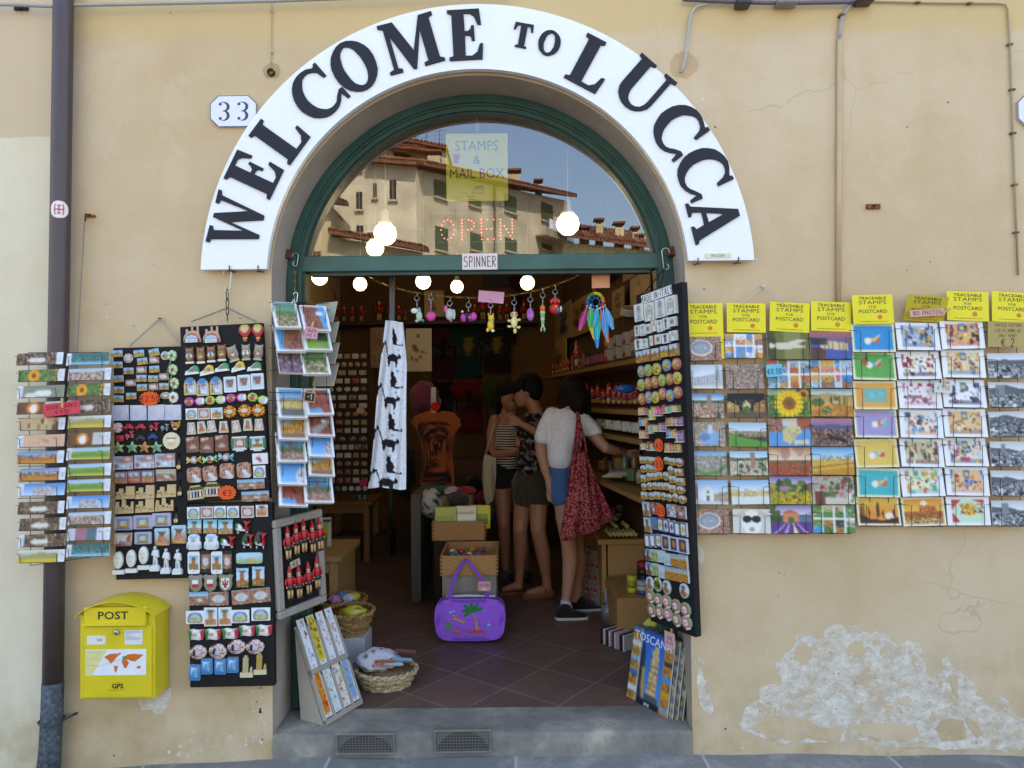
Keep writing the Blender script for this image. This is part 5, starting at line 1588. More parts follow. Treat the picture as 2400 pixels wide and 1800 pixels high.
link_chain(mb,B4.M@Vector((.22,B4.h,-.01)),tp,.008,.0014,'#3a3733')
mb.build('chain','steel',b4,world=True)
mb=MB()
s_hook(mb,at(1560,590,.12),.085,.017,flip=-1)
mb.build('hook','steel',b4,world=True)
mb=MB()
x0,y0=B4.loc(1505,700)
x1,y1=B4.loc(1574,690)
B4.z=z4a
x,y,ww,hh=B4.rect(252,152,268,78)
mb.box(-ww/2,ww/2,-hh/2,hh/2,.0005,.002,'#efeeec',M=T(x,y)@Rz(3))
mb.strokes('MADE IN-ITALY',0,0,hh*.72,'#2c2c30',.0022,M=T(x,y)@Rz(3),lw=.11,sx=ww/hh/.72/9.2)
mb.build('paper_label','paper',b4,label='white paper strip handwritten MADE IN ITALY')
g4='magnets on the tall right board'
for zz,rw in((z4a,[[('rwt',122,305,80,150),('rwa',212,298,88,158),('rwt',306,268,88,160),('rwa',397,240,88,160)],[('smd',103,462,40,92),('sm1',149,455,40,100),('sm3',198,445,52,84),('sm2',248,420,46,96),('sm1',300,420,50,104),('smd',352,400,46,100),('sm3',406,383,66,82)],[('smd',112,580,58,90),('sm1',168,573,56,86),('tric',228,548,54,86),('sm3',285,535,56,84),('smd',348,528,60,86),('sm2',412,505,62,86)],[('lbox',126,690,58,100),('lboxr',188,675,60,104),('lbox',263,665,66,104),('lboxy',341,641,68,96),('lbox',421,628,68,106)],[('discblue',130,814,56,102),('discgreen',190,804,62,104),('discyellow',263,793,68,104),('discblue',350,760,70,104),('discred',434,748,72,104)],[('discgreen',130,930,58,104),('discred',190,918,60,104),('discred',249,905,60,106),('discgreen',309,890,60,104),('discred',376,880,62,104),('discyellow',440,870,66,108)],[('discred',135,1052,56,102),('discblue',194,1038,54,104),('discyellow',254,1037,62,102),('discred',315,1007,64,106),('discblue',380,1022,64,104),('discred',445,994,68,104)],[('h0',150,1153,68,70),('h1',222,1172,48,120),('h2',281,1156,70,86),('h3',353,1137,66,76),('h4',427,1125,76,76)],[('h5',150,1247,66,70),('h3',207,1302,56,96),('h4',263,1295,58,76),('h7',320,1290,66,84),('h6',385,1242,66,80),('h7',455,1242,66,80)],[('h0',156,1352,66,76),('h5',393,1348,72,76),('h7',463,1370,64,110)],[('h4',160,1452,60,70),('h3',227,1458,74,78),('h0',372,1468,64,86),('h6',440,1470,70,80)]]),(z4b,[None]*11+[[('rotang',118,68,52,60),('rotang',165,68,50,60),('rotang',212,75,44,64),('rround',327,72,52,66),('rotang',380,82,52,62),('rround',436,90,56,80)],[('rround',120,146,52,66),('rotang',168,138,40,64),('rotang',215,146,54,60),('rround',362,158,52,78),('rotang',430,175,62,64)],[('rotang',122,230,42,62),('rround',167,214,44,74),('rotang',217,212,54,62),('rotang',266,202,46,62),('rround',321,210,52,78),('rotang',382,238,58,64),('rotang',446,258,62,66)],[('rround',126,303,48,66),('rround',176,298,48,72),('rround',223,296,50,66),('rotang',278,298,54,62),('rotang',330,300,42,64),('rotang',382,320,56,66),('rround',449,333,64,72)],[('rotang',131,380,54,62),('rround',193,385,52,68),('rotang',245,380,54,64),('rround',299,388,52,70),('rround',351,398,54,68),('rround',404,397,50,78),('rround',462,416,62,72)],[('ptall',140,500,56,122),('pam',212,496,74,100),('pcol',365,515,80,108),('pam',447,530,82,108)],[('ptall',152,640,56,128),('pblue',215,630,66,100),('leafy',271,638,46,114),('leafp',321,648,48,118,5),('leafp',371,660,48,112,4),('leafw',420,676,48,116),('leafy',473,682,56,120)],[('leafw',153,780,42,110),('leafw',200,780,44,112),('leafy',254,780,50,110),('navt',316,795,66,126),('navt',388,810,68,122),('navt',468,825,80,130)],[('sky1',161,905,46,98),('grn',217,911,58,102),('pale',275,918,54,104),('pale',333,945,58,104),('aut',397,955,64,106),('aut',469,968,70,120)],[('sky1',169,1028,52,104),('grn',227,1036,56,104),('pale',284,1055,56,110),('aut',344,1068,60,108),('aut',408,1080,66,112),('aut',480,1092,70,110)],[('ov1',173,1158,64,118),('ov2',241,1166,62,120),('ov1',321,1192,66,122),('ov1',475,1222,74,128)],[('shell',178,1268,72,108),('shell',247,1300,68,106),('shellp',322,1315,74,110),('shell',403,1355,74,112),('shell',487,1388,82,118)],])):
 B4.z=zz
 rows(B4,[r or[]for r in rw],'tall right board',g4)
for j,(k,cx,cy,w,h)in enumerate([('shell',190,1392,68,106),('shell',259,1408,68,108),('shellp',333,1425,74,110),('shell',411,1475,74,114),('shellp',497,1502,82,112)]):
 magnet(B4,k,cx,cy,w,h,0,f'{KINDS[k][1]}, {ORD[j]} in the bottom row of the tall right board',g4)
B4.z=z4a
burst(B4,310,1450,84,130,'€4.50','orange star price tag reading € 4.50 on the tall right board',.012)
B4.z=z4b
burst(B4,280,100,88,140,'€3.50','orange star price tag beside yellow landscape blocks on the tall right board',.012)
burst(B4,295,510,88,130,'€3.50','orange star price tag beside roof photos on the tall right board',.012)
pb=thing('post_box','bright yellow wall post box lettered POST, with a curved hood','post box',loc=at(365*1.0,1640,-.06))
YB_=-.128
zb=Z((100,1300),3.318)
YEL='#e4cc16'
bl,br_=at(*zb(298,1135),YB_),at(*zb(884,1110),YB_)
tl,tr_=at(*zb(276,470),YB_),at(*zb(862,455),YB_)
x0,x1=(bl.x+tl.x)/2,(br_.x+tr_.x)/2
z0,z1=(bl.z+br_.z)/2,(tl.z+tr_.z)/2
w=x1-x0
mb=MB()
mb.bbox(x0,x1,YB_,-.004,z0,z1,YEL,.004)
mb.build('body','painted_metal',pb,world=True)
mb=MB()
n=20
hood=[]
rise=at(*zb(600,345),YB_).z-z1
for i in range(n+1):
 t=i/n
 x=x0-.012+(w+.02)*t
 hood.append((x,z1-.004+rise*math.sin(PI*t)**.8))
fy,by_=YB_-.022,-.002
vs=[]
for y in(fy,by_):
 for x,zz in hood:
  vs.append((x,y,zz))
 for x,zz in hood:
  vs.append((x,y,zz-.004))
m_=n+1
fs=[]
for i in range(n):
 a,b=i,i+1
 fs+=[(a,b,2*m_+b,2*m_+a),(m_+b,m_+a,3*m_+a,3*m_+b),(a,m_+a,m_+b,b),(2*m_+a,2*m_+b,3*m_+b,3*m_+a)]
fs+=[(0,2*m_,3*m_,m_),(n,m_+n,3*m_+n,2*m_+n)]
mb.add(vs,fs,YEL,False)
mb.build('hood','painted_metal',pb,world=True)
mb=MB(WALLF)
mb.prism([(x0+.003,z1-.002)]+[(max(x0+.003,min(x1-.003,x)),zz-.007)for x,zz in hood[1:-1]]+[(x1-.003,z1-.002)],.01,.122,'#d2bb12')
mb.build('gable_plate','painted_metal',pb,world=True)
mb=MB()
fa_,fb=at(*zb(318,412),YB_-.012),at(*zb(806,545),YB_-.012)
mb.bbox(fa_.x,fb.x,YB_-.014,YB_-.001,fb.z,fa_.z,YEL,.004)
mb.box(fa_.x,fb.x,YB_-.024,YB_-.013,fb.z,fb.z+.011,'#e9d226')
mb.text('POST',(fa_.x+fb.x)/2-.006,(fa_.z+fb.z)/2+.004,.033,'#2a2712',-(YB_-.0145),M=WALLF,bold=.018,width=.125)
mb.build('letter_flap','painted_metal',pb,world=True)
mb=MB()
da,db=at(*zb(318,560),YB_-.004),at(*zb(850,1105),YB_-.004)
mb.bbox(da.x,db.x,YB_-.006,YB_-.0005,db.z,da.z,YEL,.002)
o_d=mb.build('door','painted_metal',pb,world=True)
mb=MB()
lk=at(*zb(573,605),YB_-.01)
mb.lathe([(.011,0),(.011,.008),(.008,.010),(.001,.010)],'#c9c9c4',16,M=Matrix.Translation((lk.x,YB_-.006,lk.z))@Matrix.Rotation(PI/2,4,'X'))
mb.box(lk.x-.0012,lk.x+.0012,YB_-.0172,YB_-.016,lk.z-.005,lk.z+.005,'#2a2a2a')
mb.build('lock','steel',pb,world=True)
zs=-(YB_-.0068)
def sticker(name,a,c,col,draw=None):
 p,q_=at(*zb(*a),YB_-.007),at(*zb(*c),YB_-.007)
 mb=MB(WALLF)
 mb.box(p.x,q_.x,q_.z,p.z,zs-.0005,zs,col)
 if draw:
  draw(mb,p.x,q_.x,q_.z,p.z)
 return mb.build(name,'paper',pb,world=True)
sticker('sticker',(344,630),(488,698),'#eceae0',lambda mb,a,b,c,d:mb.text('018',a+(b-a)*.68,(c+d)/2,.0105,'#55534c',zs+.0003,bold=.01))
sticker('sticker',(638,588),(776,698),'#e8e8ea',lambda mb,a,b,c,d:[mb.box(a+.004,a+.004+(b-a-.008)*k,d-.006-i*.0042,d-.0045-i*.0042,zs+.0001,zs+.0003,'#9a9aa6')for i,k in enumerate((.9,1,.5,.0,.3,.6,.9,1,.8))if k])
def worldmap(mb,a,b,c,d):
 W,H=b-a,d-c
 P=lambda pts:[(a+W*x,d-H*y)for x,y in pts]
 zt=zs+.0003
 mb.prism(P([(0,.03),(.36,.03),(.12,.98),(0,.98)]),zs,zs+.0001,'#e6de9a')
 OR='#d8742c'
 for k,o in enumerate(([(.31,.3),(.4,.18),(.5,.16),(.57,.2),(.52,.3),(.47,.45),(.42,.56),(.38,.42)],[(.47,.62),(.54,.66),(.53,.78),(.49,.92),(.48,.75)],[(.6,.42),(.68,.4),(.72,.52),(.68,.72),(.65,.74),(.61,.56)],[(.62,.32),(.7,.2),(.8,.18),(.96,.22),(.9,.34),(.82,.48),(.76,.46),(.7,.4),(.62,.4)],[(.84,.68),(.9,.64),(.92,.74),(.86,.76)],[(.53,.14),(.59,.14),(.57,.22)])):
  mb.prism(P(o),zs,zt+k*2e-5,OR)
 mb.prism(P([(.61,.28),(.66,.26),(.67,.38),(.62,.42)]),zs,zt+.0003,'#4a9a6a')
 for y,xx in((.12,.28),(.36,.26),(.62,.22)):
  mb.box(a+W*.02,a+W*xx,d-H*y-.0008,d-H*y,zs,zt+.0001,'#a89a6a')
 mb.tube([(a+W*.2,d-H*.66,zt+.0004),(a+W*.62,d-H*.38,zt+.0004)],.0005,'#8a8ab0',4)
sticker('map_sticker',(330,738),(804,935),'#f0f0f2',worldmap)
mb=MB(WALLF)
p=at(*zb(582,1022),YB_-.007)
mb.text('GPS',p.x,p.z,.020,'#3c3712',zs+.0003,bold=.03,width=.048)
mb.text('world',p.x,p.z+.0155,.005,'#6a6420',zs+.0003)
mb.text('globe postal service',p.x,p.z-.0165,.005,'#6a6420',zs+.0003,width=.066)
mb.build('emblem','paper',pb,world=True)
RO=['#a86a54','#c08a70','#8a5444','#d2b4a0','#6f5248','#b8a89a','#5f6a4c']
GY=['#22242a','#55575c','#8a8c92','#b8babf','#dcdde2','#3a3c42']
def C(c='#ffffff',sd=0,w=42,h=28):
 return Pic(w,h,c,sd)
def c_amph(sd):
 return C('#b07a66',sd).spk(0,0,1,1,RO,.8).ell(.47,.48,.31,.34,'#e2d6c6').ell(.47,.46,.26,.28,'#8d949c').ell(.47,.5,.2,.2,'#9fa6ae').spk(.3,.4,.6,.6,['#e8ecf0','#70787f'],.12)
def c_town(sd,sky='#7fa3cc',green=.1,tower=True,pal=RO,hz=.3):
 p=C(pal[0],sd).grad(sky,'#dce6ee',0,hz).spk(0,hz-.03,1,hz+.14,['#4f6a44','#62784f','#3f5238'],.95).spk(0,hz+.1,1,1,pal+['#e8ddd4'],.95)
 if green:
  p.blobs(0,hz+.2,1,1,['#56704a','#465c3c'],int(green*40),.06)
 if tower:
  p.rect(.54,.1,.66,.72,'#a8806c').rect(.53,.06,.67,.12,'#5f6a48')
 return p
def c_aerial(sd,pal=RO,extra=None):
 p=C(pal[0],sd).spk(0,0,1,1,pal+['#e2d2c4','#7a8078'],1)
 for k in range(5):
  x=k*.26-.1
  p.poly([(x,0),(x+.05,0),(x+.35,1),(x+.29,1)],'#8a8f94',.5)
 if extra=='church':
  p.poly([(.3,.5),(.55,.3),(.85,.5),(.8,.95),(.35,.9)],'#8ab0d4').poly([(.55,.1),(.66,.1),(.66,.45),(.55,.45)],'#c9d4dc').ell(.45,.62,.14,.16,'#6a8cae')
 if extra=='walls':
  p.grad('#5f9ad0','#a8c4d8',0,.18).poly([(0,.55),(.4,.88),(.75,.78),(1,.5),(1,.62),(.78,.94),(.38,1),(0,.7)],'#5f8a48').poly([(.4,.84),(.75,.74),(.77,.8),(.42,.9)],'#86a868')
 return p
def c_church(sd):
 p=C('#d8e2ea',sd).grad('#8fb4dc','#e6eef4',0,.6).rect(0,.8,1,1,'#cfd0cf').rect(.12,.12,.2,.8,'#a8705c').rect(.3,.4,.62,.86,'#e6e6e2').poly([(.28,.42),(.46,.22),(.64,.42)],'#dcdcd8')
 return p.rect(.44,.64,.5,.86,'#6a5a4c').ell(.46,.5,.04,.06,'#7a7670').poly([(.62,.6),(1,.45),(1,.9),(.62,.86)],'#b8a88c').spk(.62,.5,1,.85,['#7a7468','#c8bca0'],.3).rect(0,.5,.12,.86,'#a89880')
def c_palace(sd):
 p=C('#e2e6ec',sd).grad('#c4d2e2','#eef2f6',0,.5).poly([(.2,.55),(1,.3),(1,.9),(.2,.9)],'#c2c4c8').rect(0,.45,.22,.9,'#d8cdb4').rect(.8,.05,.9,.6,'#a8aab0')
 for r in range(3):
  for k in range(9):
   p.rect(.26+k*.08,.55+r*.12-k*.012,.29+k*.08,.6+r*.12-k*.012,'#7a7d84')
 return p.rect(0,.88,1,1,'#e6dccc')
def c_square(sd):
 p=C('#e8e6e0',sd).grad('#8fb8e2','#dfeaf4',0,.42)
 for i in range(9):
  h=.34+.06*((i*7)%3)
  p.rect(i/9,h,(i+1)/9,.68,['#e0cc8a','#d8b870','#e6d9b0','#cfc0a0'][i%4])
 return p.spk(0,.45,1,.64,['#7a8268','#b8a070'],.2).rect(0,.68,1,1,'#e2e2e0').spk(.3,.6,.6,.75,['#5a5a5a'],.08)
def c_night(sd):
 p=C('#15131a',sd).poly([(0,.3),(.3,.5),(.3,.8),(0,1)],'#b88a4a').poly([(1,.25),(.68,.5),(.68,.85),(1,1)],'#a87a44').poly([(.4,.45),(.5,.28),(.62,.45),(.62,.7),(.4,.7)],'#d8c08a').rect(0,.8,1,1,'#6a5240')
 return p.ell(.5,.78,.22,.1,'#4a5a2a').ell(.52,.66,.1,.12,'#54642c').spk(0,.3,1,.8,['#f8e0a0','#3a2a1c'],.12)
def c_green(sd):
 return C('#6f9a4a',sd).grad('#a8c0d8','#dde6ec',0,.35).spk(0,.34,1,.5,['#4f6a44','#a8806a','#c8b8a4'],.9).poly([(0,.55),(.3,.5),(1,.75),(1,1),(0,1)],'#5f9a38').poly([(.2,.5),(1,.6),(1,.8),(.25,.58)],'#4a4038').spk(.4,.45,1,.62,RO,.8)
def c_goat(sd):
 return C('#dcd8cc',sd).ell(.5,.55,.26,.5,'#f2efe8').poly([(.02,.3),(.3,.0),(.36,.4)],'#cfc4b4').poly([(.98,.3),(.7,0),(.64,.4)],'#cfc4b4').ell(.38,.42,.12,.14,'#22201e').ell(.62,.42,.12,.14,'#22201e').rect(.46,.36,.54,.42,'#22201e').ell(.5,.84,.07,.1,'#c89a8a')
def c_statue(sd):
 return C('#6f6a34',sd).rect(.4,0,.8,1,'#8a8548').rect(.0,0,.2,1,'#4a471f').poly([(.12,.55),(.2,.4),(.5,.38),(.7,.3),(.92,.28),(.92,.36),(.72,.46),(.92,.52),(.9,.6),(.6,.62),(.3,.66)],'#d8d0b4').ell(.1,.5,.06,.1,'#e2dac2')
def c_leanside(sd):
 p=C('#4a5aa0',sd).grad('#b0685a','#4658a0',0,.6).rect(0,.6,.35,1,'#5a3a30').poly([(.25,.32),(.9,.42),(.9,.7),(.25,.62)],'#d8c29a').rect(0,.25,.4,.5,'#3a3340')
 for k in range(6):
  p.rect(.34+k*.09,.36,.36+k*.09,.68,'#8a6a4a')
 return p
def c_coll(sd,pal=None):
 p=C('#f0f0f0',sd)
 r=random.Random(sd)
 pal=pal or['#6fa0d0','#c0603a','#d8a04a','#5f7a3c','#8a5a44','#d8c8a8','#a8c8e4','#7a4a3a']
 xs=[0,r.uniform(.22,.34),r.uniform(.5,.6),r.uniform(.74,.8),1.02]
 for j,(y0,y1)in enumerate(((0,.48),(.52,1.02))):
  for i in range(4):
   a,b,c=r.choice(pal),r.choice(pal),r.choice(pal)
   p.rect(xs[i],y0,xs[i+1]-.03,y1,a).rect(xs[i],(y0+y1)/2,xs[i+1]-.03,y1,b).spk(xs[i],y0+.1,xs[i+1]-.03,y1,[c,r.choice(pal)],.35)
 return p
def c_sun(sd):
 p=C('#3f6a2c',sd).spk(0,0,1,1,['#2f5422','#6a8a3a','#e0b020'],.5).rect(0,0,.7,.2,'#c8d4c0',.6).ell(.86,.2,.12,.2,'#d89a1a').ell(.86,.2,.06,.1,'#7a2a14')
 m=(p.X-.5)**2/.36**2+(p.Y-.52)**2/.52**2
 a=np.arctan2((p.Y-.52)*.66,p.X-.5)
 p.put(m<1-.28*(np.sin(a*17)>.2),'#f4cc14')
 p.put((m<.6)&(np.sin(a*13)>.5),'#e0a810')
 return p.ell(.5,.52,.16,.24,'#9a5a14').ell(.5,.52,.07,.1,'#5a5a1c')
def c_hills(sd,sky='#8fb0cc',a='#d8a440',b='#b87a2c'):
 p=C(a,sd).grad(sky,'#e2dcc8',0,.22).poly([(0,.25),(.4,.15),(1,.28),(1,.6),(0,.6)],'#b8a060').rect(0,.45,1,1,a).poly([(0,.8),(.5,.55),(1,.62),(1,1),(0,1)],b).ell(.16,.5,.16,.16,'#5a6a34').ell(.36,.8,.12,.14,'#4f6430')
 for x in(.48,.56,.62,.68,.8):
  p.ell(x,.42,.018,.18,'#2f3c22')
 return p.rect(.52,.42,.64,.52,'#c8b090').spk(0,.5,1,1,['#e6c060','#a86a24'],.2)
def c_poppy(sd):
 return C('#b8302a',sd).grad('#c88a68','#f0dcc0',0,.45).blobs(0,0,1,.3,['#b0746a','#e8c8a8'],8,.14,.6).spk(0,.45,1,.58,['#4f6034','#8a6a44','#b85a3a'],.9).spk(0,.58,1,1,['#c83028','#d8443a','#5f6a34','#a02420','#7a8a44'],.9)
def c_wheat(sd):
 return C('#d8a83c',sd).grad('#6fb0e4','#c8e0f2',0,.45).spk(.25,.32,.95,.5,['#e8e0d4','#8a8a6a','#c8b8a0','#6a7a4a'],.8).rect(.5,.2,.54,.42,'#e0d8cc').rect(0,.5,1,1,'#dcac3c').poly([(0,.72),(1,.55),(1,.6),(0,.8)],'#a87a2c').poly([(0,.9),(1,.7),(1,1),(0,1)],'#c88c2c')
def c_village(sd):
 return C('#c8a82c',sd).grad('#8a7ab8','#c8c0dc',0,.3).blobs(0,.25,1,.6,['#4f6a34','#3a5028','#6a7a3c','#8a5a5a'],18,.1).rect(.25,.35,.45,.55,'#a8808a').spk(0,.58,1,1,['#e0c02a','#8a9a2c','#c8901c','#5f6a24'],.9).blobs(.2,.6,1,1,['#e8b81c','#7a3a14'],9,.04)
def c_flowerwall(sd):
 return C('#b8ac98',sd).spk(0,0,1,1,['#d8d0c0','#9a9080','#a8a090'],.7).rect(.05,.55,.28,1,'#7a4030').rect(.7,.1,.84,.4,'#8a7a70').blobs(.2,.1,.95,.7,['#a83a44','#5f7a3c','#c86a70','#4a6030'],30,.06).rect(.3,.8,1,1,'#d2c6b4').blobs(.85,.6,1,1,['#e8e4e0','#6a8a4a'],6,.06)
def c_lav(sd):
 p=C('#5a3a80',sd).grad('#9a8ac0','#dcd4e4',0,.35).blobs(0,.05,.25,.6,['#3f5430','#546a3a'],8,.12).rect(.3,.28,.68,.62,'#d8885a').poly([(.26,.3),(.48,.16),(.72,.3)],'#b8684a').rect(.7,.4,1,.6,'#5f7a8a').rect(0,.62,1,1,'#5f3a86')
 for x in(.1,.35,.6,.85):
  p.poly([(.5+(x-.5)*.3,.62),(.52+(x-.5)*.3,.62),(x+.06,1),(x-.04,1)],'#b89ac8' if x!=.6 else '#e8d8a0')
 return p.ell(.5,.55,.08,.12,'#4a6a34')
def c_dusk(sd):
 return C('#4a3438',sd).grad('#c88a98','#8a6a98',0,.3).poly([(0,.3),(.5,.2),(1,.28),(1,.4),(0,.4)],'#5f5a80').spk(0,.38,1,1,['#5a3a38','#a8785a','#2c2228','#d8b090','#6a4a44'],.95).poly([(.4,.6),(.8,.75),(.85,.9),(.35,.7)],'#1c1820')
def c_map(sd):
 return C('#5f9ad4',sd).rect(0,0,.34,.5,'#a8604a').spk(0,0,.34,.5,RO,.7).rect(.7,0,1,.4,'#b05a44').rect(.34,0,.7,.3,'#d8d0c0').poly([(.34,.4),(.5,.25),(.75,.3),(.8,.5),(.66,.65),(.5,.95),(.34,.8)],'#d8c890').spk(.36,.35,.72,.8,['#b8a868','#7a8a5a','#c89a7a'],.3).poly([(.6,.8),(.95,.75),(.95,.92),(.6,.95)],'#e0d0b0')
def c_fair(sd,bg,a,b,border='#efe8c0'):
 p=C(bg,sd)
 r=random.Random(sd)
 p.spk(0,0,1,1,[mixc(bg,'#ffffff',.14),mixc(bg,'#000000',.06)],.5,.6)
 x,y=r.uniform(.45,.7),r.uniform(.4,.6)
 p.ell(x,y,.12,.08,a).ell(x+.1,y+.02,.07,.1,b).ell(x-.12,y+.05,.08,.12,'#f2e8d8').poly([(x,y),(x+.16,y-.2),(x+.18,y-.17),(x+.05,y+.05)],'#e8c8a8')
 return p.frame(border,.05)
def c_toy(sd,bg,pal):
 p=C(mixc(bg,'#ffffff',.3),sd)
 r=random.Random(sd)
 p.rect(0,.74,1,1,mixc(r.choice(pal),'#f4ece0',.45)).poly([(0,0),(.2,0),(.12,.5),(0,.65)],pal[0]).poly([(1,0),(.8,0),(.88,.5),(1,.65)],pal[0])
 for i in range(14):
  x,y=r.uniform(.15,.85),r.uniform(.15,.85)
  w,h=r.uniform(.02,.065),r.uniform(.04,.13)
  (p.ell if r.random()<.6 else(lambda a,b,c,d,e:p.rect(a-c,b-d,a+c,b+d,e)))(x,y,w,h,r.choice(pal))
 for i in range(40):
  x,y=r.uniform(.15,.85),r.uniform(.2,.85)
  p.ell(x,y,r.uniform(.01,.03),r.uniform(.02,.06),r.choice(pal+['#2a2424','#f4ece0']))
 if sd%3==0:
  p.rect(.42,.12,.58,.4,'#5a7ab0').ell(.5,.26,.05,.08,'#e8c83a')
 return p.frame('#f4f3f7',.13,.12)
def c_sunset(sd):
 p=C('#e8982c',sd).grad('#f2cc50','#e08a24',0,.7).ell(.75,.68,.1,.14,'#f8ecd0').poly([(0,.55),(.3,.78),(.6,.82),(1,.7),(1,1),(0,1)],'#4a1c14')
 for x,h in((.1,.5),(.16,.55),(.28,.4),(.46,.45),(.5,.6),(.6,.3),(.86,.35)):
  p.ell(x,.75-h*.5,.018,h*.5,'#54281a')
 return p.frame('#efe6c4',.05)
def c_sunset2(sd):
 p=C('#dc8a2c',sd).grad('#e0902a','#f0c050',0,.5).ell(.52,.24,.08,.12,'#f8ead0').spk(.4,.3,.8,.55,['#a8481c','#c8682c'],.7).spk(0,.5,1,.75,['#a85424','#c87838','#6a4a24'],.9).spk(0,.7,1,1,['#f0e8dc','#8a5a2c','#d88a44','#5a6a2c'],.8)
 return p.frame('#efe6c4',.05)
def c_bw(sd):
 p=C('#9a9ca2',sd)
 r=random.Random(sd)
 p.grad('#c8cad0','#e8eaee',0,.4).poly([(0,.3),(.4,r.uniform(.1,.4)),(.7,r.uniform(.2,.5)),(1,.3),(1,.6),(0,.6)],'#5f6168').spk(0,.45,1,1,GY,.8)
 if sd%2:
  p.rect(r.uniform(.1,.3),.1,r.uniform(.35,.4),.55,'#85878d')
 return p.spk(0,.3+.08*(sd%4),1,1,GY,.5).blobs(0,.6,1,1,['#e2e4e8','#2a2c30'],9,.05)
def card(B,p,cx,cy,w,h,rot,label,group,name='postcard',thick=.004,out=.02,tilt=-7,side='#eceae6',bend=0.0,cat=None):
 x,y,ww,hh=B.rect(cx,cy,w,h)
 mb=MB()
 mb.box(-ww/2,ww/2,0,hh,-thick,-.0004,side)
 mb.pic(p.a,-ww/2,ww/2,0,hh,0.0)
 return mb.build(name,'printed_card',M=B.M@T(x,y-hh/2,out)@Rz(rot)@Matrix.Rotation(rad(tilt),4,'X'),label=label,cat=cat or name,group=group)
def holder(root,B,cx,cy,w,h,hook=.26,lo=.0,wire=.0013):
 x,y,ww,hh=B.rect(cx,cy,w,h)
 yb=y-hh/2-.002
 mb=MB()
 mb.tube([(x-ww*.4,yb,0),(x-ww*.4,yb,.024),(x+ww*.4,yb,.024),(x+ww*.4,yb,0)],wire,'#1c1b1c',5)
 for s in(-1,1):
  mb.tube([(x+s*ww*.33,yb,.025),(x+s*ww*.33,yb+hh*.74,.0255),(x+s*ww*.5,yb+hh*.76,.024),(x+s*ww*.56,yb+hh*.78,.0)],wire,'#1c1b1c',5)
 mb.build('card_holder','black_wire',root)
def rack_frame(root,B,lines,wire=.0016):
 mb=MB()
 for(xa,ya),(xb,yb)in lines:
  a,b=B.loc(xa,ya),B.loc(xb,yb)
  mb.tube([(a[0],a[1],-.002),(b[0],b[1],-.002)],wire,'#1c1b1c',5)
 mb.build('wire_frame','black_wire',root)
def stamp_sign(B,cx,cy,w,h,rot,label,group,shade='#efdc1a',out=.016,text=True,extra=0.0,tilt=-4):
 x,y,ww,hh=B.rect(cx,cy,w,h)
 mb=MB()
 mb.box(-ww/2,ww/2,-hh/2-extra,hh/2,-.001,0,shade)
 if text:
  D='#2b2a1e'
  mb.text('TRACEABLE',0,hh*.38,hh*.10,D,.0004,bold=.014,width=ww*.68)
  mb.text('STAMPS',0,hh*.235,hh*.13,D,.0004,bold=.0,width=ww*.68)
  mb.text('FOR',0,hh*.08,hh*.09,D,.0004,width=ww*.19)
  mb.text('POSTCARD',0,-hh*.07,hh*.125,D,.0004,bold=.008,width=ww*.69)
  mb.prism(sub(o_ell(1,1,12),ww*.16,-hh*.27,ww*.13),0,.0004,'#e0902a')
  mb.text('GPS',ww*.16,-hh*.27,hh*.05,'#8a4a14',.0006,width=ww*.09)
  mb.text('www.globepostalservice.com',0,-hh*.42,hh*.045,D,.0004,width=ww*.68)
 return mb.build('stamp_sign','printed_card',M=B.M@T(x,y,out)@Rz(rot)@Matrix.Rotation(rad(tilt),4,'X'),label=label,cat='sign',group=group)
RA=Board(Z((1590,680),2.812),(30,285),(1140,285),(120,1605),-.035,-.035)
RA.M.translation=RA.M.translation
ra=thing('postcard_rack','black wire rack of Tuscan view postcards beside the doorway','rack',M=RA.M)
cols=[165,435,725,1005]
rack_frame(ra,RA,[((c+s*58+i*8,280),(c+s*58+i*8+34,1610))for i,c in enumerate(cols)for s in(-1,1)]+[((120,1606),(1085,1600))]+[((30,y),(1140,y-6))for y in(330,520,705,895,1085,1280,1470)])
mb=MB()
top=at(1788,672,-.012)
for u in(1738,1838):
 mb.tube([at(u,712,-.04),top],.002,'#c8c8c4',5)
mb.tube([top+Vector((0,.012,0)),top+Vector((0,-.012,0))],.006,'#d8d8d4',8)
mb.build('hanging_string','paper',ra,world=True)
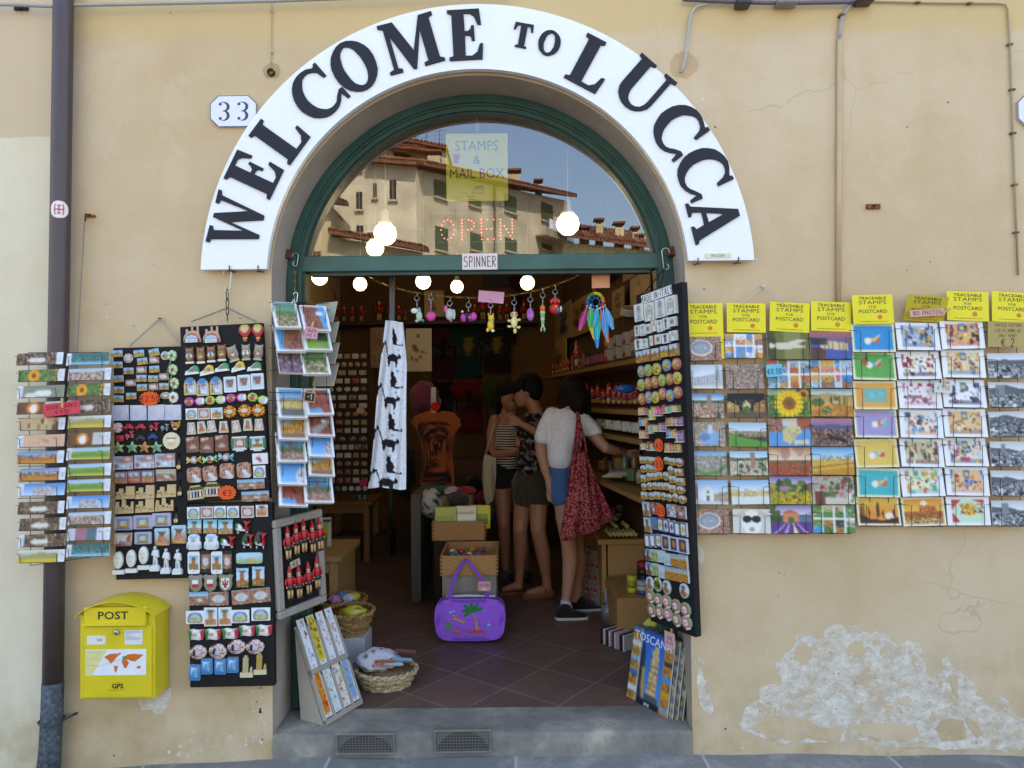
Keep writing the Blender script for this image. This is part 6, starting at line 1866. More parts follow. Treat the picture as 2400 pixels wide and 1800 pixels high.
TA=[[(c_amph(1),'postcard of a pale oval square among brown roofs'),(c_coll(12,['#5a94d4','#d89a50','#c0704a','#e2e4ea']),'postcard collage split by curved white lines'),(c_statue(3),'postcard of a white statue on olive green'),(c_leanside(4),'sideways postcard of a leaning tower at dusk')],[(c_palace(5),'postcard of a long white palace'),(c_aerial(6),'postcard crowded with town roofs from above'),(c_coll(7),'postcard collage behind a blue price tag'),(c_coll(8,['#c0703a','#e0a850','#5a3a2c','#a8d0e8','#d8685a','#4a90d0']),'postcard collage with orange views')],[(c_town(9,'#5f8cc4'),'postcard of a tower over dark roofs'),(c_night(10),'postcard of a lit square at night'),(c_sun(11),'postcard of one big yellow sunflower'),(c_hills(12),'postcard of golden hills with cypresses')],[(c_aerial(13,['#b08a70','#c8a890','#8a7a68'],'church'),'postcard of a blue church among roofs from above'),(c_green(14),'postcard of green ramparts and a town'),(c_map(15),'postcard collage around a pale map'),(c_dusk(16),'postcard of a city at violet dusk')],[(c_aerial(17,['#9a8a80','#b8a898','#70786c'],'walls'),'postcard of the walled town from the air'),(c_town(18,'#9cc4e0',.3,True,['#c8a890','#b89078','#d8c4b0','#8a9a70']),'pale postcard of a tower over fields'),(c_poppy(19),'postcard of a red poppy field'),(c_wheat(20),'postcard of a wheat hill under blue sky')],[(c_church(21),'postcard of a white church and bell tower'),(c_square(22),'postcard of a pale open square'),(c_village(23),'postcard of a village over sunflowers'),(c_flowerwall(24),'postcard of a stone wall with red flowers')],[(c_amph(25),'postcard of an oval square, lowest of its column'),(c_goat(26),'postcard of a white animal in sunglasses'),(c_lav(27),'postcard of an orange house over lavender'),(c_coll(28,['#4a94d0','#5f8a3c','#c8803a','#d8c8a0','#3a3a34']),'postcard collage of green and blue views')]]
ROWY=[[385,368,365,362],[570,570,555,552],[760,758,742,740],[948,950,935,935],[1138,1138,1125,1122],[1328,1328,1315,1315],[1520,1518,1505,1503]]
ga='view postcards in the rack beside the doorway'
for j in range(7):
 for i,cx in enumerate(cols):
  x=cx+j*(11 if i<2 else 4)*.8-(12 if i<2 else 8)
  w,h=(246,158)if i<2 else(272,182)
  p,lb=TA[j][i]
  card(RA,p,x,ROWY[j][i],w,h,random.Random(j*9+i).uniform(-1,1),f'{lb}, {ORD[i]} in {ORD[j]} row',ga)
  holder(ra,RA,x,ROWY[j][i],w,h)
gs='yellow stamp signs above the postcards'
for i,(cx,cy,w,h,rot,ex)in enumerate(((165,193,256,218,.5,.1),(446,182,256,195,-1,0),(732,178,262,196,-3,0),(1005,174,265,196,-2,0))):
 stamp_sign(RA,cx,cy,w,h,rot,f'yellow sign lettered TRACEABLE STAMPS FOR POSTCARD, {ORD[i]} from the doorway',gs,extra=ex,out=.002)
mb=MB()
x,y,ww,hh=RA.rect(613,532,104,80)
mb.box(-ww/2,ww/2,-hh/2,hh/2,-.001,0,'#7cc4dc')
mb.strokes('€0.50',0,-.004,hh*.42,'#2a3a44',.0004,lw=.12,sx=.8)
mb.build('price_label','paper',M=RA.M@T(x,y,.034)@Rz(4),label='light blue price label reading € 0.50 clipped to the postcard rack',cat='price tag')
RB=Board(Z((1980,660),2.764),(20,300),(1161,300),(90,1580),-.035,-.035)
rb=thing('postcard_rack','black wire rack of drawn picture cards at the right edge','rack',M=RB.M)
colb=[198,483,768,1052]
rack_frame(rb,RB,[((c+s*60,270),(c+s*60+30,1590))for c in colb for s in(-1,1)]+[((100,1585),(1260,1580))]+[((40,y),(1250,y-8))for y in(330,510,695,885,1075,1260,1450)])
RED,OR_=['#a8283a','#d86a3a','#e2c04a','#5a6aa0','#3a2a2a','#e8d8b8'],['#d8a24a','#c87a4a','#e8cc8a','#8a5a4a','#6a7a8a','#efe0c4']
PK=['#c86a80','#e0a0a8','#5a5a62','#a83a4a','#f0d8d8','#8a6a70']
TB=[[(c_fair(1,'#2f8fd0','#e8b44a','#c8603a'),'blue card with a small curled figure'),(c_toy(2,'#8a98b0',['#5a6a8a','#e8dcb0','#c8a03a','#3a4a6a']),'white bordered blue grey card with a pale dome'),(c_toy(3,'#c8883a',RED),'white bordered card in dark red and gold')],[(c_fair(4,'#5fa848','#4aa8d0','#c8683a').ell(.28,.35,.09,.16,'#a86a2c').ell(.33,.25,.03,.1,'#3a2a1c'),'green card with a butterfly'),(c_toy(5,'#efe6d8',RED),'white bordered card with red curtains'),(c_toy(6,'#e2c08a',OR_),'white bordered card in ochre and rose')],[(c_fair(7,'#eaa646','#4ab0b8','#e8e0d0').rect(.25,.25,.75,.75,'#5fb8bc',.8),'orange card with a teal sheet'),(c_toy(8,'#f2e2e2',PK),'white bordered pink card with a grey shape'),(c_toy(9,'#f0eef0',['#4a4a7a','#8a4a5a','#d8a04a','#3a3a4a','#b8c0d8']),'white bordered pale card with dark blue shapes')],[(c_fair(10,'#a89ac8','#d8703a','#6ac0c8'),'lilac card with an orange shape'),(c_toy(11,'#e8d8c8',['#5aa0d0','#c8603a','#3a5a7a','#e8a88a','#4a3a34']),'white bordered card with blue curtains'),(c_toy(12,'#e0a85a',OR_),'white bordered orange card with a red floor')],[(c_fair(13,'#eac45a','#6ac8d0','#c8603a'),'yellow card with a teal shape'),(c_toy(14,'#b8a868',['#6a3a2c','#a8a07a','#c8604a','#4a5a3a','#e0d2a8']),'white bordered olive card with a white balloon shape'),(c_toy(15,'#d8c8c0',['#b04a60','#6a5a6a','#e0c06a','#8ab0a8','#c88aa0']),'white bordered rose and grey card')],[(c_fair(16,'#46b4bc','#e8b04a','#d8683a'),'teal card with a swimming shape'),(c_toy(17,'#e8ddb0',['#c8703a','#5aa898','#d8a83a','#8a4a2c','#88c0a0']),'white bordered sand and green card'),(c_toy(18,'#e0a86a',['#3a6ab0','#e0884a','#8a9ac0','#c8604a','#efd8b8']),'white bordered orange card with a blue streak')],[(c_sunset(19),'card of cypresses before an orange sunset'),(c_sunset2(20),'card of a town and flock at orange sunset'),(C('#c8443a',21).poly([(.1,.5),(.4,0),(.95,.3),(.9,1),(.3,.9)],'#cfe6c8').poly([(.3,.3),(.6,.2),(.7,.6),(.5,.7)],'#e8c84a').spk(.3,.25,.85,.6,['#b8303a','#2a2a2a','#e88a3a'],.35).frame('#f4f3f7',.13,.1),'white bordered card with a striped red and yellow shape')]]
gb='drawn cards in the rack at the right edge'
YB1=[[365,353,345],[545,540,530],[735,728,722],[916,918,912],[1108,1105,1100],[1300,1295,1290],[1482,1485,1482]]
for j in range(7):
 for i in range(3):
  p,lb=TB[j][i]
  x=colb[i]+j*6-16+(-6 if i==0 else 0)
  card(RB,p,x,YB1[j][i],276,184,random.Random(j*7+i+50).uniform(-1.6,1.6),f'{lb}, {ORD[i]} in {ORD[j]} row',gb,side='#f0eee2',tilt=random.Random(j*3+i).uniform(-14,-6))
  holder(rb,RB,x,YB1[j][i],276,184)
BWT=['rows of parked cars under hills','a bare open square','a street with a gabled house','a crowded market','a pale hillside','dark roofs and a white sky']
for j,y in enumerate((543,732,920,1114,1302,1495)):
 x=1052+j*5
 card(RB,c_bw(j+30),x,y,272,160,random.Random(j).uniform(-1,1),f'old black and white postcard of {BWT[j]}, at the right edge','old black and white postcards')
 holder(rb,RB,x,y,272,160)
stamp_sign(RB,170,182,262,190,1,'upright yellow TRACEABLE STAMPS sign over the blue curled figure card',gs)
stamp_sign(RB,512,178,262,166,-4,'shaded yellow stamp sign with the pink NO PHOTO note on it',gs,'#c9b42a',tilt=14)  # darker yellow puts this sign's shade into its colour
stamp_sign(RB,782,162,270,190,-2,'yellow TRACEABLE STAMPS sign right of the NO PHOTO note',gs)
stamp_sign(RB,1068,168,262,195,-3,'yellow TRACEABLE STAMPS sign cut off by the right edge',gs)
def note(B,cx,cy,w,h,rot,col,txt,label,out=.036,size=None,name='paper_note',tc='#3a3a3c',lines=None,sx=.8,peg=None,tilt=0):
 x,y,ww,hh=B.rect(cx,cy,w,h)
 mb=MB()
 mb.box(-ww/2,ww/2,-hh/2,hh/2,-.001,0,col)
 ls=lines or[(txt,0,.5)]
 for t,yy,s in ls:
  mb.strokes(t,0,yy*hh,s*hh,tc,.0004,lw=.11,sx=sx)
 M=B.M@T(x,y,out)@Rz(rot)@Matrix.Rotation(rad(tilt),4,'X')
 if peg:
  th=thing(name,label,'note',M=M)
  mb.build('paper','paper',th)
  pg=MB()
  px,py,pr=peg
  K=T(px*ww,py*hh,.002)@Rz(pr)
  pg.box(-.004,.004,-.02,.02,-.003,.0,'#c9a470',M=K)
  pg.box(-.004,.004,-.02,.02,.001,.005,'#d2ae7c',M=K)
  pg.tube([(-.005,.002,.001),(.005,.002,.001)],.0022,'#9a9a96',6,M=K)
  pg.build('peg','wood',th)
  return th
 return mb.build(name,'paper',M=M,label=label,cat='note')
note(RB,502,208,222,44,3,'#dfaea0','NO PHOTO!!','pink note reading NO PHOTO !! pegged to a stamp sign',peg=(.55,.1,-62),sx=.9,lines=[('NO PHOTO!!',0,.62)])
note(RB,606,690,116,60,-3,'#dcdcd2','','small cream price card pegged between two drawn cards',lines=[('€ 1.50',0,.45)],peg=(.02,.6,2),tc='#8a8a80')
note(RB,1030,345,252,164,-1,'#b9a468','','tan card handwritten LIMITED EDITION at the right edge',out=.024,lines=[('LIMITED EDITION',.36,.12),('LUCCA ANNI 50',.15,.12),('ONLY HERE!',-.05,.11),('€ 2',-.32,.3)],sx=.85)
RC_=Board(Z((0,780),2.861),(125,150),(755,140),(160,1560),-.13,-.13)
rc=thing('bookmark_rack','black wire rack of long picture bookmarks, hung over the brown downpipe','rack',M=RC_.M)
LY=[175,286,393,502,610,722,832,945,1047,1168,1278,1386,1492]
RY=[175,278,382,490,595,708,807,915,1020,1130,1238,1345,1452]
rack_frame(rc,RC_,[((190,132),(205,1560)),((410,132),(430,1550)),((515,130),(500,1505)),((680,130),(695,1495)),((188,133),(684,130)),((205,1562),(700,1490))]+[((120,y-20),(755,y-26))for y in RY])
mb=MB()
hk=at(210,506,-.01)
mb.tube([hk+Vector((-.022,.005,0)),hk+Vector((.022,.005,0))],.006,'#8a5a34',6)
mb.tube([hk+Vector((0,.01,.008)),hk+Vector((0,-.03,0)),hk+Vector((0,-.03,-.03))],.004,'#7a4a2c',6)
mb.build('wall_hook','rusty_iron',rc,world=True)
mb=MB()
link_chain(mb,hk+Vector((-.004,-.03,-.03)),at(180,826,-.128),.006,.0012,'#8f877a')
mb.build('chain','steel',rc,world=True)
def strip(sd,kind):
 p=Pic(44,10,'#c8b8a0',sd)
 if kind=='sun':
  return p.spk(0,0,1,1,['#3f5a2c','#5f7a3a','#8a9a4a'],1).ell(.34,.5,.13,.5,'#e8a01c').ell(.34,.5,.05,.2,'#7a3a1a').spk(.78,0,1,1,['#d8a02a','#3a3a24','#e0c060'],.9)
 if kind=='field':
  return p.grad('#9cc0e0','#d8e4ec',0,.35).rect(0,.35,1,1,'#8aa84a').poly([(0,.6),(.5,.35),(1,.6),(1,1),(0,1)],'#6f9440').rect(0,.85,1,1,'#c8b83a')
 if kind=='sea':
  return p.grad('#3f6a68','#6fa0a8',0,1).spk(0,.2,1,.7,['#2f5448','#54786a','#3a5a4c'],.5).rect(0,.8,1,1,'#8ac0d4')
 if kind=='dark':
  return p.rect(0,0,1,1,'#5a4030').spk(0,0,1,1,['#3a2a20','#8a6a4a','#c8a880','#6a4a34'],.7).ell(.45,.6,.2,.25,'#e2d8cc')
 if kind=='angel':
  return p.rect(0,0,1,1,'#c9a878').blobs(.1,.2,.9,.9,['#a8784a','#e0c090','#6a4a30'],8,.06)
 if kind=='draw':
  return p.rect(0,0,1,1,'#dcb090').spk(.2,.3,.7,.8,['#c89a7a','#b88868'],.25)
 if kind=='dusk':
  return p.grad('#6a8ac8','#d8c8b8',0,.45).rect(0,.5,1,1,'#c8802c').spk(0,.35,1,.7,['#3a4a6a','#7a5a34','#b8782c'],.6)
 if kind=='sky':
  return p.grad('#5a90d8','#c8dcf0',0,1).spk(.3,.3,.75,1,['#e2d8cc','#b8907a','#d8b8a0','#8a7a80'],.7)
 if kind=='town':
  return p.grad('#b0c4dc','#d8dce0',0,.35).spk(0,.35,1,1,RO+['#d8d0cc'],.85)
 if kind=='yellow':
  return p.grad('#e8e8e4','#c8c8b8',0,.25).poly([(0,.5),(.5,.2),(1,.5),(1,1),(0,1)],'#a8a060').rect(0,.75,1,1,'#d8b82c')
 if kind=='grey':
  return p.rect(0,0,1,1,'#8f9078').ell(.55,.65,.2,.3,'#e8e6e0').ell(.3,.8,.15,.2,'#dcdad0')
 if kind=='fire':
  return p.rect(0,0,1,1,'#7a4a24').ell(.35,.5,.14,.5,'#e0882a').ell(.36,.55,.08,.35,'#f0ece6').rect(.6,0,1,1,'#c8c4c0')
 if kind=='blocks':
  return p.rect(0,0,.18,1,'#c8ccd8').rect(.18,0,.45,1,'#a8707c').rect(.45,0,.68,1,'#5a7078').rect(.68,0,1,1,'#dcd4e0')
 return p
LK=['dark','sun','grey','fire','angel','draw','dusk','dusk','sky','dark','dark','dark','yellow']
RK=['sea','town','sun','dark','yellow','fire','field','field','field','sky','town','blocks','sea']
WK={'dark':'dark brown','sun':'sunflower','grey':'grey green','fire':'orange and white','angel':'warm tan','draw':'pale peach','dusk':'blue and amber','sky':'blue sky','yellow':'pale hill','sea':'teal sea','town':'pink town','field':'green field','blocks':'rose and slate'}
gbm='bookmarks in the wire rack over the downpipe'
for cname,ys,ks,x0,x1 in(('left',LY,LK,128,446),('right',RY,RK,462,756)):
 for j,(y,k)in enumerate(zip(ys,ks)):
  p=strip(j+(0 if cname=='left' else 20),k)
  sh=((j*5)%3-1)*5
  if(j+(cname=='left'))%3:
   p.rect(.87,0,1,1,'#e8e8ec').spk(.9,.2,.97,.8,['#b8b8c4'],.4)
  else:
   p.rect(0,0,.12,1,'#e4e4ea').spk(.03,.2,.09,.8,['#b8b8c4'],.4)
  cx,w=(x0+x1)/2+sh+j*(1 if cname=='left' else 0),x1-x0-10
  card(RC_,p,cx,y,w,82,1.2,f'{WK[k]} bookmark, {ORD[j]} down in the {cname} column of the bookmark rack',gbm,name='bookmark',out=.02,tilt=-12)
  xx,yy,ww,hh=RC_.rect(cx,y,w,82)
  mb=MB()
  mb.tube([(xx-ww*.43,yy-hh*.5,.0235),(xx+ww*.36,yy-hh*.5,.0235)],.0013,'#1c1b1c',5)
  for s in(-.43,.36):
   mb.tube([(xx+s*ww,yy-hh*.5,.0),(xx+s*ww,yy-hh*.5,.0235),(xx+s*ww,yy+hh*.2,.026),(xx+s*ww-.018,yy+hh*.22,.02)],.0013,'#1c1b1c',5)
  mb.build('bookmark_holder','black_wire',rc)
note(RC_,450,508,246,84,6,'#d8505a','','red note handwritten BOOK MARKS € 0.50 pegged to the bookmark rack',lines=[('BOOK MARKS',.2,.3),('€ 0.50',-.24,.28)],peg=(.05,.45,-4),sx=.95,tc='#4a1c24')
RS=Board(Z((620,640),2.9625),(60,190),(470,230),(80,1600),-.10,.03)
rs=thing('postcard_spinner','black wire postcard spinner hung by a hook on the left jamb','rack',M=RS.M)
zs7=RS.z
rack_frame(rs,RS,[((58,190),(100,1600)),((270,220),(270,1600)),((440,240),(420,1560))]+[((30,y),(450,y+8))for y in(205,365,520,675,828,885,980,1135,1290,1442,1590)])
mb=MB()
s_hook(mb,at(693,690,-.045),.035,.009,'#e4e8ea',.0022)
mb.tube([at(688,700,-.045),at(684,712,-.06)],.0022,'#e4e8ea',6)
mb.build('hook','steel',rs,world=True)
mb=MB()
link_chain(mb,at(692,634,.19),at(692,700,.19),.007,.0013,'#c9a84a')
s_hook(mb,at(692,600,.19),.05,.014,'#dfe4e6')
mb.build('brass_chain','steel',rs,world=True)
mb=MB()
e=at(678,598,.19)
mb.bbox(e.x-.035,e.x+.012,.15,.2,e.z-.02,e.z+.02,'#7a4a3a',.004)
mb.build('rusty_bracket','rusty_iron',fr_,world=True)
mb=MB()
e=at(1572,591,.17)
mb.bbox(e.x-.012,e.x+.025,.13,.2,e.z-.02,e.z+.02,'#7a4a3a',.004)
mb.build('rusty_bracket','rusty_iron',fr_,world=True)
def pview(sd,k):
 if k=='village':
  return C('#6f8a4c',sd,22,22).grad('#5f8a8c','#7fa06a',0,.4).spk(0,.35,1,.6,['#4f7040','#62864c'],.8).spk(0,.5,1,1,['#d8c8a0','#7a6a44','#b89a6a','#4a5434'],.95)
 if k=='roofs':
  return C('#9a6248',sd,22,20).poly([(.6,0),(1,0),(1,.9),(.75,.9)],'#5fa8dc').spk(0,.1,.6,1,['#8a5240','#b07858','#6a4034'],.8).rect(.55,.25,.8,.4,'#e6e2dc')
 if k=='wedge':
  return C('#58a8dc',sd,24,18).poly([(.2,.9),(.35,.2),(1,0),(1,1)],'#a06a50').spk(.4,.2,1,1,['#8a5444','#b88868','#5a3830'],.5)
 if k=='hill':
  return C('#7a9a44',sd,22,18).grad('#7fb0e0','#e6ecf0',0,.5).ell(.75,.4,.3,.3,'#3f5434').rect(0,.6,1,1,'#7fa048').ell(.3,.85,.4,.2,'#8ab04a')
 if k=='purple':
  return C('#7a5a66',sd,22,18).spk(0,0,1,1,['#6a4a54','#9a7a84','#54404a','#b8a0a4','#8a6a72'],1).rect(.47,0,.52,1,'#2a2226')
 if k=='street':
  return C('#7a7468',sd,22,20).grad('#4a90d8','#a8cce8',0,.35).poly([(0,.5),(1,.35),(1,.7),(0,.75)],'#d8bc6a').spk(0,.4,1,.7,['#8a7a4a','#e0cc8a'],.3).rect(0,.72,1,1,'#6f6a64')
 if k=='brick':
  return C('#9a4a38',sd,22,18).poly([(.5,0),(1,0),(1,.3),(.55,.35)],'#6f5038').rect(0,.75,.6,1,'#6fa4d0').spk(0,.1,1,.75,['#8a4030','#b06048'],.5).rect(.1,.3,.8,.34,'#b8705a').spk(.1,.45,.9,.55,['#3a1c18'],.2)
 if k=='ridge':
  return C('#c8904a',sd,24,20).grad('#3f86d4','#a8d0ee',0,.5).poly([(0,.7),(.6,.35),(1,.25),(1,.7),(0,.9)],'#c8903c').spk(.1,.4,1,.8,['#d8a850','#8a5a34'],.5).rect(0,.8,1,1,'#8a6a50')
 if k=='redstreet':
  return C('#8a4834',sd,24,18).spk(0,0,1,1,['#7a3c2c','#a8644a','#5a3024'],.7).poly([(.1,.8),(.8,.35),(.9,.45),(.3,1)],'#9a9088').rect(.55,.4,.7,.48,'#e8e4de')
 if k=='tower':
  return C('#a86a50',sd,24,20).grad('#4f96dc','#b0d4f0',0,.55).poly([(0,.4),(.4,.3),(1,.42),(1,.5),(0,.5)],'#6f94b8').spk(0,.5,1,.68,['#4f6a3c','#5f7a48'],.9).spk(0,.66,1,1,RO,.9).rect(.4,.35,.48,.75,'#8a6a5c')
 return C('#5a9ce0',sd,24,18).grad('#4a90dc','#8cc0f0',0,1).poly([(.1,.05),(1,0),(1,.3),(.12,.3)],'#b04a3c').spk(.15,.05,.8,.25,['#f0d8a0','#e8c890'],.45).ell(.85,.75,.24,.3,'#d8d4d4').spk(.65,.5,1,1,['#6a6a72','#a8606a'],.3)
SPN=[('village',155,272,176,168,-4,'green village'),('roofs',352,296,186,166,-3,'brown roofs'),('wedge',178,432,200,172,-3,'brown wedge of roofs'),('hill',362,440,186,150,-3,'green hill'),('purple',190,580,190,168,-1,'purple roofs, two halves'),('village',350,592,190,168,-2,'green village in a white border'),('street',188,880,196,184,0,'yellow street'),('brick',374,874,184,160,-2,'red brick tower'),('ridge',190,1034,200,176,1,'golden ridge'),('redstreet',378,1018,186,162,2,'red brick street'),('tower',184,1186,200,176,1,'tower before blue hills'),('dome',380,1164,176,156,3,'red arcade and dome'),('dome',184,1342,196,176,3,'red arcade over blue'),('ridge',382,1302,176,146,4,'golden rooftops'),('brick',190,1494,196,170,5,'brick tower in a field'),('tower',366,1462,200,180,3,'tower and roofs')]
gsp='postcards in the hanging spinner'
for i,(k,cx,cy,w,h,rot,wd)in enumerate(SPN):
 p=pview(i,k).frame('#f2f2f4',.07,.06)if i not in(4,)else pview(i,k)
 card(RS,p,cx,cy,w,h*1.34,-rot,f'postcard of {wd}, {"left" if i % 2 == 0 else "right"} card in {ORD[i // 2]} tier of the spinner',gsp,out=.045 if i%2==0 else .05,tilt=-33,thick=.016)
 holder(rs,RS,cx,cy,w,h)
for i,(cx,cy)in enumerate(((440,268),(452,410),(454,560),(446,716))):
 x,y,ww,hh=RS.rect(cx,cy,60,130)
 mb=MB()
 mb.box(-.07,.07,0,.1,-.004,0,'#b8b4a2')
 mb.build('postcard','printed_card',M=RS.M@T(x+.0,y-hh/2,-.09)@Matrix.Rotation(rad(-65),4,'Y')@Matrix.Rotation(rad(-14),4,'X'),label=f'grey back of a postcard, {ORD[i]} down on the far side of the spinner',cat='postcard',group=gsp)
note(RS,292,425,88,78,-4,'#e0a0b4','','pink note pegged between cards on the spinner',out=.075,lines=[('LUCCA',.2,.26),('DUE €',-.2,.26)],peg=(.0,.55,-6),sx=.8,tc='#5a3a44')
mb=MB()
x,y,ww,hh=RS.rect(280,862,80,70)
mb.box(-ww/2,ww/2,-hh/2,hh/2,-.003,0,'#b8966a')
mb.box(-ww*.4,ww*.4,-hh*.38,hh*.38,0,.0006,'#222524')
mb.strokes('-1',0,0,hh*.45,'#d8d8d4',.0009,lw=.12)
mb.box(.005,.012,hh*.2,hh*1.1,-.006,-.001,'#c9a470',M=Rz(-12))
mb.build('chalk_tag','wood',M=RS.M@T(x,y,.075)@Rz(-5),label='tiny black slate tag pegged to the spinner',cat='price tag')
dp=thing('downpipe','dark brown round metal downpipe down the left of the facade','downpipe',loc=at(130,1780,-.07))
mb=MB()
axis=[(149,-30),(148,60),(143,400),(137,800),(128,1300),(124,1600)]
mb.tube([at(u,v,-.065)for u,v in axis],.040,'#4f4041',20)
mb.build('pipe','painted_metal',dp,world=True)
mb=MB()
mb.tube([at(124,1598,-.065),at(121,1690,-.065),at(117,1760,-.065),at(112,1830,-.068)],[.0415,.042,.0425,.047],'#5f666d',20)
mb.build('iron_foot','rusty_iron',dp,world=True)
mb=MB()
p=at(121,1689,-.065)
mb.tube([p+Vector((.047*math.cos(a),.047*math.sin(a),.003*math.sin(a*2)))for a in[2*PI*i/20 for i in range(20)]],.005,'#54585c',6,closed=True)
mb.tube([p+Vector((.045,0,0)),p+Vector((.07,.06,.005))],.005,'#54585c',6)
mb.build('collar','rusty_iron',dp,world=True)
mb=MB()
p=at(143,496,-.065)
def onpipe(a,z,r=.0412):
 return(p.x+r*math.sin(a),p.y-r*math.cos(a),p.z+z)
vs,cs=[],[]
nn=14
for j in range(nn+1):
 for i in range(nn+1):
  sx,sy=2*i/nn-1,2*j/nn-1
  qx,qy=sx*math.sqrt(1-sy*sy/2),sy*math.sqrt(1-sx*sx/2)
  vs.append(onpipe(.38+qx*.95,qy*.039))
  r2=qx*qx+qy*qy
  red=r2>.88 or(abs(qx)<.5 and abs(qy)<.55 and(abs(qy)<.1 or abs(abs(qx)-.42)<.1 or abs(qx)<.07 or abs(abs(qy)-.5)<.08))
  cs.append(lin('#c23a44' if red else '#f2f0f0'))
mb.add(vs,[(j*(nn+1)+i,j*(nn+1)+i+1,(j+1)*(nn+1)+i+1,(j+1)*(nn+1)+i)for j in range(nn)for i in range(nn)],cs,True)
mb.build('round_sticker','paper',dp,world=True)
def cable(name,pts,r,col,label,y=-.012,mat='painted_metal',cat='cable',clips=()):
 th=thing(name,label,cat,loc=at(*pts[-1],y))
 mb=MB()
 P=[at(u,v,y)for u,v in pts]
 mb.tube(P,r,col,8)
 mb.build('sheath',mat,th,world=True)
 for u,v in clips:
  mb=MB()
  q=at(u,v,y)
  mb.bbox(q.x-.012,q.x+.012,q.y-r-.004,-.001,q.z-.004,q.z+.004,'#8a7a62',.0015)
  mb.build('clip','rusty_iron',th,world=True)
 return th
cable('overhead_cable',[(-60,8),(60,12),(125,15),(180,12),(330,9),(480,6),(640,2),(800,-4),(1200,-14)],.008,'#a8a6a4','twisted grey cable along the top of the wall, over the downpipe',y=-.05)
cable('drop_cable',[(1716,-4),(1690,3),(1655,9),(1633,15),(1622,28),(1616,48),(1612,90),(1607,135),(1600,160),(1595,170)],.0065,'#b4b0a8','grey cable curving down into the wall above the letter U',y=-.02)
cable('wall_pipe',[(1965,720),(1966,400),(1967,120),(1968,90)],.0115,'#cdb189','wall coloured vertical pipe right of the welcome sign',y=-.012,mat='painted_metal',cat='pipe')
cable('pipe_cables',[(1968,92),(1969,66),(1974,40),(1988,18),(2003,0),(2010,-10)],.008,'#a4a3a2','pair of grey cables bending into the top of the wall coloured pipe',y=-.016,clips=((1972,36),))
cable('thin_cable',[(2030,3),(2063,4),(2200,7),(2340,8),(2356,11),(2362,22),(2367,101),(2378,422),(2386,645)],.0042,'#a89878','thin tan cable turning down the right edge of the wall',y=-.01,clips=((2150,6),(2272,8),(2367,104),(2372,210),(2374,312),(2378,433),(2381,545)))
bx=cable('top_conduit',[(1600,-2),(1740,5),(1840,7),(1960,5),(2040,3)],.010,'#6a6068','dark conduit along the top of the wall at the right',y=-.03)
for u,v,w,h,c in((1742,6,34,18,'#3a3638'),(1844,5,50,15,'#8e8a8c'),(2026,3,40,10,'#3a3638')):
 mb=MB()
 q=at(u,v,-.04)
 w,h=w*1.83e-3,h*1.83e-3
 mb.bbox(q.x-w/2,q.x+w/2,-.065,-.006,q.z-h/2,q.z+h/2,c,.005)
 mb.build('junction_box','painted_metal',bx,world=True)
th=thing('wall_spout','short pipe stub in a ragged hole with a thin wire above, left of the sign','pipe',loc=at(637,172,0))
mb=MB()
q=at(637,172,0)
mb.lathe([(.016,-.05),(.016,.018),(.012,.018),(.011,-.03),(.0001,-.03)],'#4a4038',14,M=Matrix.Translation(q)@Matrix.Rotation(PI/2,4,'X'))
mb.build('pipe_stub','rusty_iron',th,world=True)
mb=MB()
mb.tube([at(637,-10,-.006),at(636,120,-.006),at(633,165,-.008)],.0022,'#b8a888',5)
for v in(28,124):
 e=at(637,v,-.007)
 mb.ell(e,.0055,'#a8987a',8,5)
mb.build('wire','painted_metal',th,world=True)
mb=MB(WALLF)
for k,(u,v,r,c)in enumerate(((638,164,.036,'#bfa379'),(1603,152,.058,'#cfb18a'))):
 e=at(u,v)
 mb=MB(WALLF)
 mb.prism(rough_outline([(e.x+r*1.1*math.cos(2*PI*i/14),e.z+r*math.sin(2*PI*i/14))for i in range(14)],.01,.010,30+k),-.004,.0008,c)
 mb.build('mortar_patch','plain_plaster',shop)
for k,(u,v,lb)in enumerate(((2045,485,'small rusty plate screwed to the wall above the yellow signs'),(52,20,'dark iron bracket under the top cable at the left corner'))):
 mb=MB()
 q=at(u,v)
 mb.bbox(q.x-.03,q.x+.03,-.012,-.0005,q.z-.011,q.z+.011,'#8a5a3a' if k==0 else '#3a3430',.002)
 mb.tube([(q.x,-.012,q.z),(q.x,-.024,q.z)],.006,'#7a4a34',8)
 mb.build('iron_plate','rusty_iron',label=lb,cat='plate')
mb=MB(WALLF)
rg=random.Random(77)
for u,v in((248,363),(250,713),(250,744),(314,764),(563,746),(400,30),(1824,1398),(1826,1343),(1838,1346),(1700,1708),(2126,298),(1648,232),(1676,298),(2222,240),(2126,634),(2180,613),(1774,607),(234,1356),(1650,678),(2300,700),(1920,1100),(2240,1020),(360,620),(476,540)):
 e=at(u,v)
 r=rg.uniform(.002,.0045)
 mb.prism(sub(o_ell(1,1,7),e.x,e.z,r*2,r*2*rg.uniform(.7,1.4)),-.002,.0006,rg.choice(['#4a4038','#e8e2d6','#8a7a66','#5f5446']))
mb.build('nail_marks','plain_plaster',shop,kind='stuff')
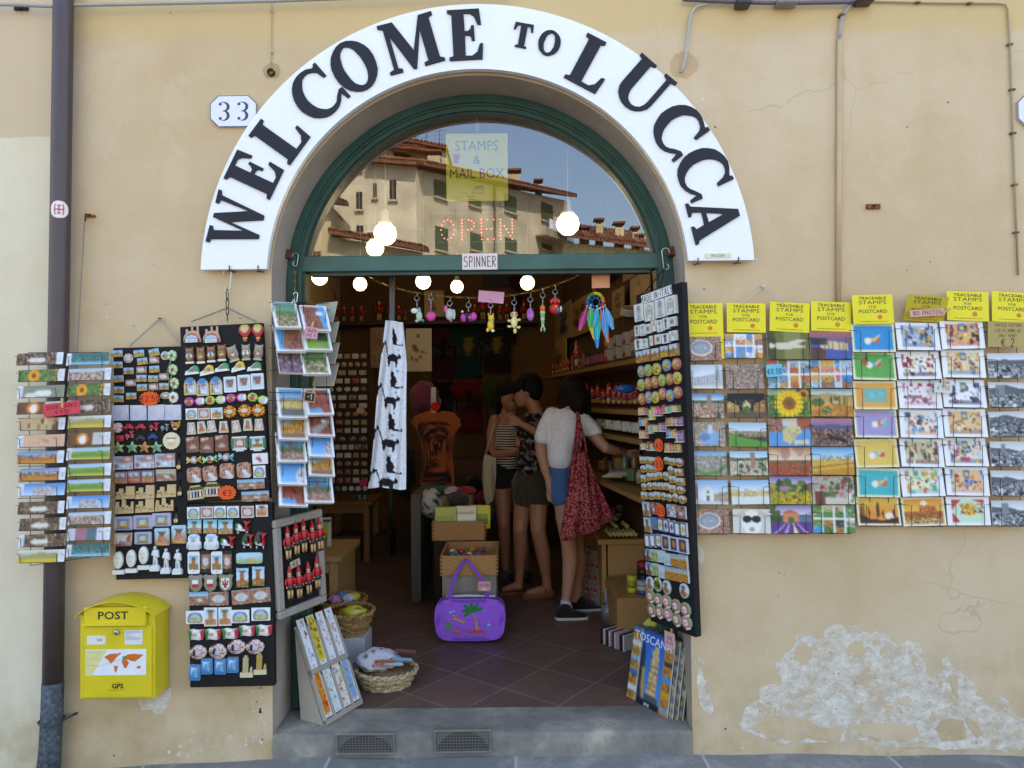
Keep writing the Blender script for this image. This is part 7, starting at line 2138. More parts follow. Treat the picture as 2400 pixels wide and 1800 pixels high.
def number_tile(u0,v0,u1,v1,txt,label):
 a,c=at(u0,v0),at(u1,v1)
 w,h=(c.x-a.x),(a.z-c.z)
 cx,cz=(a.x+c.x)/2,(a.z+c.z)/2
 k=.26*h
 o=[(-w/2+k,-h/2),(w/2-k,-h/2),(w/2,-h/2+k),(w/2,h/2-k),(w/2-k,h/2),(-w/2+k,h/2),(-w/2,h/2-k),(-w/2,-h/2+k)]
 mb=MB()
 mb.prism(o,.0005,.012,'#5a5a8a','#c8c4bc')
 mb.prism([(x*.965,y*.95)for x,y in o],.012,.0124,'#eeedf0')
 for i,ch in enumerate(txt):
  x0,q=(i-(len(txt)-1)/2)*w*.40,h*.62
  for k,(yy,ry,t0,t1)in enumerate(((.23,.25,140,-95),(-.23,.27,95,-140))):
   ou=_arc(x0,q*yy,q*.29,q*ry,t0,t1,14)
   inn_=_arc(x0-q*.06,q*yy,q*.2,q*ry*.84,t0,t1,14)
   mb.prism(ou+inn_[::-1],.0125,.013+k*.0001,'#32335f')
   e=ou[0]if k==0 else ou[-1]
   mb.prism(sub(o_ell(1,1,10),e[0]+.03*q,e[1]+(-.03 if k==0 else .03)*q,q*.15),.0125,.0133,'#32335f')
 return mb.build('house_number','gloss_plastic',M=Matrix.Translation((cx,0,cz))@WALLF,label=label,cat='house number')
number_tile(495,227,604,299,'33','white octagonal tile numbered 33, tucked behind the welcome sign')
number_tile(2380,222,2490,300,'','white octagonal tile with blue edge, cut off by the right edge')
ps=thing('stamp_poster','yellow poster lettered STAMPS & MAIL BOX hanging inside the fanlight','poster',loc=at(1118,390,.275))
a,c=at(1045,314,.275),at(1191,470,.275)
w,h,cx,cz=c.x-a.x,a.z-c.z,(a.x+c.x)/2,(a.z+c.z)/2
PM=Matrix.Translation((cx,.275,cz))@WALLF
mb=MB(PM)
mb.box(-w/2,w/2,-h/2,h/2,-.002,0,'#f8ea2c')
mb.text('STAMPS',0,h*.32,h*.16,'#4a5f80',.0005,bold=.0,width=w*.7)
mb.text('&',0,h*.11,h*.13,'#4a4a3a',.0005)
mb.text('MAIL BOX',0,-h*.09,h*.155,'#3a3a34',.0005,bold=.0,width=w*.88)
mb.text('GPS',w*.03,-h*.30,h*.055,'#3a3a2a',.0005,bold=.02)
mb.box(-w*.08,w*.13,-h*.346,-h*.342,.0003,.0006,'#5a5a34')
mb.text('LICENZA INDIVIDUALE',-w*.08,-h*.385,h*.026,'#4a4a34',.0005,width=w*.38)
mb.text('NR. 1808/2013',-w*.15,-h*.43,h*.022,'#4a4a34',.0005,width=w*.24)
mb.box(-w*.38,-w*.28,h*.06,h*.2,.0003,.0006,'#c0404a')
mb.prism(sub(o_ell(1,1,10),-w*.27,h*.1,w*.06),.0003,.0008,'#f0ead0')
mb.build('sheet','printed_card',ps,world=True)
mb=MB()
mb.tube([at(1118,316,.275),at(1118,300,.275),at(1117,262,.275)],.0016,'#d8d8d4',5)
mb.tube([at(1118,300,.275)+Vector((.009*math.cos(t),0,.014*math.sin(t)))for t in[2*PI*k/10 for k in range(10)]],.0014,'#d8d8d4',5,closed=True)
mb.build('string','paper',ps,world=True)
emit('led_red','#ff4a3c',3.5)
emit('lamp_glass','#ffe0a0',3.2)
ld=thing('open_sign','red dotted OPEN light sign inside the fanlight','light sign',loc=at(1119,538,.36))
a,c=at(1027,516,.36),at(1211,560,.36)
cw=(c.x-a.x)/4
mb=MB()
for i,ch in enumerate('OPEN'):
 wd,pls=SF[ch]
 done=[]
 for pl in pls:
  for p0,p1 in zip(pl,pl[1:]):
   L_=math.hypot((p1[0]-p0[0])*.8,p1[1]-p0[1])
   k=max(1,round(L_/.17))
   for t in range(k+1):
    x,y=p0[0]+(p1[0]-p0[0])*t/k,p0[1]+(p1[1]-p0[1])*t/k
    if all(math.hypot(x-q[0],y-q[1])>.1 for q in done):
     done.append((x,y))
 for x,y in done:
  mb.ell((a.x+cw*(i+.12+x/wd*.72),.36,c.z+(a.z-c.z)*y),.0026,'#ff5a48',6,4)
mb.build('light_dots','led_red',ld,world=True)
mb=MB()
for zz in(a.z+.035,c.z-.012):
 mb.box(a.x-.02,c.x+.02,.362,.366,zz-.003,zz+.003,'#4a4a4c')
mb.build('support_bar','painted_metal',ld,world=True)
mb=MB()
a,c=at(1083,594,.21),at(1166,631,.21)
mb=MB(Matrix.Translation(((a.x+c.x)/2,.2145,(a.z+c.z)/2))@WALLF)
w,h=c.x-a.x,a.z-c.z
mb.box(-w/2,w/2,-h/2,h/2,.0004,.0012,'#f0dcd8')
mb.strokes('SPINNER',0,0,h*.62,'#33302f',.0016,lw=.075,sx=.62)
mb.build('paper_note','paper',label='pale pink paper handwritten SPINNER taped to the green transom',cat='note')
gl_='round lamps of the shop'
for i,(u,v,rp,y,lb)in enumerate(((903,548,27,.62,'glowing round bulb on a long cord, left of the yellow poster'),(1331,525,27,.62,'glowing round bulb on a long cord, right of the yellow poster'),(879,581,21,1.66,'dimmer round bulb half hidden behind the left fanlight bulb'),(749,650,18.6,2.2,'glowing round lamp at the left end under the transom'),(844,666,16,2.9,'glowing round lamp under the transom, second from left'),(992,660,18,2.3,'glowing round lamp above the little dog keyring'),(1071,672,15,3.2,'smallest glowing round lamp, left of the SPINNER note'),(1236,663,17,2.5,'glowing round lamp above the pale gecko keyring'))):
 q=at(u,v,y)
 r=rp*(y+3.1)/F
 th=thing('pendant_lamp',lb,'lamp',loc=q,group=gl_)
 mb=MB()
 mb.lathe([(.0001,-r),(r*.5,-r*.87),(r*.87,-r*.5),(r,0),(r*.87,r*.5),(r*.6,r*.8),(r*.55,r*.84)],'#ffffff',20)
 mb.build('bulb','lamp_glass',th)
 mb=MB()
 mb.lathe([(r*.62,r*.82),(r*.6,r*1.0),(r*.36,r*1.3),(r*.34,r*2.0),(r*.12,r*2.2)],'#efe8dc',14)
 mb.build('socket','gloss_plastic',th)
 mb=MB()
 mb.tube([(0,0,r*2.1),(.004,0,(CEIL-q.z)*.5),(0,0,CEIL-q.z)],.0025,'#e2dccc',6)
 mb.build('cord','gloss_plastic',th)
 pl_=bpy.data.lights.new('bulb_light','POINT')
 pl_.energy=.13
 pl_.shadow_soft_size=r
 pl_.color=(1,.72,.38)
 po=bpy.data.objects.new('bulb_light',pl_)
 COL.objects.link(po)
 po.parent=th
 po.location=(0,0,-r-.03)
YK=.34
kc=thing('brass_chain','sagging brass chain with keyrings, strung under the transom','chain',loc=at(1110,697,YK))
mb=MB()
cp=[(852,640),(885,660),(920,673),(960,683),(1010,691),(1060,696),(1110,698),(1160,696),(1210,690),(1260,680),(1300,668),(1340,652),(1376,634)]
for a,c in zip(cp,cp[1:]):
 link_chain(mb,at(*a,YK),at(*c,YK),.008,.0014,'#c9a860',asp=2)
mb.build('links','steel',kc,world=True)
gk='keyrings on the brass chain'
def charm(kind,ru,rv,u,v,w,h,label):
 k=(YK-.02+3.1)/F
 q=at(u,v,YK-.02)
 th=thing('keyring',label,'keyring',loc=q,group=gk)
 R=at(ru,rv,YK-.02)-q
 mb=MB()
 mb.tube([R+Vector((.012*math.cos(t),.002*math.sin(2*t),.012*math.sin(t)))for t in[2*PI*i/12 for i in range(12)]],.0015,'#c8c8c6',5,closed=True)
 link_chain(mb,R+Vector((0,0,-.012)),Vector((0,0,h*k*.42)),.004,.001,'#b8b8b4')
 mb.tube([R+Vector((0,0,.012)),R+Vector((.004,0,.024)),R+Vector((-.003,.01,.032))],.0016,'#b8b8b4',5)
 mb.build('ring','steel',th)
 w,h=w*k,h*k
 mb=MB()
 E=lambda x,z,rx,rz,c,d=.5:mb.ell((x*w,0,z*h),(rx*w,min(rx*w,rz*h)*d*1.4,rz*h),c,12,7)
 if kind=='dog':
  E(.15,-.12,.26,.34,'#b8d0b0');E(.1,-.1,.2,.2,'#d86a5a');E(-.22,.24,.3,.18,'#f0efe8');E(-.48,.2,.09,.08,'#222222');E(.16,.22,.14,.24,'#8fa8c8');E(.42,-.4,.14,.1,'#3a8a8a');E(-.05,-.42,.12,.1,'#d8d0c0')
 elif kind=='bag':
  E(0,-.08,.5,.42,'#d84a9a',.4);E(-.1,0,.2,.16,'#e8e0f0',.9);E(.2,-.15,.12,.12,'#4a9ac8',1);E(.0,-.3,.4,.1,'#a83a80')
 elif kind=='bird':
  E(0,-.05,.34,.4,'#c8c4c4');E(-.3,.3,.16,.26,'#d86aa0');E(.32,-.05,.14,.34,'#c0c8c8');E(.02,.2,.18,.16,'#b85a4a');E(.1,-.44,.1,.14,'#c06a9a');E(-.12,.0,.1,.14,'#5a7a4a',1.6)
 elif kind=='check':
  for i,x in enumerate((-.3,-.12,.12,.32)):
   E(x,-.1+(i%2)*.1,.2,.36,['#c83aa8','#2a1c2c','#8a2a80','#d84ab4'][i])
  E(-.38,.42,.08,.1,'#eeeeee');E(.1,-.1,.08,.1,'#e0c02a',2)
 elif kind=='cat':
  E(0,-.18,.34,.26,'#e6c02a');E(.05,.2,.3,.18,'#eec83a');E(-.2,.38,.09,.1,'#d8a81c');E(.24,.36,.09,.1,'#d8a81c');E(.05,.04,.3,.07,'#a8b8c8');E(-.3,-.4,.16,.1,'#eecf5a');E(.2,-.44,.18,.08,'#f2eee0')
 elif kind=='gecko':
  E(0,.34,.3,.14,'#ead890');E(-.14,.36,.1,.06,'#d85aa0',2);E(.16,.36,.1,.06,'#d85aa0',2);E(0,0,.26,.28,'#eee2a0')
  for x,z in((-.36,.06),(.36,.1),(-.36,-.2),(.34,-.24)):
   E(x,z,.17,.06,'#e8d88a');E(x*1.25,z+.02,.09,.05,'#e8a0b8')
  E(.06,-.4,.14,.12,'#e8d88a')
 elif kind=='lilac':
  E(0,0,.44,.46,'#b86ac0');E(-.1,.1,.2,.2,'#9a4aa8',1.2);E(.14,-.12,.22,.16,'#d08ad0',1.2);E(.2,.3,.14,.1,'#8a3a90',1.4)
 elif kind=='fish':
  E(0,.34,.44,.15,'#e0703a')
  for i in range(5):
   E(0,.2-i*.12,.44-i*.05,.09,['#d8cc6a','#6ab8b0'][i%2])
  E(-.25,-.42,.14,.09,'#8fd0b8');E(.25,-.42,.14,.09,'#8fd0b8');E(.1,.38,.14,.03,'#f0f0e8',3)
 elif kind=='rooster':
  E(0,-.1,.42,.36,'#c02a2a');E(.22,-.2,.16,.2,'#3a80c0',1.3);E(.05,.02,.14,.1,'#e8c82a',2);E(.42,-.12,.1,.2,'#f0efe8',1)
  for i in range(5):
   E(-.28+i*.14,.36+.08*(i%2),.1,.14,'#d83a2c')
 mb.build('toy','resin',th)
for a in(('dog',977,699,978,737,30,36,'patchwork little dog keyring, leftmost on the brass chain'),('bag',1010,698,1010,739,24,28,'pink flowered bag shaped keyring right of the dog'),('bird',1054,711,1054,735,30,36,'grey and pink bird keyring beside the pink bag'),('check',1098,715,1098,742,38,28,'purple and black chequered animal keyring'),('cat',1150,716,1150,755,24,46,'yellow sitting cat keyring under the pink paper'),('gecko',1205,709,1205,755,30,52,'pale yellow gecko keyring with pink feet'),('lilac',1243,702,1243,737,20,34,'purple owl-like lump keyring'),('fish',1272,692,1272,745,15,64,'long fish keyring, orange head and teal stripes'),('rooster',1301,684,1301,720,32,38,'red rooster keyring, rightmost on the chain')):
 charm(*a)
def pnote(u,v,w,h,y,col,label,rot=0,lines=(),size=.3,tc='#4a3a3a',name='paper_note',sx=.8):
 k=(y+3.1)/F
 mb=MB()
 w,h=w*k,h*k
 mb.box(-w/2,w/2,-h/2,h/2,-.001,0,col)
 for t,yy in lines:
  mb.strokes(t,0,yy*h,size*h,tc,.0004,lw=.12,sx=sx)
 return mb.build(name,'paper',M=Matrix.Translation(at(u,v,y))@WALLF@Rz(rot),label=label,cat='note')
pnote(1151,696,60,27,YK-.01,'#e0a0bc','blank pink paper clipped to the middle of the brass chain',-5)
pnote(1408,660,42,30,.31,'#f0a880','blank orange paper beside the feather dreamcatcher',1)
dc=thing('dreamcatcher','bright feather dreamcatcher hanging below the transom at the right','dreamcatcher',loc=at(1395,690,.33))
mb=MB()
q0=at(1393,636,.33)
q1=at(1393,684,.33)
mb.tube([q0,q1],.006,'#a8202c',6)
mb.build('ribbon','fabric',dc,world=True)
mb=MB()
RB_=['#e8a02a','#d8d02a','#3a9a4a','#2a6ac0','#6a3ab0','#b02a8a','#d8402a']
ctr=at(1396,708,.33)
for i in range(28):
 t0,t1=2*PI*i/28,2*PI*(i+1.1)/28
 mb.tube([ctr+Vector((.038*math.cos(t),0,.042*math.sin(t)))for t in(t0,(t0+t1)/2,t1)],.008,RB_[i//4],6)
for i in range(8):
 a_=2*PI*i/8
 mb.tube([ctr+Vector((.036*math.cos(a_),0,.04*math.sin(a_))),ctr+Vector((.036*math.cos(a_+2.2),0,.04*math.sin(a_+2.2)))],.001,'#3a8ad0',4)
mb.build('hoop','fabric',dc,world=True)
rg=random.Random(4)
for i,(du,dv,L_,tilt,c)in enumerate(((-26,20,.12,-18,'#c83a8a'),(-18,24,.15,8,'#d8d02a'),(-8,28,.15,4,'#e8e03a'),(0,30,.18,2,'#3a8ae0'),(8,26,.15,-3,'#3ac0b8'),(14,24,.17,12,'#e8742a'),(22,22,.15,6,'#5a9ae0'),(28,18,.12,18,'#6ab0e8'),(4,20,.1,-10,'#38b0d0'),(-14,18,.1,-4,'#4ab06a'))):
 f_=MB()
 o=[(0,0),(.012,-.25),(.016,-.6),(.006,-.95),(0,-1),(-.006,-.95),(-.016,-.6),(-.012,-.25)]
 f_.prism([(x*1.0,y*L_)for x,y in o],0,.0012,c)
 f_.tube([(0,.01,.001),(0,-L_*.98,.002)],.0007,'#f0ead8',4)
 f_.ell((0,.004,.001),.005,'#e8e2d0',8,5)
 o_=f_.build('feather','fabric',dc)
 o_.matrix_basis=dc.matrix_basis.inverted()@Matrix.Translation(at(1396+du*.8,700+dv,.32-i*.003))@WALLF@Rz(tilt)
def box_thing(name,label,cat,x0,x1,y0,y1,z0,z1,col,mat='wood',group=None,b=.004):
 mb=MB()
 c=((x0+x1)/2,(y0+y1)/2,z0)
 mb.bbox(x0-c[0],x1-c[0],y0-c[1],y1-c[1],0,z1-z0,col,b)
 return mb.build(name,mat,M=T(*c),label=label,cat=cat,group=group)
def doll_mesh():
 mb=MB()
 L_,Rr=lambda p,c,n=10,x=0:mb.lathe([(max(r,1e-5),z)for r,z in p],c,n,M=T(x,0,0)),None
 L_([(.0001,1),(.02,.97),(.085,.80),(.095,.79),(.0001,.785)],'#b8242c')
 mb.ell((0,0,.735),(.07,.07,.062),'#dcb284',10,7)
 L_([(.055,.68),(.075,.675),(.05,.66)],'#e8e4dc')
 L_([(.0001,.67),(.10,.655),(.125,.6),(.10,.48),(.115,.43),(.0001,.425)],'#c0242c')
 L_([(.0001,.44),(.118,.43),(.13,.31),(.0001,.30)],'#20382e')
 for s in(-1,1):
  mb.tube([(s*.13,0,.63),(s*.17,-.01,.52),(s*.155,-.03,.41)],[.036,.032,.026],'#c0242c',7)
  mb.ell((s*.15,-.03,.385),(.026,.026,.032),'#dcb284',8,5)
  mb.tube([(s*.058,0,.32),(s*.06,-.01,.18),(s*.055,0,.05)],[.05,.046,.036],'#d8ac78',8)
  mb.ell((s*.056,-.02,.025),(.042,.062,.028),'#22201f',8,5)
 return mb.mesh('wooden_doll','gloss_plastic')
DOLL=doll_mesh()
def doll(M,label,group):
 o=bpy.data.objects.new('wooden_doll',DOLL)
 COL.objects.link(o)
 o.matrix_basis=M
 tag(o,label,'doll',group)
z8=Z((630,1160),2.962)
BF=Board(z8,(45,175),(375,92),(60,870),-.05,.19)
bf=thing('framed_board','grey framed black panel of red capped wooden dolls, under the postcard spinner','display board',M=BF.M)
mb=MB()
mb.box(0,BF.w,0,BF.h,-.02,-.002,'#1c1a1b')
mb.build('panel','black_board',bf)
mb=MB()
fwid=.034
for x0,x1,y0,y1 in((0,BF.w,0,fwid),(0,BF.w,BF.h-fwid,BF.h),(0,fwid,fwid,BF.h-fwid),(BF.w-fwid,BF.w,fwid,BF.h-fwid)):
 mb.bbox(x0,x1,y0,y1,-.024,.016,'#a69c90',.005)
mb.build('frame','wood',bf)
DM=Matrix(((1,0,0,0),(0,0,1,0),(0,-1,0,0),(0,0,0,1))).transposed()if 0 else Matrix(((1,0,0,0),(0,0,1,0),(0,-1,0,0),(0,0,0,1)))
for i,(cx,cy,h)in enumerate(((112,330,246),(170,298,244),(222,280,244),(283,288,236),(333,268,236),(125,605,246),(188,598,244),(255,572,240),(314,535,238))):
 x,y,ww,hh=BF.rect(cx,cy,60,h)
 doll(BF.M@T(x,y-hh/2,.018)@DM@Sc(hh*.92,hh*.92,hh),f'red capped wooden doll, {ORD[i if i < 5 else i - 5]} in the {"upper" if i < 5 else "lower"} row of the framed panel','wooden dolls on the framed panel')
mb=MB()
x,y,ww,hh=BF.rect(178,475,70,50)
mb.box(-ww/2,ww/2,-hh/2,hh/2,0,.001,'#cdb996')
mb.strokes('€8',0,0,hh*.6,'#4a3a2a',.0014,lw=.12)
mb.build('price_label','paper',M=BF.M@T(x,y,.004)@Rz(8),label='small tan price label on the framed doll panel',cat='price tag')
bl=onz(*z8(385,1602),STEP_Z)
brr=onz(*z8(635,1448),STEP_Z)
X_=(brr-bl).normalized()
Nn=Vector((-X_.y,X_.x,0))
tl_=bl+Nn*.17+Vector((0,0,.41))
SB=frame(bl,X_,tl_-bl)
sw,sh_=(brr-bl).length,(tl_-bl).length
st=thing('bookmark_stand','grey card stand of tall printed bookmarks on the step, left of the doorway','stand',M=SB)
mb=MB()
mb.box(0,sw,0,sh_,-.006,0,'#b0a597')
for k in range(5):
 x=sw*k/4
 for y0 in(0,sh_*.5):
  mb.box(max(0,x-.006),min(sw,x+.006),y0+.004,y0+sh_*.46,.0005,.018,'#b5aa9c')
for y0 in(.0,sh_*.5):
 mb.box(0,sw,y0-.002,y0+.02,.0003,.019,'#a99e90')
mb.build('holder','paper',st)
mb=MB()
for s in(0,1):
 p=bl+X_*(sw*s)
 a_,b_,c_=p,p+Nn*.135,tl_+X_*(sw*s)
 mb.add([a_,b_,c_],[(0,1,2)],'#b5aa9c')
 mb.add([v+X_*(.003 if s==0 else-.003)for v in(a_,b_,c_)],[(2,1,0)],'#b5aa9c')
a_,b_=bl+Nn*.135,bl+Nn*.135+X_*sw
mb.add([a_,b_,tl_+X_*sw,tl_],[(0,1,2,3)],'#a99e90')
mb.build('side_panel','paper',st,world=True)
BK=[('#f2f2f4',['#c0303a','#2a2a34','#8ab0c8'],'white with scattered red and black'),('#e8cc2a',['#a8202a','#1c1a1a','#c8a01c'],'yellow with red and black'),('#f4f4f6',['#c86a70','#8a8a94'],'white with faint pink'),('#f2f2f4',['#a8403a','#3a2a2a','#e0a080'],'white with small round heads'),('#e08a2a',['#c8401c','#f0c04a','#a82a1c'],'orange and red'),('#dfe8e4',['#8ac0b0','#c8403a','#3a5a4a'],'pale green'),('#f0e8dc',['#2a2a3a','#c03a3a','#5a8a5a','#d8a03a'],'cream densely patterned'),('#8fb4d8',['#5a80b0','#d8e4f0','#c8803a'],'blue')]
for i,(c,pal,wd)in enumerate(BK):
 p=Pic(10,44,c,i).blobs(.15,.05,.9,.86,pal,34 if i in(1,4,6)else 18,.09)
 p.rect(0,0,.1,1,'#f2f2f4').rect(.9,0,1,1,'#f2f2f4').rect(0,.93,1,1,'#eeeef0').rect(0,0,1,.03,'#f4f4f6').rect(.3,.95,.7,.98,'#c05a5a',.6)
 mb=MB()
 w=sw/4-.016
 mb.box(-w/2,w/2,0,sh_*.5,-.003,-.0004,'#eeeeee')
 mb.pic(p.a,-w/2,w/2,0,sh_*.5,0)
 mb.build('paper_bookmark','printed_card',M=SB@T(sw*((i%4)+.5)/4,(.025 if i>3 else sh_*.5+.025),.012),label=f'{wd} bookmark, {ORD[i % 4]} in the {"upper" if i < 4 else "lower"} tier of the card stand',cat='bookmark',group='bookmarks in the card stand')
def basket(cx,cy,z,r0,r1,h,col,label,sy=1.0,rows_=7):
 th=thing('wicker_basket',label,'basket',loc=(cx,cy,z))
 mb=MB()
 n=44
 for k in range(rows_):
  t=(k+.5)/rows_
  r=r0+(r1-r0)*t**.8
  pts=[]
  for i in range(n):
   a=2*PI*i/n
   d=.004*(1 if(i//2+k)%2 else-1)
   pts.append(((r+d)*math.cos(a),(r+d)*math.sin(a)*sy,h*t))
  mb.tube(pts,h/rows_*.56,mixc(col,'#6a4a2a',.3*((k*7)%3)/2),5,closed=True)
 for i in range(0,n,2):
  a=2*PI*i/n
  mb.tube([(r0*math.cos(a),r0*math.sin(a)*sy,0),(r1*math.cos(a),r1*math.sin(a)*sy,h)],.004,mixc(col,'#ffffff',.15),5)
 mb.lathe([(.001,.004),(r0*.97,.004),(r1*.95,h*.96)],mixc(col,'#5a3a1c',.5),n,sy=sy)
 mb.build('woven_body','wicker',th)
 mb=MB()
 for ph in(0,PI):
  pts=[]
  for i in range(60):
   a=2*PI*i/60
   q=12*a+ph
   pts.append(((r1+.008*math.cos(q))*math.cos(a),(r1+.008*math.cos(q))*math.sin(a)*sy,h+.008*math.sin(q)))
  mb.tube(pts,.008,col if ph else mixc(col,'#5a3a1c',.2),6,closed=True)
 mb.build('rim','wicker',th)
def lump(name,label,cat,c,r,col,mat='fabric',group=None,sd=0,amp=.2,fn=None,rz=0):
 n,m=22,12
 vs,cs,fs=[],[],[]
 for j in range(m+1):
  for i in range(n):
   th_,ph=PI*j/m,2*PI*i/n
   d=Vector((math.sin(th_)*math.cos(ph),math.sin(th_)*math.sin(ph),math.cos(th_)))
   k=1+amp*mnoise.noise(d*2.3+Vector((sd,sd*2,0)))+amp*.5*mnoise.noise(d*6+Vector((sd,0,3)))
   vs.append((d.x*r[0]*k,d.y*r[1]*k,d.z*r[2]*k))
   cs.append(lin(fn(d)if fn else col))
 for j in range(m):
  for i in range(n):
   l=(i+1)%n
   fs.append((j*n+i,(j+1)*n+i,(j+1)*n+l,j*n+l))
 mb=MB()
 mb.add(vs,fs,cs,True)
 return mb.build(name,mat,M=T(*c)@Rz(rz),label=label,cat=cat,group=group)
basket(-.653,.53,STEP_Z,.115,.152,.075,'#d8c49c','pale oval wicker basket of folded cloths on the floor by the step',sy=.85,rows_=5)
lump('folded_cloth','white cloth printed with black cats, heaped in the pale basket','cloth',(-.70,.56,.215),(.115,.10,.05),'#e6e6ee',sd=3,fn=lambda d:'#1c1c22' if mnoise.noise(d*4)>.34 else '#e4e4ee')
for i,(dx,dy,a_,c,lb)in enumerate(((.0,-.05,32,'#e0a0ac','pink'),(.05,-.06,40,'#a8c8d8','light blue'),(.09,-.03,36,'#8aaac8','blue grey'),(.02,-.085,48,'#b8683a','brown'),(.1,.02,30,'#7a4a3c','dark brown'))):
 mb=MB()
 mb.bbox(-.055,.055,-.022,.022,-.008,.008,c,.006)
 mb.build('folded_pouch','fabric',M=T(-.66+dx,.53+dy,.21+.012*i)@Rz(a_)@Matrix.Rotation(rad(-18),4,'X')@Matrix.Rotation(rad(14),4,'Y'),label=f'{lb} folded pouch lying in the pale basket',cat='pouch',group='pouches in the pale basket')
box_thing('white_box','white carton under the brown wicker basket','box',-1.02,-.80,.72,.92,STEP_Z,.27,'#c9c6c2','paper')
basket(-.91,.82,.272,.09,.135,.115,'#c39a60','brown round wicker basket of plastic bags on the white carton')
lump('yellow_toy','yellow soft toy in clear wrapping in the front brown basket','toy',(-.875,.79,.385),(.075,.05,.035),'#d8d030','gloss_plastic',sd=8,amp=.35,fn=lambda d:'#3a4a8a' if mnoise.noise(d*3+Vector((4,1,0)))>.38 else '#d6cc3a')
basket(-1.03,1.15,STEP_Z+.12,.11,.145,.14,'#b98d50','brown round wicker basket standing behind the other baskets')
box_thing('stool','low wooden stool under the rear wicker basket','stool',-1.14,-.92,1.05,1.26,STEP_Z,STEP_Z+.118,'#7a5a3a')
for i,(dx,dy,c,lb)in enumerate(((-.02,-.06,'#d890b4','pink'),(.05,-.03,'#d8d8e0','white'),(.08,.0,'#c8c83a','yellow'),(.0,.03,'#6a8ac0','blue'))):
 lump('wrapped_trinket',f'{lb} wrapped trinket in the rear wicker basket','trinket',(-1.03+dx,1.15+dy,.37),(.038,.034,.028),c,'gloss_plastic','trinkets in the rear basket',sd=i*3+1,amp=.4)
zc3=Z((1440,1440),4.608)
cbl,cbr=onz(*zc3(130,880),STEP_Z+.003),onz(*zc3(572,1128),STEP_Z+.003)
X_=(cbr-cbl).normalized()
Nn=Vector((-X_.y,X_.x,0))
for k in range(4):
 o=cbl+Nn*(.014*k)+X_*(.018*k)
 up=(Nn*.055+Vector((0,0,.31))).normalized()
 CB=frame(o,X_,up)
 w,h=(cbr-cbl).length*.98,.335
 p=Pic(48,52,'#2f6fc8',3)
 if k==0:
  p.grad('#2a62c0','#5a9ae0',0,1).rect(0,0,.22,1,'#c8a04a').rect(.8,0,1,1,'#c0883a')
  for q in range(5):
   p.rect(0,q*.2,.21,q*.2+.08,['#5a80c8','#d8d4d0','#8ab0dc','#4a6ab8','#d8e0e8'][q]).rect(.81,q*.2+.1,1,q*.2+.17,['#b8a088','#3a3a48','#4a90d8','#d8a03a','#7aa0d0'][q]).spk(0,q*.2+.06,.21,q*.2+.18,['#8a5a2c','#d8a83a','#5a3a24'],.6).spk(.81,q*.2,1,q*.2+.1,['#7a5a3a','#d8b04a','#a84a2a'],.6)
  p.rect(.205,0,.225,1,'#e8eef4').rect(.785,0,.8,1,'#e8eef4').poly([(.225,.3),(.3,.12),(.36,.35),(.36,1),(.225,1)],'#3a3d4c').poly([(.3,.52),(.38,.5),(.39,.9),(.33,.9)],'#c8a04a')
  p.poly([(.47,.98),(.46,.8),(.54,.3),(.56,.17),(.66,.17),(.68,.3),(.68,.82),(.68,.98)],'#d9bf8a')
  for q in range(8):
   p.rect(.46,.3+q*.075,.69,.312+q*.075,'#8a6438')
  p.spk(.48,.2,.66,.8,['#b89458','#ecdcb0','#9a7444'],.35).rect(.42,.84,.74,.98,'#4a5a6a').rect(.225,.93,.785,1,'#20242e')
 else:
  p=Pic(30,34,'#6a5a4a',k).spk(0,0,1,1,['#8a6a3a','#4a6a9a','#b8a080','#2c3a2c','#d8c8a0'],1)
 mb=MB()
 mb.box(0,w,0,h,-.007,-.0005,'#e6e4e0')
 mb.pic(p.a,0,w,0,h,0)
 for q in range(28):
  x=w*(q+.5)/28
  mb.tube([(x,h-.008,.001),(x,h+.004,.003),(x,h+.004,-.006)],.0012,'#2a2a2e',4)
 if k==0:
  mb.text('TOSCANA',w*.5,h*.89,h*.115,'#f4f4f6',.0006,width=w*.92)
  mb.text('2018',w*.5,h*.03,h*.04,'#e8e8e8',.0006,bold=.02)
 mb.build('wall_calendar','printed_card',M=CB,label=['blue wall calendar lettered TOSCANA with a leaning tower, frontmost of the stack','wall calendar second from the front behind the TOSCANA calendar','wall calendar third from the front behind the TOSCANA calendar','rearmost wall calendar of the stack beside the jamb'][k],cat='calendar',group='calendars on the step')
mb=MB()
mb.bbox(-.034,.034,-.036,.036,0,.002,'#e6b4b4',.001)
mb.strokes('2018',.0,.008,.016,'#4a3a3c',.0024,lw=.12,sx=.8)
mb.strokes('€6.90',0,-.014,.016,'#4a3a3c',.0024,lw=.12,sx=.8)
mb.box(.004,.016,.02,.06,-.006,.0,'#d2a45c')
cm=onz(1574,1514,.40)
mb.build('price_tag','paper',M=frame(at(1570,1500,.15),X_,Vector((0,0,1))),label='pink price tag 2018 € 6.90 pegged to the front calendar',cat='price tag')
lump('yellow_plush','small yellow and orange plush toy behind the calendars','toy',at(1530,1468,.46),(.042,.035,.036),'#d6d24a',sd=5,amp=.35,fn=lambda d:'#e06a2a' if d.x>.5 and d.z>-.2 else '#d6d24a')
AP=at(905,750,.36)
w_top,w_bot=.115,.20
H_=395*3.46/F
pc=Pic(40,150,'#f0f1f8',2)
BLK='#1d1c22'
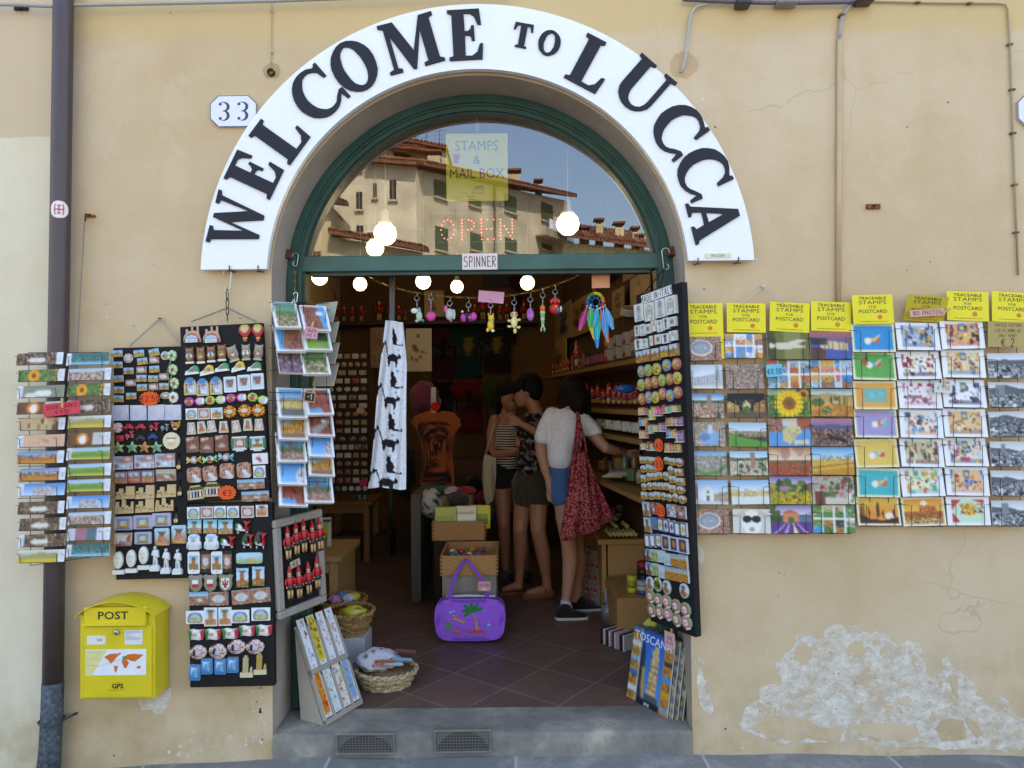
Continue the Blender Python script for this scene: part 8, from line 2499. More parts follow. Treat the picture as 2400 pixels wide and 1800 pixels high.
def cat_walk(x,y,s):
 pc.ell(x,y,.2*s,.022*s,BLK).ell(x+.24*s,y-.012*s,.055*s,.014*s,BLK).rect(x+.2*s,y-.03*s,x+.225*s,y-.015,BLK)
 for k,dx in enumerate((-.17,-.1,.1,.16)):
  pc.poly([(x+dx*s-.03*s,y),(x+dx*s+.035*s,y),(x+(dx+(-.03 if k%2 else .03))*s+.02*s,y+.052*s),(x+(dx+(-.03 if k%2 else .03))*s-.015*s,y+.052*s)],BLK)
 pc.poly([(x-.2*s,y-.01*s),(x-.17*s,y-.01*s),(x-.27*s,y-.075*s),(x-.31*s,y-.07*s)],BLK)
def cat_sit(x,y,s):
 pc.ell(x+.02*s,y+.01*s,.1*s,.034*s,BLK).ell(x-.03*s,y-.035*s,.06*s,.014*s,BLK).poly([(x-.08*s,y-.03*s),(x+.03*s,y-.03*s),(x+.08*s,y+.02*s),(x-.06*s,y+.02*s)],BLK).rect(x-.06*s,y,x-.03*s,y+.045*s,BLK).rect(x-.06*s,y-.055*s,x-.04*s,y-.03*s,BLK)
 pc.poly([(x+.06*s,y+.034*s),(x+.3*s,y+.04*s),(x+.32*s,y+.015*s),(x+.34*s,y+.045*s),(x+.06*s,y+.047*s)],BLK)
for i,y in enumerate((.10,.225,.355,.48,.61,.735,.865,.97)):
 (cat_sit if i%2==0 else cat_walk)(.54-.05*(i%2)+(.0 if i>1 else .0),y,1.05)
 if i%2==0:
  cat_walk(-.12,y+.05,1.0)
  cat_sit(1.08,y-.03,1.0)
 pc.ell(.72-.03*i,y+.075,.04,.007,'#6ac0dc')
mb=MB()
rowsN,colsN=150,40
fold=lambda t,s:.012*math.sin(s*9+t*2)*(.4+t)+.02*math.sin(s*4+1)*(1-t)+.01*math.sin(t*9)
vs,cs=[],[]
pa=np.pad(pc.a,((0,1),(0,1),(0,0)),mode='edge')
for j in range(rowsN+1):
 t=j/rowsN
 for i in range(colsN+1):
  s=i/colsN
  wl=-.005-.096*t-.004*math.sin(t*6)
  wr=.085+.02*min(1,t*4)-.012*t
  vs.append((AP.x+(wl+(wr-wl)*s)*.96,.36+.6*fold(t,s*2),AP.z-H_*t-.012*s*(1-t)+.006*math.sin(s*5)*t))
  cs.append(lin(tuple(pa[j,i])))
k=colsN+1
mb.add(vs,[(j*k+i,(j+1)*k+i,(j+1)*k+i+1,j*k+i+1)for j in range(rowsN)for i in range(colsN)],cs,True)
mb.build('hanging_cloth','fabric',M=T(AP.x,.36,AP.z),world=True,label='long white cloth printed with black cats hanging in the doorway',cat='cloth')
mb=MB()
p0=at(918,640,.385)
mb.box(p0.x-.012,p0.x+.012,.385,.4,AP.z-.02,TZ0+.01,'#33434a')
mb.build('hanging_bar','painted_metal',M=T(p0.x,.39,AP.z),world=True,label='dark blue bar holding up the white cat cloth',cat='bar')
OAK='#b98a55'
def drawer(u0,u1,v0,v1,d,dep,label):
 y=d-3.1
 a,c=at(u0,v0,y),at(u1,v1,y)
 th=thing('dovetailed_box',label,'wooden box',loc=((a.x+c.x)/2,y,c.z),group='dovetailed wooden boxes in the centre of the shop')
 for nm,bx_ in(('front_panel',(a.x,c.x,y,y+.014)),('back_panel',(a.x,c.x,y+dep-.014,y+dep)),('side_panel',(a.x,a.x+.014,y+.0145,y+dep-.0145)),('side_panel',(c.x-.014,c.x,y+.0145,y+dep-.0145)),('bottom_panel',(a.x+.015,c.x-.015,y+.015,y+dep-.015))):
  mb=MB()
  mb.box(*bx_,c.z,a.z if nm!='bottom_panel' else c.z+.05,OAK)
  if nm=='front_panel':
   for s in(a.x,c.x):
    for q in range(5):
     zz=c.z+(a.z-c.z)*(q+.3)/5
     x0=s-.001 if s==a.x else s-.013
     mb.box(x0,x0+.014,y-.0012,y+.01,zz,zz+(a.z-c.z)*.1,'#6e4a2a')
  mb.build(nm,'wood',th,world=True)
 return a,c
a1,c1=drawer(1031,1167,1303,1348,4.34,.44,'lowest wooden drawer, with the purple bag hung on its front')
a2,c2=drawer(1012,1138,1223,1266,4.85,.40,'middle wooden drawer filled with yellow packets')
a3,c3=drawer(1020,1108,1162,1202,5.32,.35,'rear wooden drawer draped with shirts')
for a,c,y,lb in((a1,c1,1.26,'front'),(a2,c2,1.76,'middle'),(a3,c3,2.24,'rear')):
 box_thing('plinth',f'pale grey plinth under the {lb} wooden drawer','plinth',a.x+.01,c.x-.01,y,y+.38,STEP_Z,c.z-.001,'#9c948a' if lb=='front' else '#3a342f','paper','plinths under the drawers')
rg=random.Random(9)
for i in range(14):
 lump('wrapped_sweet','small bright wrapped sweet in the lowest drawer','sweet',(rg.uniform(a1.x+.05,c1.x-.05),1.24+rg.uniform(.1,.36),c1.z+.085),(.022,.018,.014),rg.choice(['#c0303a','#e8e4e0','#3a6ab0','#2a8a8a','#c8a03a']),'gloss_plastic','wrapped sweets in the lowest drawer',sd=i,amp=.4,rz=rg.uniform(0,180))
for i,(f,c,lb,txt)in enumerate(((.25,'#a8b82a','green and yellow',''),(.62,'#e0dcc0','cream','Limoncello'),(.88,'#d8d03a','lemon yellow',''))):
 mb=MB()
 mb.bbox(-.075,.075,-.012,.012,0,.16,c,.005)
 mb.bbox(-.06,.06,-.014,-.0125,.03,.1,'#8aa02a' if not txt else '#f0eee4',.0005)
 if txt:
  mb.text(txt,0,-.0+.115,.022,'#5a5a2a',0,M=T(0,-.0128,0)@Matrix.Rotation(PI/2,4,'X'),width=.11)
 mb.build('sweet_packet','gloss_plastic',M=T(a2.x+(c2.x-a2.x)*f,1.80+.03*i,c2.z+.06)@Rz(6-8*i)@Matrix.Rotation(rad(-8),4,'X'),label=f'{lb} packet standing in the middle drawer'+(', lettered Limoncello' if txt else ''),cat='packet')
for i,(u,v,d,r,c,lb)in enumerate(((1010,1178,5.25,(.085,.1,.10),'#c9c2b2','white printed shirt hanging over the rear drawer'),(1075,1170,5.25,(.08,.09,.055),'#4a4248','charcoal shirt over the rear drawer'),(1020,1148,5.45,(.13,.1,.03),'#1f6a40','green cloth at the back of the shirt pile'),(1092,1150,5.4,(.07,.1,.03),'#a8242c','red cloth on the shirt pile'),(1060,1150,5.4,(.06,.1,.028),'#d0ccc4','white cloth in the middle of the shirt pile'))):
 lump('folded_shirt',lb,'shirt',at(u,v,d-3.1),r,c,sd=i*5+2,amp=.4,group='shirts on the rear drawer',fn=(lambda d:'#2a2a3a' if mnoise.noise(d*5+Vector((3,3,3)))>.36 else '#cfc8b8')if i==0 else None)
bgc=Vector(at(1101,1480,1.1))
bg=thing('purple_bag','purple zipped cool bag with a printed palm tree, hung from the lowest drawer','bag',loc=(bgc.x,bgc.y+.07,STEP_Z+.015))
PUR='#a868ee'
BW,BH=166*4.2/F,98*4.2/F
mb=MB()
o=[(BW/2*(abs(math.cos(t))**.38)*(1 if math.cos(t)>0 else-1)*(.97 if math.sin(t)<0 else 1.0-.05*math.sin(t)),BH/2*(abs(math.sin(t))**.45)*(1 if math.sin(t)>0 else-1))for t in[2*PI*i/40 for i in range(40)]]
K_=T(0,0,BH/2)@Matrix.Rotation(PI/2,4,'X')
puf=lambda x,y:PUR if abs((x/BW*2)**6+(y/BH*2)**6-.58)>.07 else '#8448cc'
mb.radial(o,-.05,.05,puf,.014,10,M=K_)
mb.radial([(x,y)for x,y in o][::-1],.05,-.05,lambda x,y:PUR,-.014,4,M=K_)
mb.tube([(-BW*.34,0,BH+.001),(-.02,-.01,BH+.008),(BW*.36,0,BH+.001)],.008,'#d8d8dc',6)
mb.build('bag_body','fabric',bg)
mb=MB()
top_=Vector((at(1091,1312,1.2).x,1.235-.012,at(1091,1312,1.2).z))-Vector((bgc.x,bgc.y+.07,STEP_Z+.015))
for s,yy in((-.27,-.052),(.27,-.052)):
 b0=Vector((BW*s,yy,BH*.86))
 P_=[b0+(top_-b0)*t+Vector((s*.12*math.sin(PI*t),0,0))for t in[i/8 for i in range(9)]]
 for p0,p1 in zip(P_,P_[1:]):
  mb.add([p0+Vector((-.011,0,0)),p0+Vector((.011,0,0)),p1+Vector((.011,0,0)),p1+Vector((-.011,0,0)),p0+Vector((-.011,.004,0)),p0+Vector((.011,.004,0)),p1+Vector((.011,.004,0)),p1+Vector((-.011,.004,0))],[(0,1,2,3),(7,6,5,4),(0,3,7,4),(1,5,6,2)],'#9458de')
mb.build('strap','fabric',bg)
mb=MB(T(0,-.0672,BH/2)@Matrix.Rotation(PI/2,4,'X')@Sc(1.25,1.25,1))
cx=.03
mb.prism([(cx-.002,-.05),(cx+.012,-.05),(cx+.004,.0),(cx-.012,.04),(cx-.018,.038),(cx-.004,0)],0,.0008,'#d8a03a')
for k,a_ in enumerate((20,60,100,140,180,215)):
 mb.prism(sub(o_ell(1,1,10),cx-.016+.026*math.cos(rad(a_)),.045+.018*math.sin(rad(a_)),.056,.015,a_),0,.0009+k*5e-5,'#2f8a4a')
mb.prism(sub(o_ell(1,1,14),cx,-.052,.09,.014),0,.001,'#d84a5a')
mb.tube([(-.03+i*.008,-.062+(.002 if i%2 else-.002),.0008)for i in range(12)],.0012,'#8ac8e8',4)
for k,ch in enumerate('Tweety'):
 mb.text(ch,-.075+k*.0095,.012-k*.0035+(k==0)*.004,.015 if k else .022,'#e8b82a',.0008,bold=.04)
for k,(x,y,r,c)in enumerate(((-.09,.04,.008,'#8ad0f0'),(-.075,.045,.007,'#8ad0f0'),(.09,-.02,.008,'#8ad0f0'),(.09,-.04,.009,'#4aa8c8'),(-.065,-.045,.012,'#e8702a'),(-.048,-.052,.009,'#e8702a'),(-.098,-.03,.016,'#6a9a6a'),(-.1,-.012,.013,'#6a9a6a'))):
 mb.prism(sub(o_ell(1,1,8),x,y,r*2,r*1.4),0,.0009,c)
mb.build('print','paper',bg)
mb=MB()
mb.bbox(-.036,.036,-.028,.028,0,.001,'#dda0a8',.0004)
mb.strokes('ICE BAG',0,.006,.014,'#4a3438',.0013,lw=.12,sx=.75)
mb.box(-.012,.012,-.02,-.012,.001,.0014,'#e8e4e4')
mb.build('price_label','paper',M=Matrix.Translation(at(1135,1374,1.07))@WALLF@Rz(-2),label='pink label handwritten ICE BAG on the purple bag strap',cat='price tag')
ts=thing('orange_tshirt','burnt orange T-shirt with a black print, hung on a stand behind the drawers','T-shirt',loc=at(1022,1140,2.4))
z5=Z((700,600),2.963)
TS=[(900,1075),(950,1095),(1000,1075),(1070,1085),(1120,1130),(1128,1180),(1085,1230),(1068,1330),(1075,1470),(1082,1600),(960,1610),(850,1590),(862,1420),(855,1300),(828,1220),(782,1150),(810,1110)]
mb=MB()
ctr=at(*z5(950,1340),2.4)
o=[((at(*z5(x,y),2.4)-ctr).x,(at(*z5(x,y),2.4)-ctr).z)for x,y in TS]
pr=Pic(30,40,'#a8562c',5)
pr.spk(.18,.16,.86,.98,['#241c1c','#3a241c','#6a3a24','#241c1c'],.75).rect(.2,.15,.84,.17,'#1c1616').ell(.68,.68,.14,.2,'#a05028').spk(.55,.1,.75,.13,['#241c1c'],.7).ell(.78,.86,.1,.12,'#1a1618')
W_T,H_T=max(p[0]for p in o)-min(p[0]for p in o),max(p[1]for p in o)-min(p[1]for p in o)
pf=pr.fn()
mb.radial(o,-.03,.03,lambda x,y:pf(x/W_T,y/H_T),.03,16,M=Matrix.Translation(ctr)@WALLF)
mb.radial(o[::-1],.03,-.03,lambda x,y:'#a8562c',-.02,4,M=Matrix.Translation(ctr)@WALLF)
mb.build('shirt','fabric',ts,world=True)
mb=MB()
p0=at(1016,908,2.42)
mb.bbox(p0.x-.022,p0.x+.022,2.41,2.43,ctr.z+.2,p0.z,'#9a968c',.003)
mb.tube([(p0.x,2.46,STEP_Z),(p0.x,2.46,p0.z-.05)],.014,'#4a4846',8)
mb.build('stand','steel',ts,world=True)
burst_o=[(.5*(1 if i%2 else .86)*math.cos(2*PI*i/24),.5*(1 if i%2 else .86)*math.sin(2*PI*i/24))for i in range(24)]
mb=MB()
mb.prism([(x*.075,y*.075)for x,y in burst_o],0,.002,'#d8201c')
mb.build('price_star','paper',M=Matrix.Translation(at(1020,953,2.33))@WALLF,label='red star price tag at the neck of the orange T-shirt',cat='price tag')
pp=at(984,1300,2.1)
box_thing('display_table','dark table with a grey side panel behind the drawers','table',pp.x-.05,pp.x+.02,2.0,2.75,STEP_Z,.86,'#6a645c','paper')
def flat(name,label,cat,u0,v0,u1,v1,y,p=None,col='#8a7a60',border=None,mat='printed_card',th=.012,group=None):
 a,c=at(u0,v0,y),at(u1,v1,y)
 w,h=c.x-a.x,a.z-c.z
 mb=MB()
 mb.box(-w/2,w/2,-h/2,h/2,-th,-.0005,border or col)
 if p is not None:
  mb.pic(p.a,-w/2*.92,w/2*.92,-h/2*.92,h/2*.92,.0005)
 mb.box(-w/2,w/2,-h/2,h/2,-.0004,.0,border or col)
 return mb.build(name,mat,M=Matrix.Translation(((a.x+c.x)/2,y,(a.z+c.z)/2))@WALLF,label=label,cat=cat,group=group)
YS=4.05
a,c=at(762,753,YS),at(1262,753,YS)
box_thing('wall_shelf','long dark shelf of red dolls high on the back wall','shelf',a.x,c.x,YS,YB-.005,a.z-.04,a.z,'#3a2c22')
gd='wooden dolls on the high back shelf'
for i,(u,hpx)in enumerate(((772,106),(789,46),(807,46),(826,45),(847,46),(889,62),(916,60),(935,48),(950,32),(1113,50),(1132,62),(1152,44),(1172,44),(1188,50),(1208,40),(1228,52))):
 h=hpx*(YS+3.2)/F
 doll(T(at(u,753,YS+.1).x,YS+.1,a.z+.001)@Sc(h*.8,h*.8,h),f'red wooden doll, {ORD[i]} from left on the high back shelf',gd)
flat('framed_print','small framed print standing on the high back shelf','picture',994,681,1041,742,YS+.2,Pic(12,16,'#c8a878',3).blobs(.2,.2,.8,.9,['#8a3a2c','#3a3a3a','#c8803a'],8,.12),border='#b89a6a')
tv=flat('dark_panel','black panel high on the back wall','panel',1131,641,1214,671,YB-.06,col='#161414',th=.05)
SHIRT=[(-.5,.34),(-.28,.5),(-.1,.46),(.1,.46),(.28,.5),(.5,.34),(.42,.16),(.32,.22),(.32,-.5),(0,-.5),(-.32,-.5),(-.32,.22),(-.42,.16)]
for i,(u0,v0,u1,v1,c,pr,lb)in enumerate(((1006,769,1072,887,'#3f1a28','o','plum T-shirt with a black octopus'),(1058,767,1138,885,'#12302f','m','teal T-shirt with a yellow moon'),(1126,769,1204,874,'#1c1a1a','m','black T-shirt with a yellow moon'),(1008,892,1068,998,'#141313','','plain black T-shirt'),(1062,890,1138,1008,'#5f1220','o','crimson T-shirt with a black octopus'),(1134,880,1206,1064,'#34420f','o','olive green T-shirt with a black print'),(1196,640,1232,740,'#380c12','','dark red cloth hanging right of the lamps'))):
 y=YB-.04-.012*i
 q0,q1=at(u0,v0,y),at(u1,v1,y)
 w,h=q1.x-q0.x,q0.z-q1.z
 mb=MB()
 f=(lambda c,pr:lambda x,y:('#7a6628' if(x*x*2.2+(y-.12)**2)<.035 else c)if pr=='m' else('#16100f' if pr=='o' and(x*x+(y-.1)**2<.016 or(abs(math.sin(math.atan2(y-.05,x)*4))>.86 and x*x+y*y<.1))else c))(c,pr)
 mb.radial([(x*w*1.25,yy*h)for x,yy in SHIRT],0,.012,(lambda f,w,h:lambda x,y:f(x/w,y/h))(f,w,h),.012,12)
 mb.build('wall_tshirt','fabric',M=Matrix.Translation(((q0.x+q1.x)/2,y,(q0.z+q1.z)/2))@WALLF,label=f'{lb} on the back wall',cat='T-shirt',group='T-shirts on the back wall')
zz5=lambda x,y:z5(x,y)
flat('animal_print','white print of small coloured animals on the back wall','print',951,770,1012,870,3.9,Pic(24,36,'#cfc6b0',3).blobs(.15,.12,.9,.9,['#a83a34','#5a5a5e','#8a4a3a','#c86a50'],12,.08),border='#cfc6b0')
flat('animal_print','dim striped print behind the white cat cloth','print',868,768,902,862,3.95,Pic(14,30,'#8a745a',4).spk(0,.1,1,.9,['#7a3a2c','#8a745a','#9a8468'],.6),border='#8a745a')
mbp=flat('magnet_display','dark panel of small magnets at the back left of the shop','display board',766,824,864,1160,2.9,col='#332b24',mat='black_board',th=.03)
mb=MB()
rg=random.Random(3)
pa_,pc_=at(766,824,2.9),at(864,1160,2.9)
for j in range(17):
 n=rg.choice([4,5,5,6])
 for i in range(n):
  x,z=pa_.x+(pc_.x-pa_.x)*(i+.5)/n,pa_.z+(pc_.z-pa_.z)*(j+.6)/17.4
  w,h=(pc_.x-pa_.x)/n*rg.uniform(.3,.42),.02
  c=['#9a6a4a','#b8b0a4','#7a4a34','#c8bcae','#8a3a34','#a88a5a'][(j*5+rg.randrange(2))%6]
  mb.radial(sub(o_ell(1,1,10)if j%3==1 else o_rect(1,1,.1),x,z,w*2,h*2),0,.008,lambda x_,y_:c if rg.random()>.3 else mixc(c,'#e8e0d4',.5),.004,2,M=T(0,2.899,0)@WALLF,c0=(x,z))
o_m=mb.build('magnets','resin',kind='stuff')
tag(o_m,'rows of small souvenir magnets on the dark panel inside the shop','magnets')
for i,(u,v,c)in enumerate(((845,962,'#d8a8a0'),(851,1132,'#d83a8a'))):
 mb=MB()
 q=at(u,v,2.86)
 mb.prism([(x*.075,y*.06)for x,y in burst_o],0,.002,c)
 mb.build('price_star','paper',M=Matrix.Translation(q)@WALLF,label=['pale pink star tag on the inner magnet panel','magenta star tag at the foot of the inner magnet panel'][i],cat='price tag')
q=at(1100,1085,3.2)
box_thing('shop_counter','brown wooden counter across the back of the shop','counter',q.x-.25,q.x+.55,3.5,3.9,STEP_Z,q.z,'#5a4230')
def table(name,label,x0,x1,y0,y1,zt,col=OAK,th=.035,leg=.05,panel=False):
 t=thing(name,label,'table',loc=((x0+x1)/2,(y0+y1)/2,STEP_Z))
 mb=MB()
 mb.bbox(x0,x1,y0,y1,zt-th,zt,col,.004)
 mb.build('tabletop','wood',t,world=True)
 for lx in(x0+.03,x1-.03-leg):
  for ly in(y0+.03,y1-.03-leg):
   mb=MB()
   if panel:
    if ly>y0+.05:
     continue
    mb.bbox(lx if lx>x0+.1 else x0+.03,lx+leg if lx>x0+.1 else x0+.06,y0+.03,y1-.03,STEP_Z,zt-th,col,.003)
   else:
    mb.bbox(lx,lx+leg,ly,ly+leg,STEP_Z,zt-th,col,.003)
   mb.build('leg','wood_upright',t,world=True)
 mb=MB()
 mb.box(x0+.07,x1-.07,y0+.035,y0+.06,zt-th-.07,zt-th-.001,col)
 mb.build('rail','wood',t,world=True)
 return t
table('wooden_bench','light wooden bench at the left inside the door',-1.75,-1.04,1.2,1.75,.60,'#c0935c',panel=True)
table('wooden_table','wooden table with boxes at the back left',-1.8,-1.26,3.25,3.8,.64,'#9a6c3e')
ch=box_thing('wooden_chest','small dark wooden chest on the floor at the back left','chest',-1.62,-1.375,3.3,3.6,STEP_Z,STEP_Z+.225,'#6a4630')
for i,(u,v,w,h,c,lb)in enumerate(((778,1160,.09,.05,'#a87c48','small wooden box upper of two on the back left table'),(777,1178,.1,.05,'#96703f','small wooden box lower of two on the back left table'),(826,1178,.06,.04,'#4a5a7a','blue grey packet on the back left table'))):
 q=at(u,v,3.35)
 box_thing('small_box',lb,'box',q.x-w/2,q.x+w/2,3.35,3.45,.642+(.052 if i==0 else 0),.642+h+(.052 if i==0 else 0),c)
for i,u in enumerate((826,849)):
 flat('guitar_print',f'narrow white card with a tiny {"red" if i == 0 else "black"} guitar on the back left table','print',u-8,1140,u+8,1172,3.42,Pic(8,14,'#b8b0a4',i).rect(.44,.1,.56,.6,'#3a2a24').ell(.5,.75,.26,.16,'#a8242c' if i==0 else '#1c1a1a'),border='#b8b0a4')
mb=MB()
mb.tube([at(915,1145,3.7),at(921,1268,3.9)],.02,'#55626a',8)
mb.build('blue_pole','painted_metal',label='blue grey pole leaning at the back of the shop',cat='pole')
flat('yellow_poster','white framed yellow notice by the left bench','poster',752,1213,776,1282,1.5,Pic(10,24,'#d8d4cc',2).rect(0,.15,.8,.7,'#d8c03a').rect(0,.05,1,.12,'#2a2a2a'),border='#d0ccc4')
n_r=Vector((-1,-.13,0)).normalized()
def rp(u,v,off=0.0,base=.697):
 return hit(u,v,Vector((base,.85,0))-n_r*off,n_r)
Xw=Vector((-.13,1,0)).normalized()
RW=thing('shelf_unit','pale wooden shelf unit along the right wall of the shop','shelves',loc=(.95,.9,STEP_Z))
zl={}
for nm,(u,v),dep in(('a',(1494,826),.3),('b',(1498,950),.32),('c',(1502,1020),.32),('d',(1470,1132),.34)):
 z=rp(u,v).z
 zl[nm]=z
 mb=MB()
 F0=Vector((.697,.85,0))+Xw*-.25
 M_=frame((F0.x,F0.y,z-.028),Xw,-n_r)
 mb.bbox(0,3.4,-.0 if nm!='d' else-.06,dep,0,.028,'#94703f',.002,M=M_@Sc(1,1,-1)@T(0,0,-.028))
 mb.build('shelf_board','wood',RW,world=True)
mb=MB()
mb.box(0,3.5,.285,.3,0,zl['a']+.0,'#6a4e30',M=frame((F0.x,F0.y,STEP_Z),Xw,-n_r)@Matrix.Rotation(0,4,'X')if 0 else Matrix(((Xw.x,-n_r.x,0,F0.x),(Xw.y,-n_r.y,0,F0.y),(0,0,1,STEP_Z),(0,0,0,1))))
mb.build('back_panel','wood',RW,world=True)
rg=random.Random(21)
gR='wooden dolls on the right-hand shelves'
def rdoll(u,sh,hpx,off,label):
 p=rp(u,900,off)
 k=(p.y+3.1)/F
 h=hpx*k
 doll(T(p.x,p.y,zl[sh]+.001)@Rz(-60)@Sc(h*.85,h*.85,h),label,gR)
for i,(u,h)in enumerate(((1226,54),(1238,58),(1250,62),(1352,66),(1262,56))):
 rdoll(u,'a',h,.06,f'tall red wooden doll, {ORD[[0, 1, 2, 4, 3][i]]} from left on the upper right shelf')
for i in range(36):
 u=1350+(i%12)*12.5+(i//12)*5
 rdoll(u,'b',rg.choice([34,38,44,52]),.04+.09*(i//12),f'red wooden doll, {ORD[i % 12]} in the {["front", "middle", "back"][i // 12]} row of the crowded right shelf')
for i in range(10):
 p=rp(1366+i*5,820,.06)
 box_thing('striped_stack','small boxed figure with red, white and blue bands on the upper right shelf','box',p.x-.02,p.x+.03,p.y-.02,p.y+.02,zl['a']+.001,zl['a']+.06,'#b8343a' if i%2 else '#3a4a7a','gloss_plastic','banded boxes on the upper right shelf',.002)
for i in range(8):
 p=rp(1420+(i%4)*21,810-(i//4)*30,.05)
 mb=MB()
 w=.085
 mb.bbox(-w/2,w/2,0,.075,-.05,0,'#b9b2a6',.003)
 mb.pic(Pic(12,10,'#c4bcb0',i).rect(0,.75,1,1,'#a8242c').ell(.5,.4,.25,.28,['#8a2a2a','#4a5a4a'][i%2]).ell(.5,.4,.14,.16,'#d8c8b8').a,-w*.46,w*.46,.003,.072,.0006)
 mb.build('boxed_mug','printed_card',M=frame((p.x,p.y,zl['a']+.001+(i//4)*.078),-Xw,(0,0,1)),label=f'white printed gift box, {ORD[i % 4]} in {["lower", "upper"][i // 4]} row, upper right shelf',cat='gift box',group='gift boxes on the upper right shelf')
lump('blue_whale','blue whale shaped toy hanging over the crowded right shelf','toy',rp(1466,911,-.03),(.06,.03,.026),'#1f5aa8','gloss_plastic',sd=2,amp=.12)
for i in range(14):
 p=rp(1404+i*7,1000,.05)
 mb=MB()
 if i%3:
  mb.lathe([(.016,0),(.018,.03),(.008,.045),(.008,.06),(.0001,.062)],'#c9c4ba',10)
 else:
  mb.bbox(-.02,.02,-.02,.02,0,.06,'#cfcabf',.003)
 mb.build('white_trinket','resin',M=T(p.x,p.y,zl['c']+.001),label=f'small white {"bottle" if i % 3 else "boxed"} trinket, {ORD[i]} from left on the third right shelf',cat='trinket',group='white trinkets on the third right shelf')
for i in range(6):
 p=rp(1440+i*3,1120,.02)
 mb=MB()
 mb.box(-.1,.1,-.07,.07,0,.008,['#c8bca0','#a8b0b0','#d0c8b4','#b8a888','#c4bcae','#8a8a80'][i])
 mb.build('magazine','printed_card',M=T(p.x+.02,p.y+.04,zl['d']+.001+i*.0085)@Rz(70+i*4),label=f'magazine lying flat, {ORD[i]} from the bottom of the pile on the low right shelf',cat='magazine',group='magazines on the low right shelf')
for i,(u,v,w,h,c,cols_,lb)in enumerate(((1318,757,40,78,'#b09468',['#3a4a6a','#2a3a54','#6a7a94'],'cream print of blue ships'),(1360,742,40,80,'#a8895c',['#7a2a24','#a8442c','#5a2a24'],'tan print crowded with red figures'),(1448,711,28,66,'#9c7d50',['#4a3420','#6a4a2c'],'narrow tan print with a dark figure'),(1500,684,46,80,'#a8875a',['#b8782c','#8a5a2c','#c8903a'],'large tan print with an orange scene'),(1292,842,70,62,'#c9a95c',['#8a6a3a','#b88a4a','#6a5a44'],'wide cream board with five small pictures'),(1408,640,40,50,'#a08050',['#3a3024','#5a4a30'],'print cut off by the transom, left of two'),(1480,632,40,36,'#a08050',['#a8742c','#8a6a3c'],'print cut off by the transom, right of two'))):
 p0,p1=rp(u-w/2,v,.22),rp(u+w/2,v,.22)
 k=(p0.y+3.1)/F
 ww,hh=(p1-p0).length,h*k
 pc_=(p0+p1)/2
 mb=MB()
 mb.box(-ww/2,ww/2,-hh/2,hh/2,-.008,0,c)
 mb.pic(Pic(16,18,c,i).blobs(.25,.2,.8,.8,cols_,10,.12).a,-ww*.46,ww*.46,-hh*.46,hh*.46,.0006)
 mb.build('wall_print','printed_card',M=frame((pc_.x,pc_.y,pc_.z),-Xw,(0,0,1)),label=f'{lb} on the right wall',cat='print',group='prints on the right wall')
grid=MB()
for i in range(44):
 b0=Vector((.697,.85,0))-n_r*.27+Xw*(-.2+i*.075)
 grid.tube([b0+Vector((0,0,zl['a']+.1)),b0+Vector((0,0,CEIL-.3))],.003,'#2a221a',4)
for z in(zl['a']+.15,zl['a']+.45,zl['a']+.75,zl['a']+1.05):
 b0=Vector((.697,.85,z))-n_r*.268
 grid.tube([b0+Xw*-.25,b0+Xw*3.1],.003,'#2a221a',4)
grid.build('wire_grid','black_wire',label='dark wire grid holding prints on the upper right wall',cat='wire grid')
mb=MB()
for k in range(5):
 q=at(1478,735,.9)
 mb.tube([q+Vector((.055*math.cos(t),.03*math.sin(t)-.01*k,.018*math.sin(t)+.006*k))for t in[2*PI*i/16 for i in range(16)]],.005,'#c4beb2',6,closed=True)
mb.build('coiled_cord','gloss_plastic',label='coiled white cord hanging behind the tall right board',cat='cord')
tb=table('soap_table','pale wooden table of yellow soaps at the right of the shop',.56,1.0,1.66,2.9,.595,'#bd9058',panel=True)
mb=MB()
mb.bbox(.63,.99,1.69,1.715,STEP_Z,.56,'#bd9058',.003)
mb.build('end_panel','wood_upright',tb,world=True)
gy='soap bars heaped on the pale table'
for i in range(9):
 q=at(1424+i*9.5 if i<7 else 1440+(i-7)*26,1252 if i<7 else 1228,1.78)
 mb=MB()
 mb.bbox(-.018,.018,-.04,.04,-.012,.012,'#cfc884',.003)
 mb.build('soap_bar','paper',M=T(q.x,1.72+.08*(i>6),.63+(.04 if i>6 else 0))@Matrix.Rotation(rad(40),4,'Y')@Rz(12),label=f'pale yellow soap bar, {ORD[i] if i < 7 else ORD[i - 7]} from left in the {"front" if i < 7 else "upper"} row on the pale table',cat='soap',group=gy)
for i in range(22):
 mb=MB()
 mb.bbox(-.03,.03,-.02,.02,-.014,.014,rg.choice(['#a8a08c','#8a8478','#bdb49a','#77706a','#c0b890']),.003)
 mb.build('wrapped_soap','paper',M=T(rg.uniform(.62,.92),1.95+.03*i,.62+.05*(i%3))@Rz(rg.uniform(0,180))@Matrix.Rotation(rad(rg.uniform(-40,40)),4,'Y'),label='grey wrapped soap in the heap behind the yellow soaps',cat='soap',group='wrapped soaps heaped on the pale table')
box_thing('low_bench','low wooden bench of tins beside the tall right board','bench',.60,1.0,1.08,1.6,STEP_Z,.365,'#b08450')
def tin(u,v,hpx,wpx,y,bands,label,lid):
 q=at(u,v,y)
 k=(y+3.1)/F
 r,h=wpx*k/2,hpx*k
 th=thing('tin',label,'tin',loc=(q.x,y,q.z))
 mb=MB()
 n=len(bands)
 for i,c in enumerate(bands):
  mb.lathe([(r,h*i/n),(r,h*(i+1)/n)],c,18)
 mb.build('tin_body','painted_metal',th)
 mb=MB()
 mb.lathe([(r*1.03,h*.93),(r*1.03,h*1.02),(r*.95,h*1.04),(.001,h*1.04)],lid,18)
 mb.build('lid','painted_metal',th)
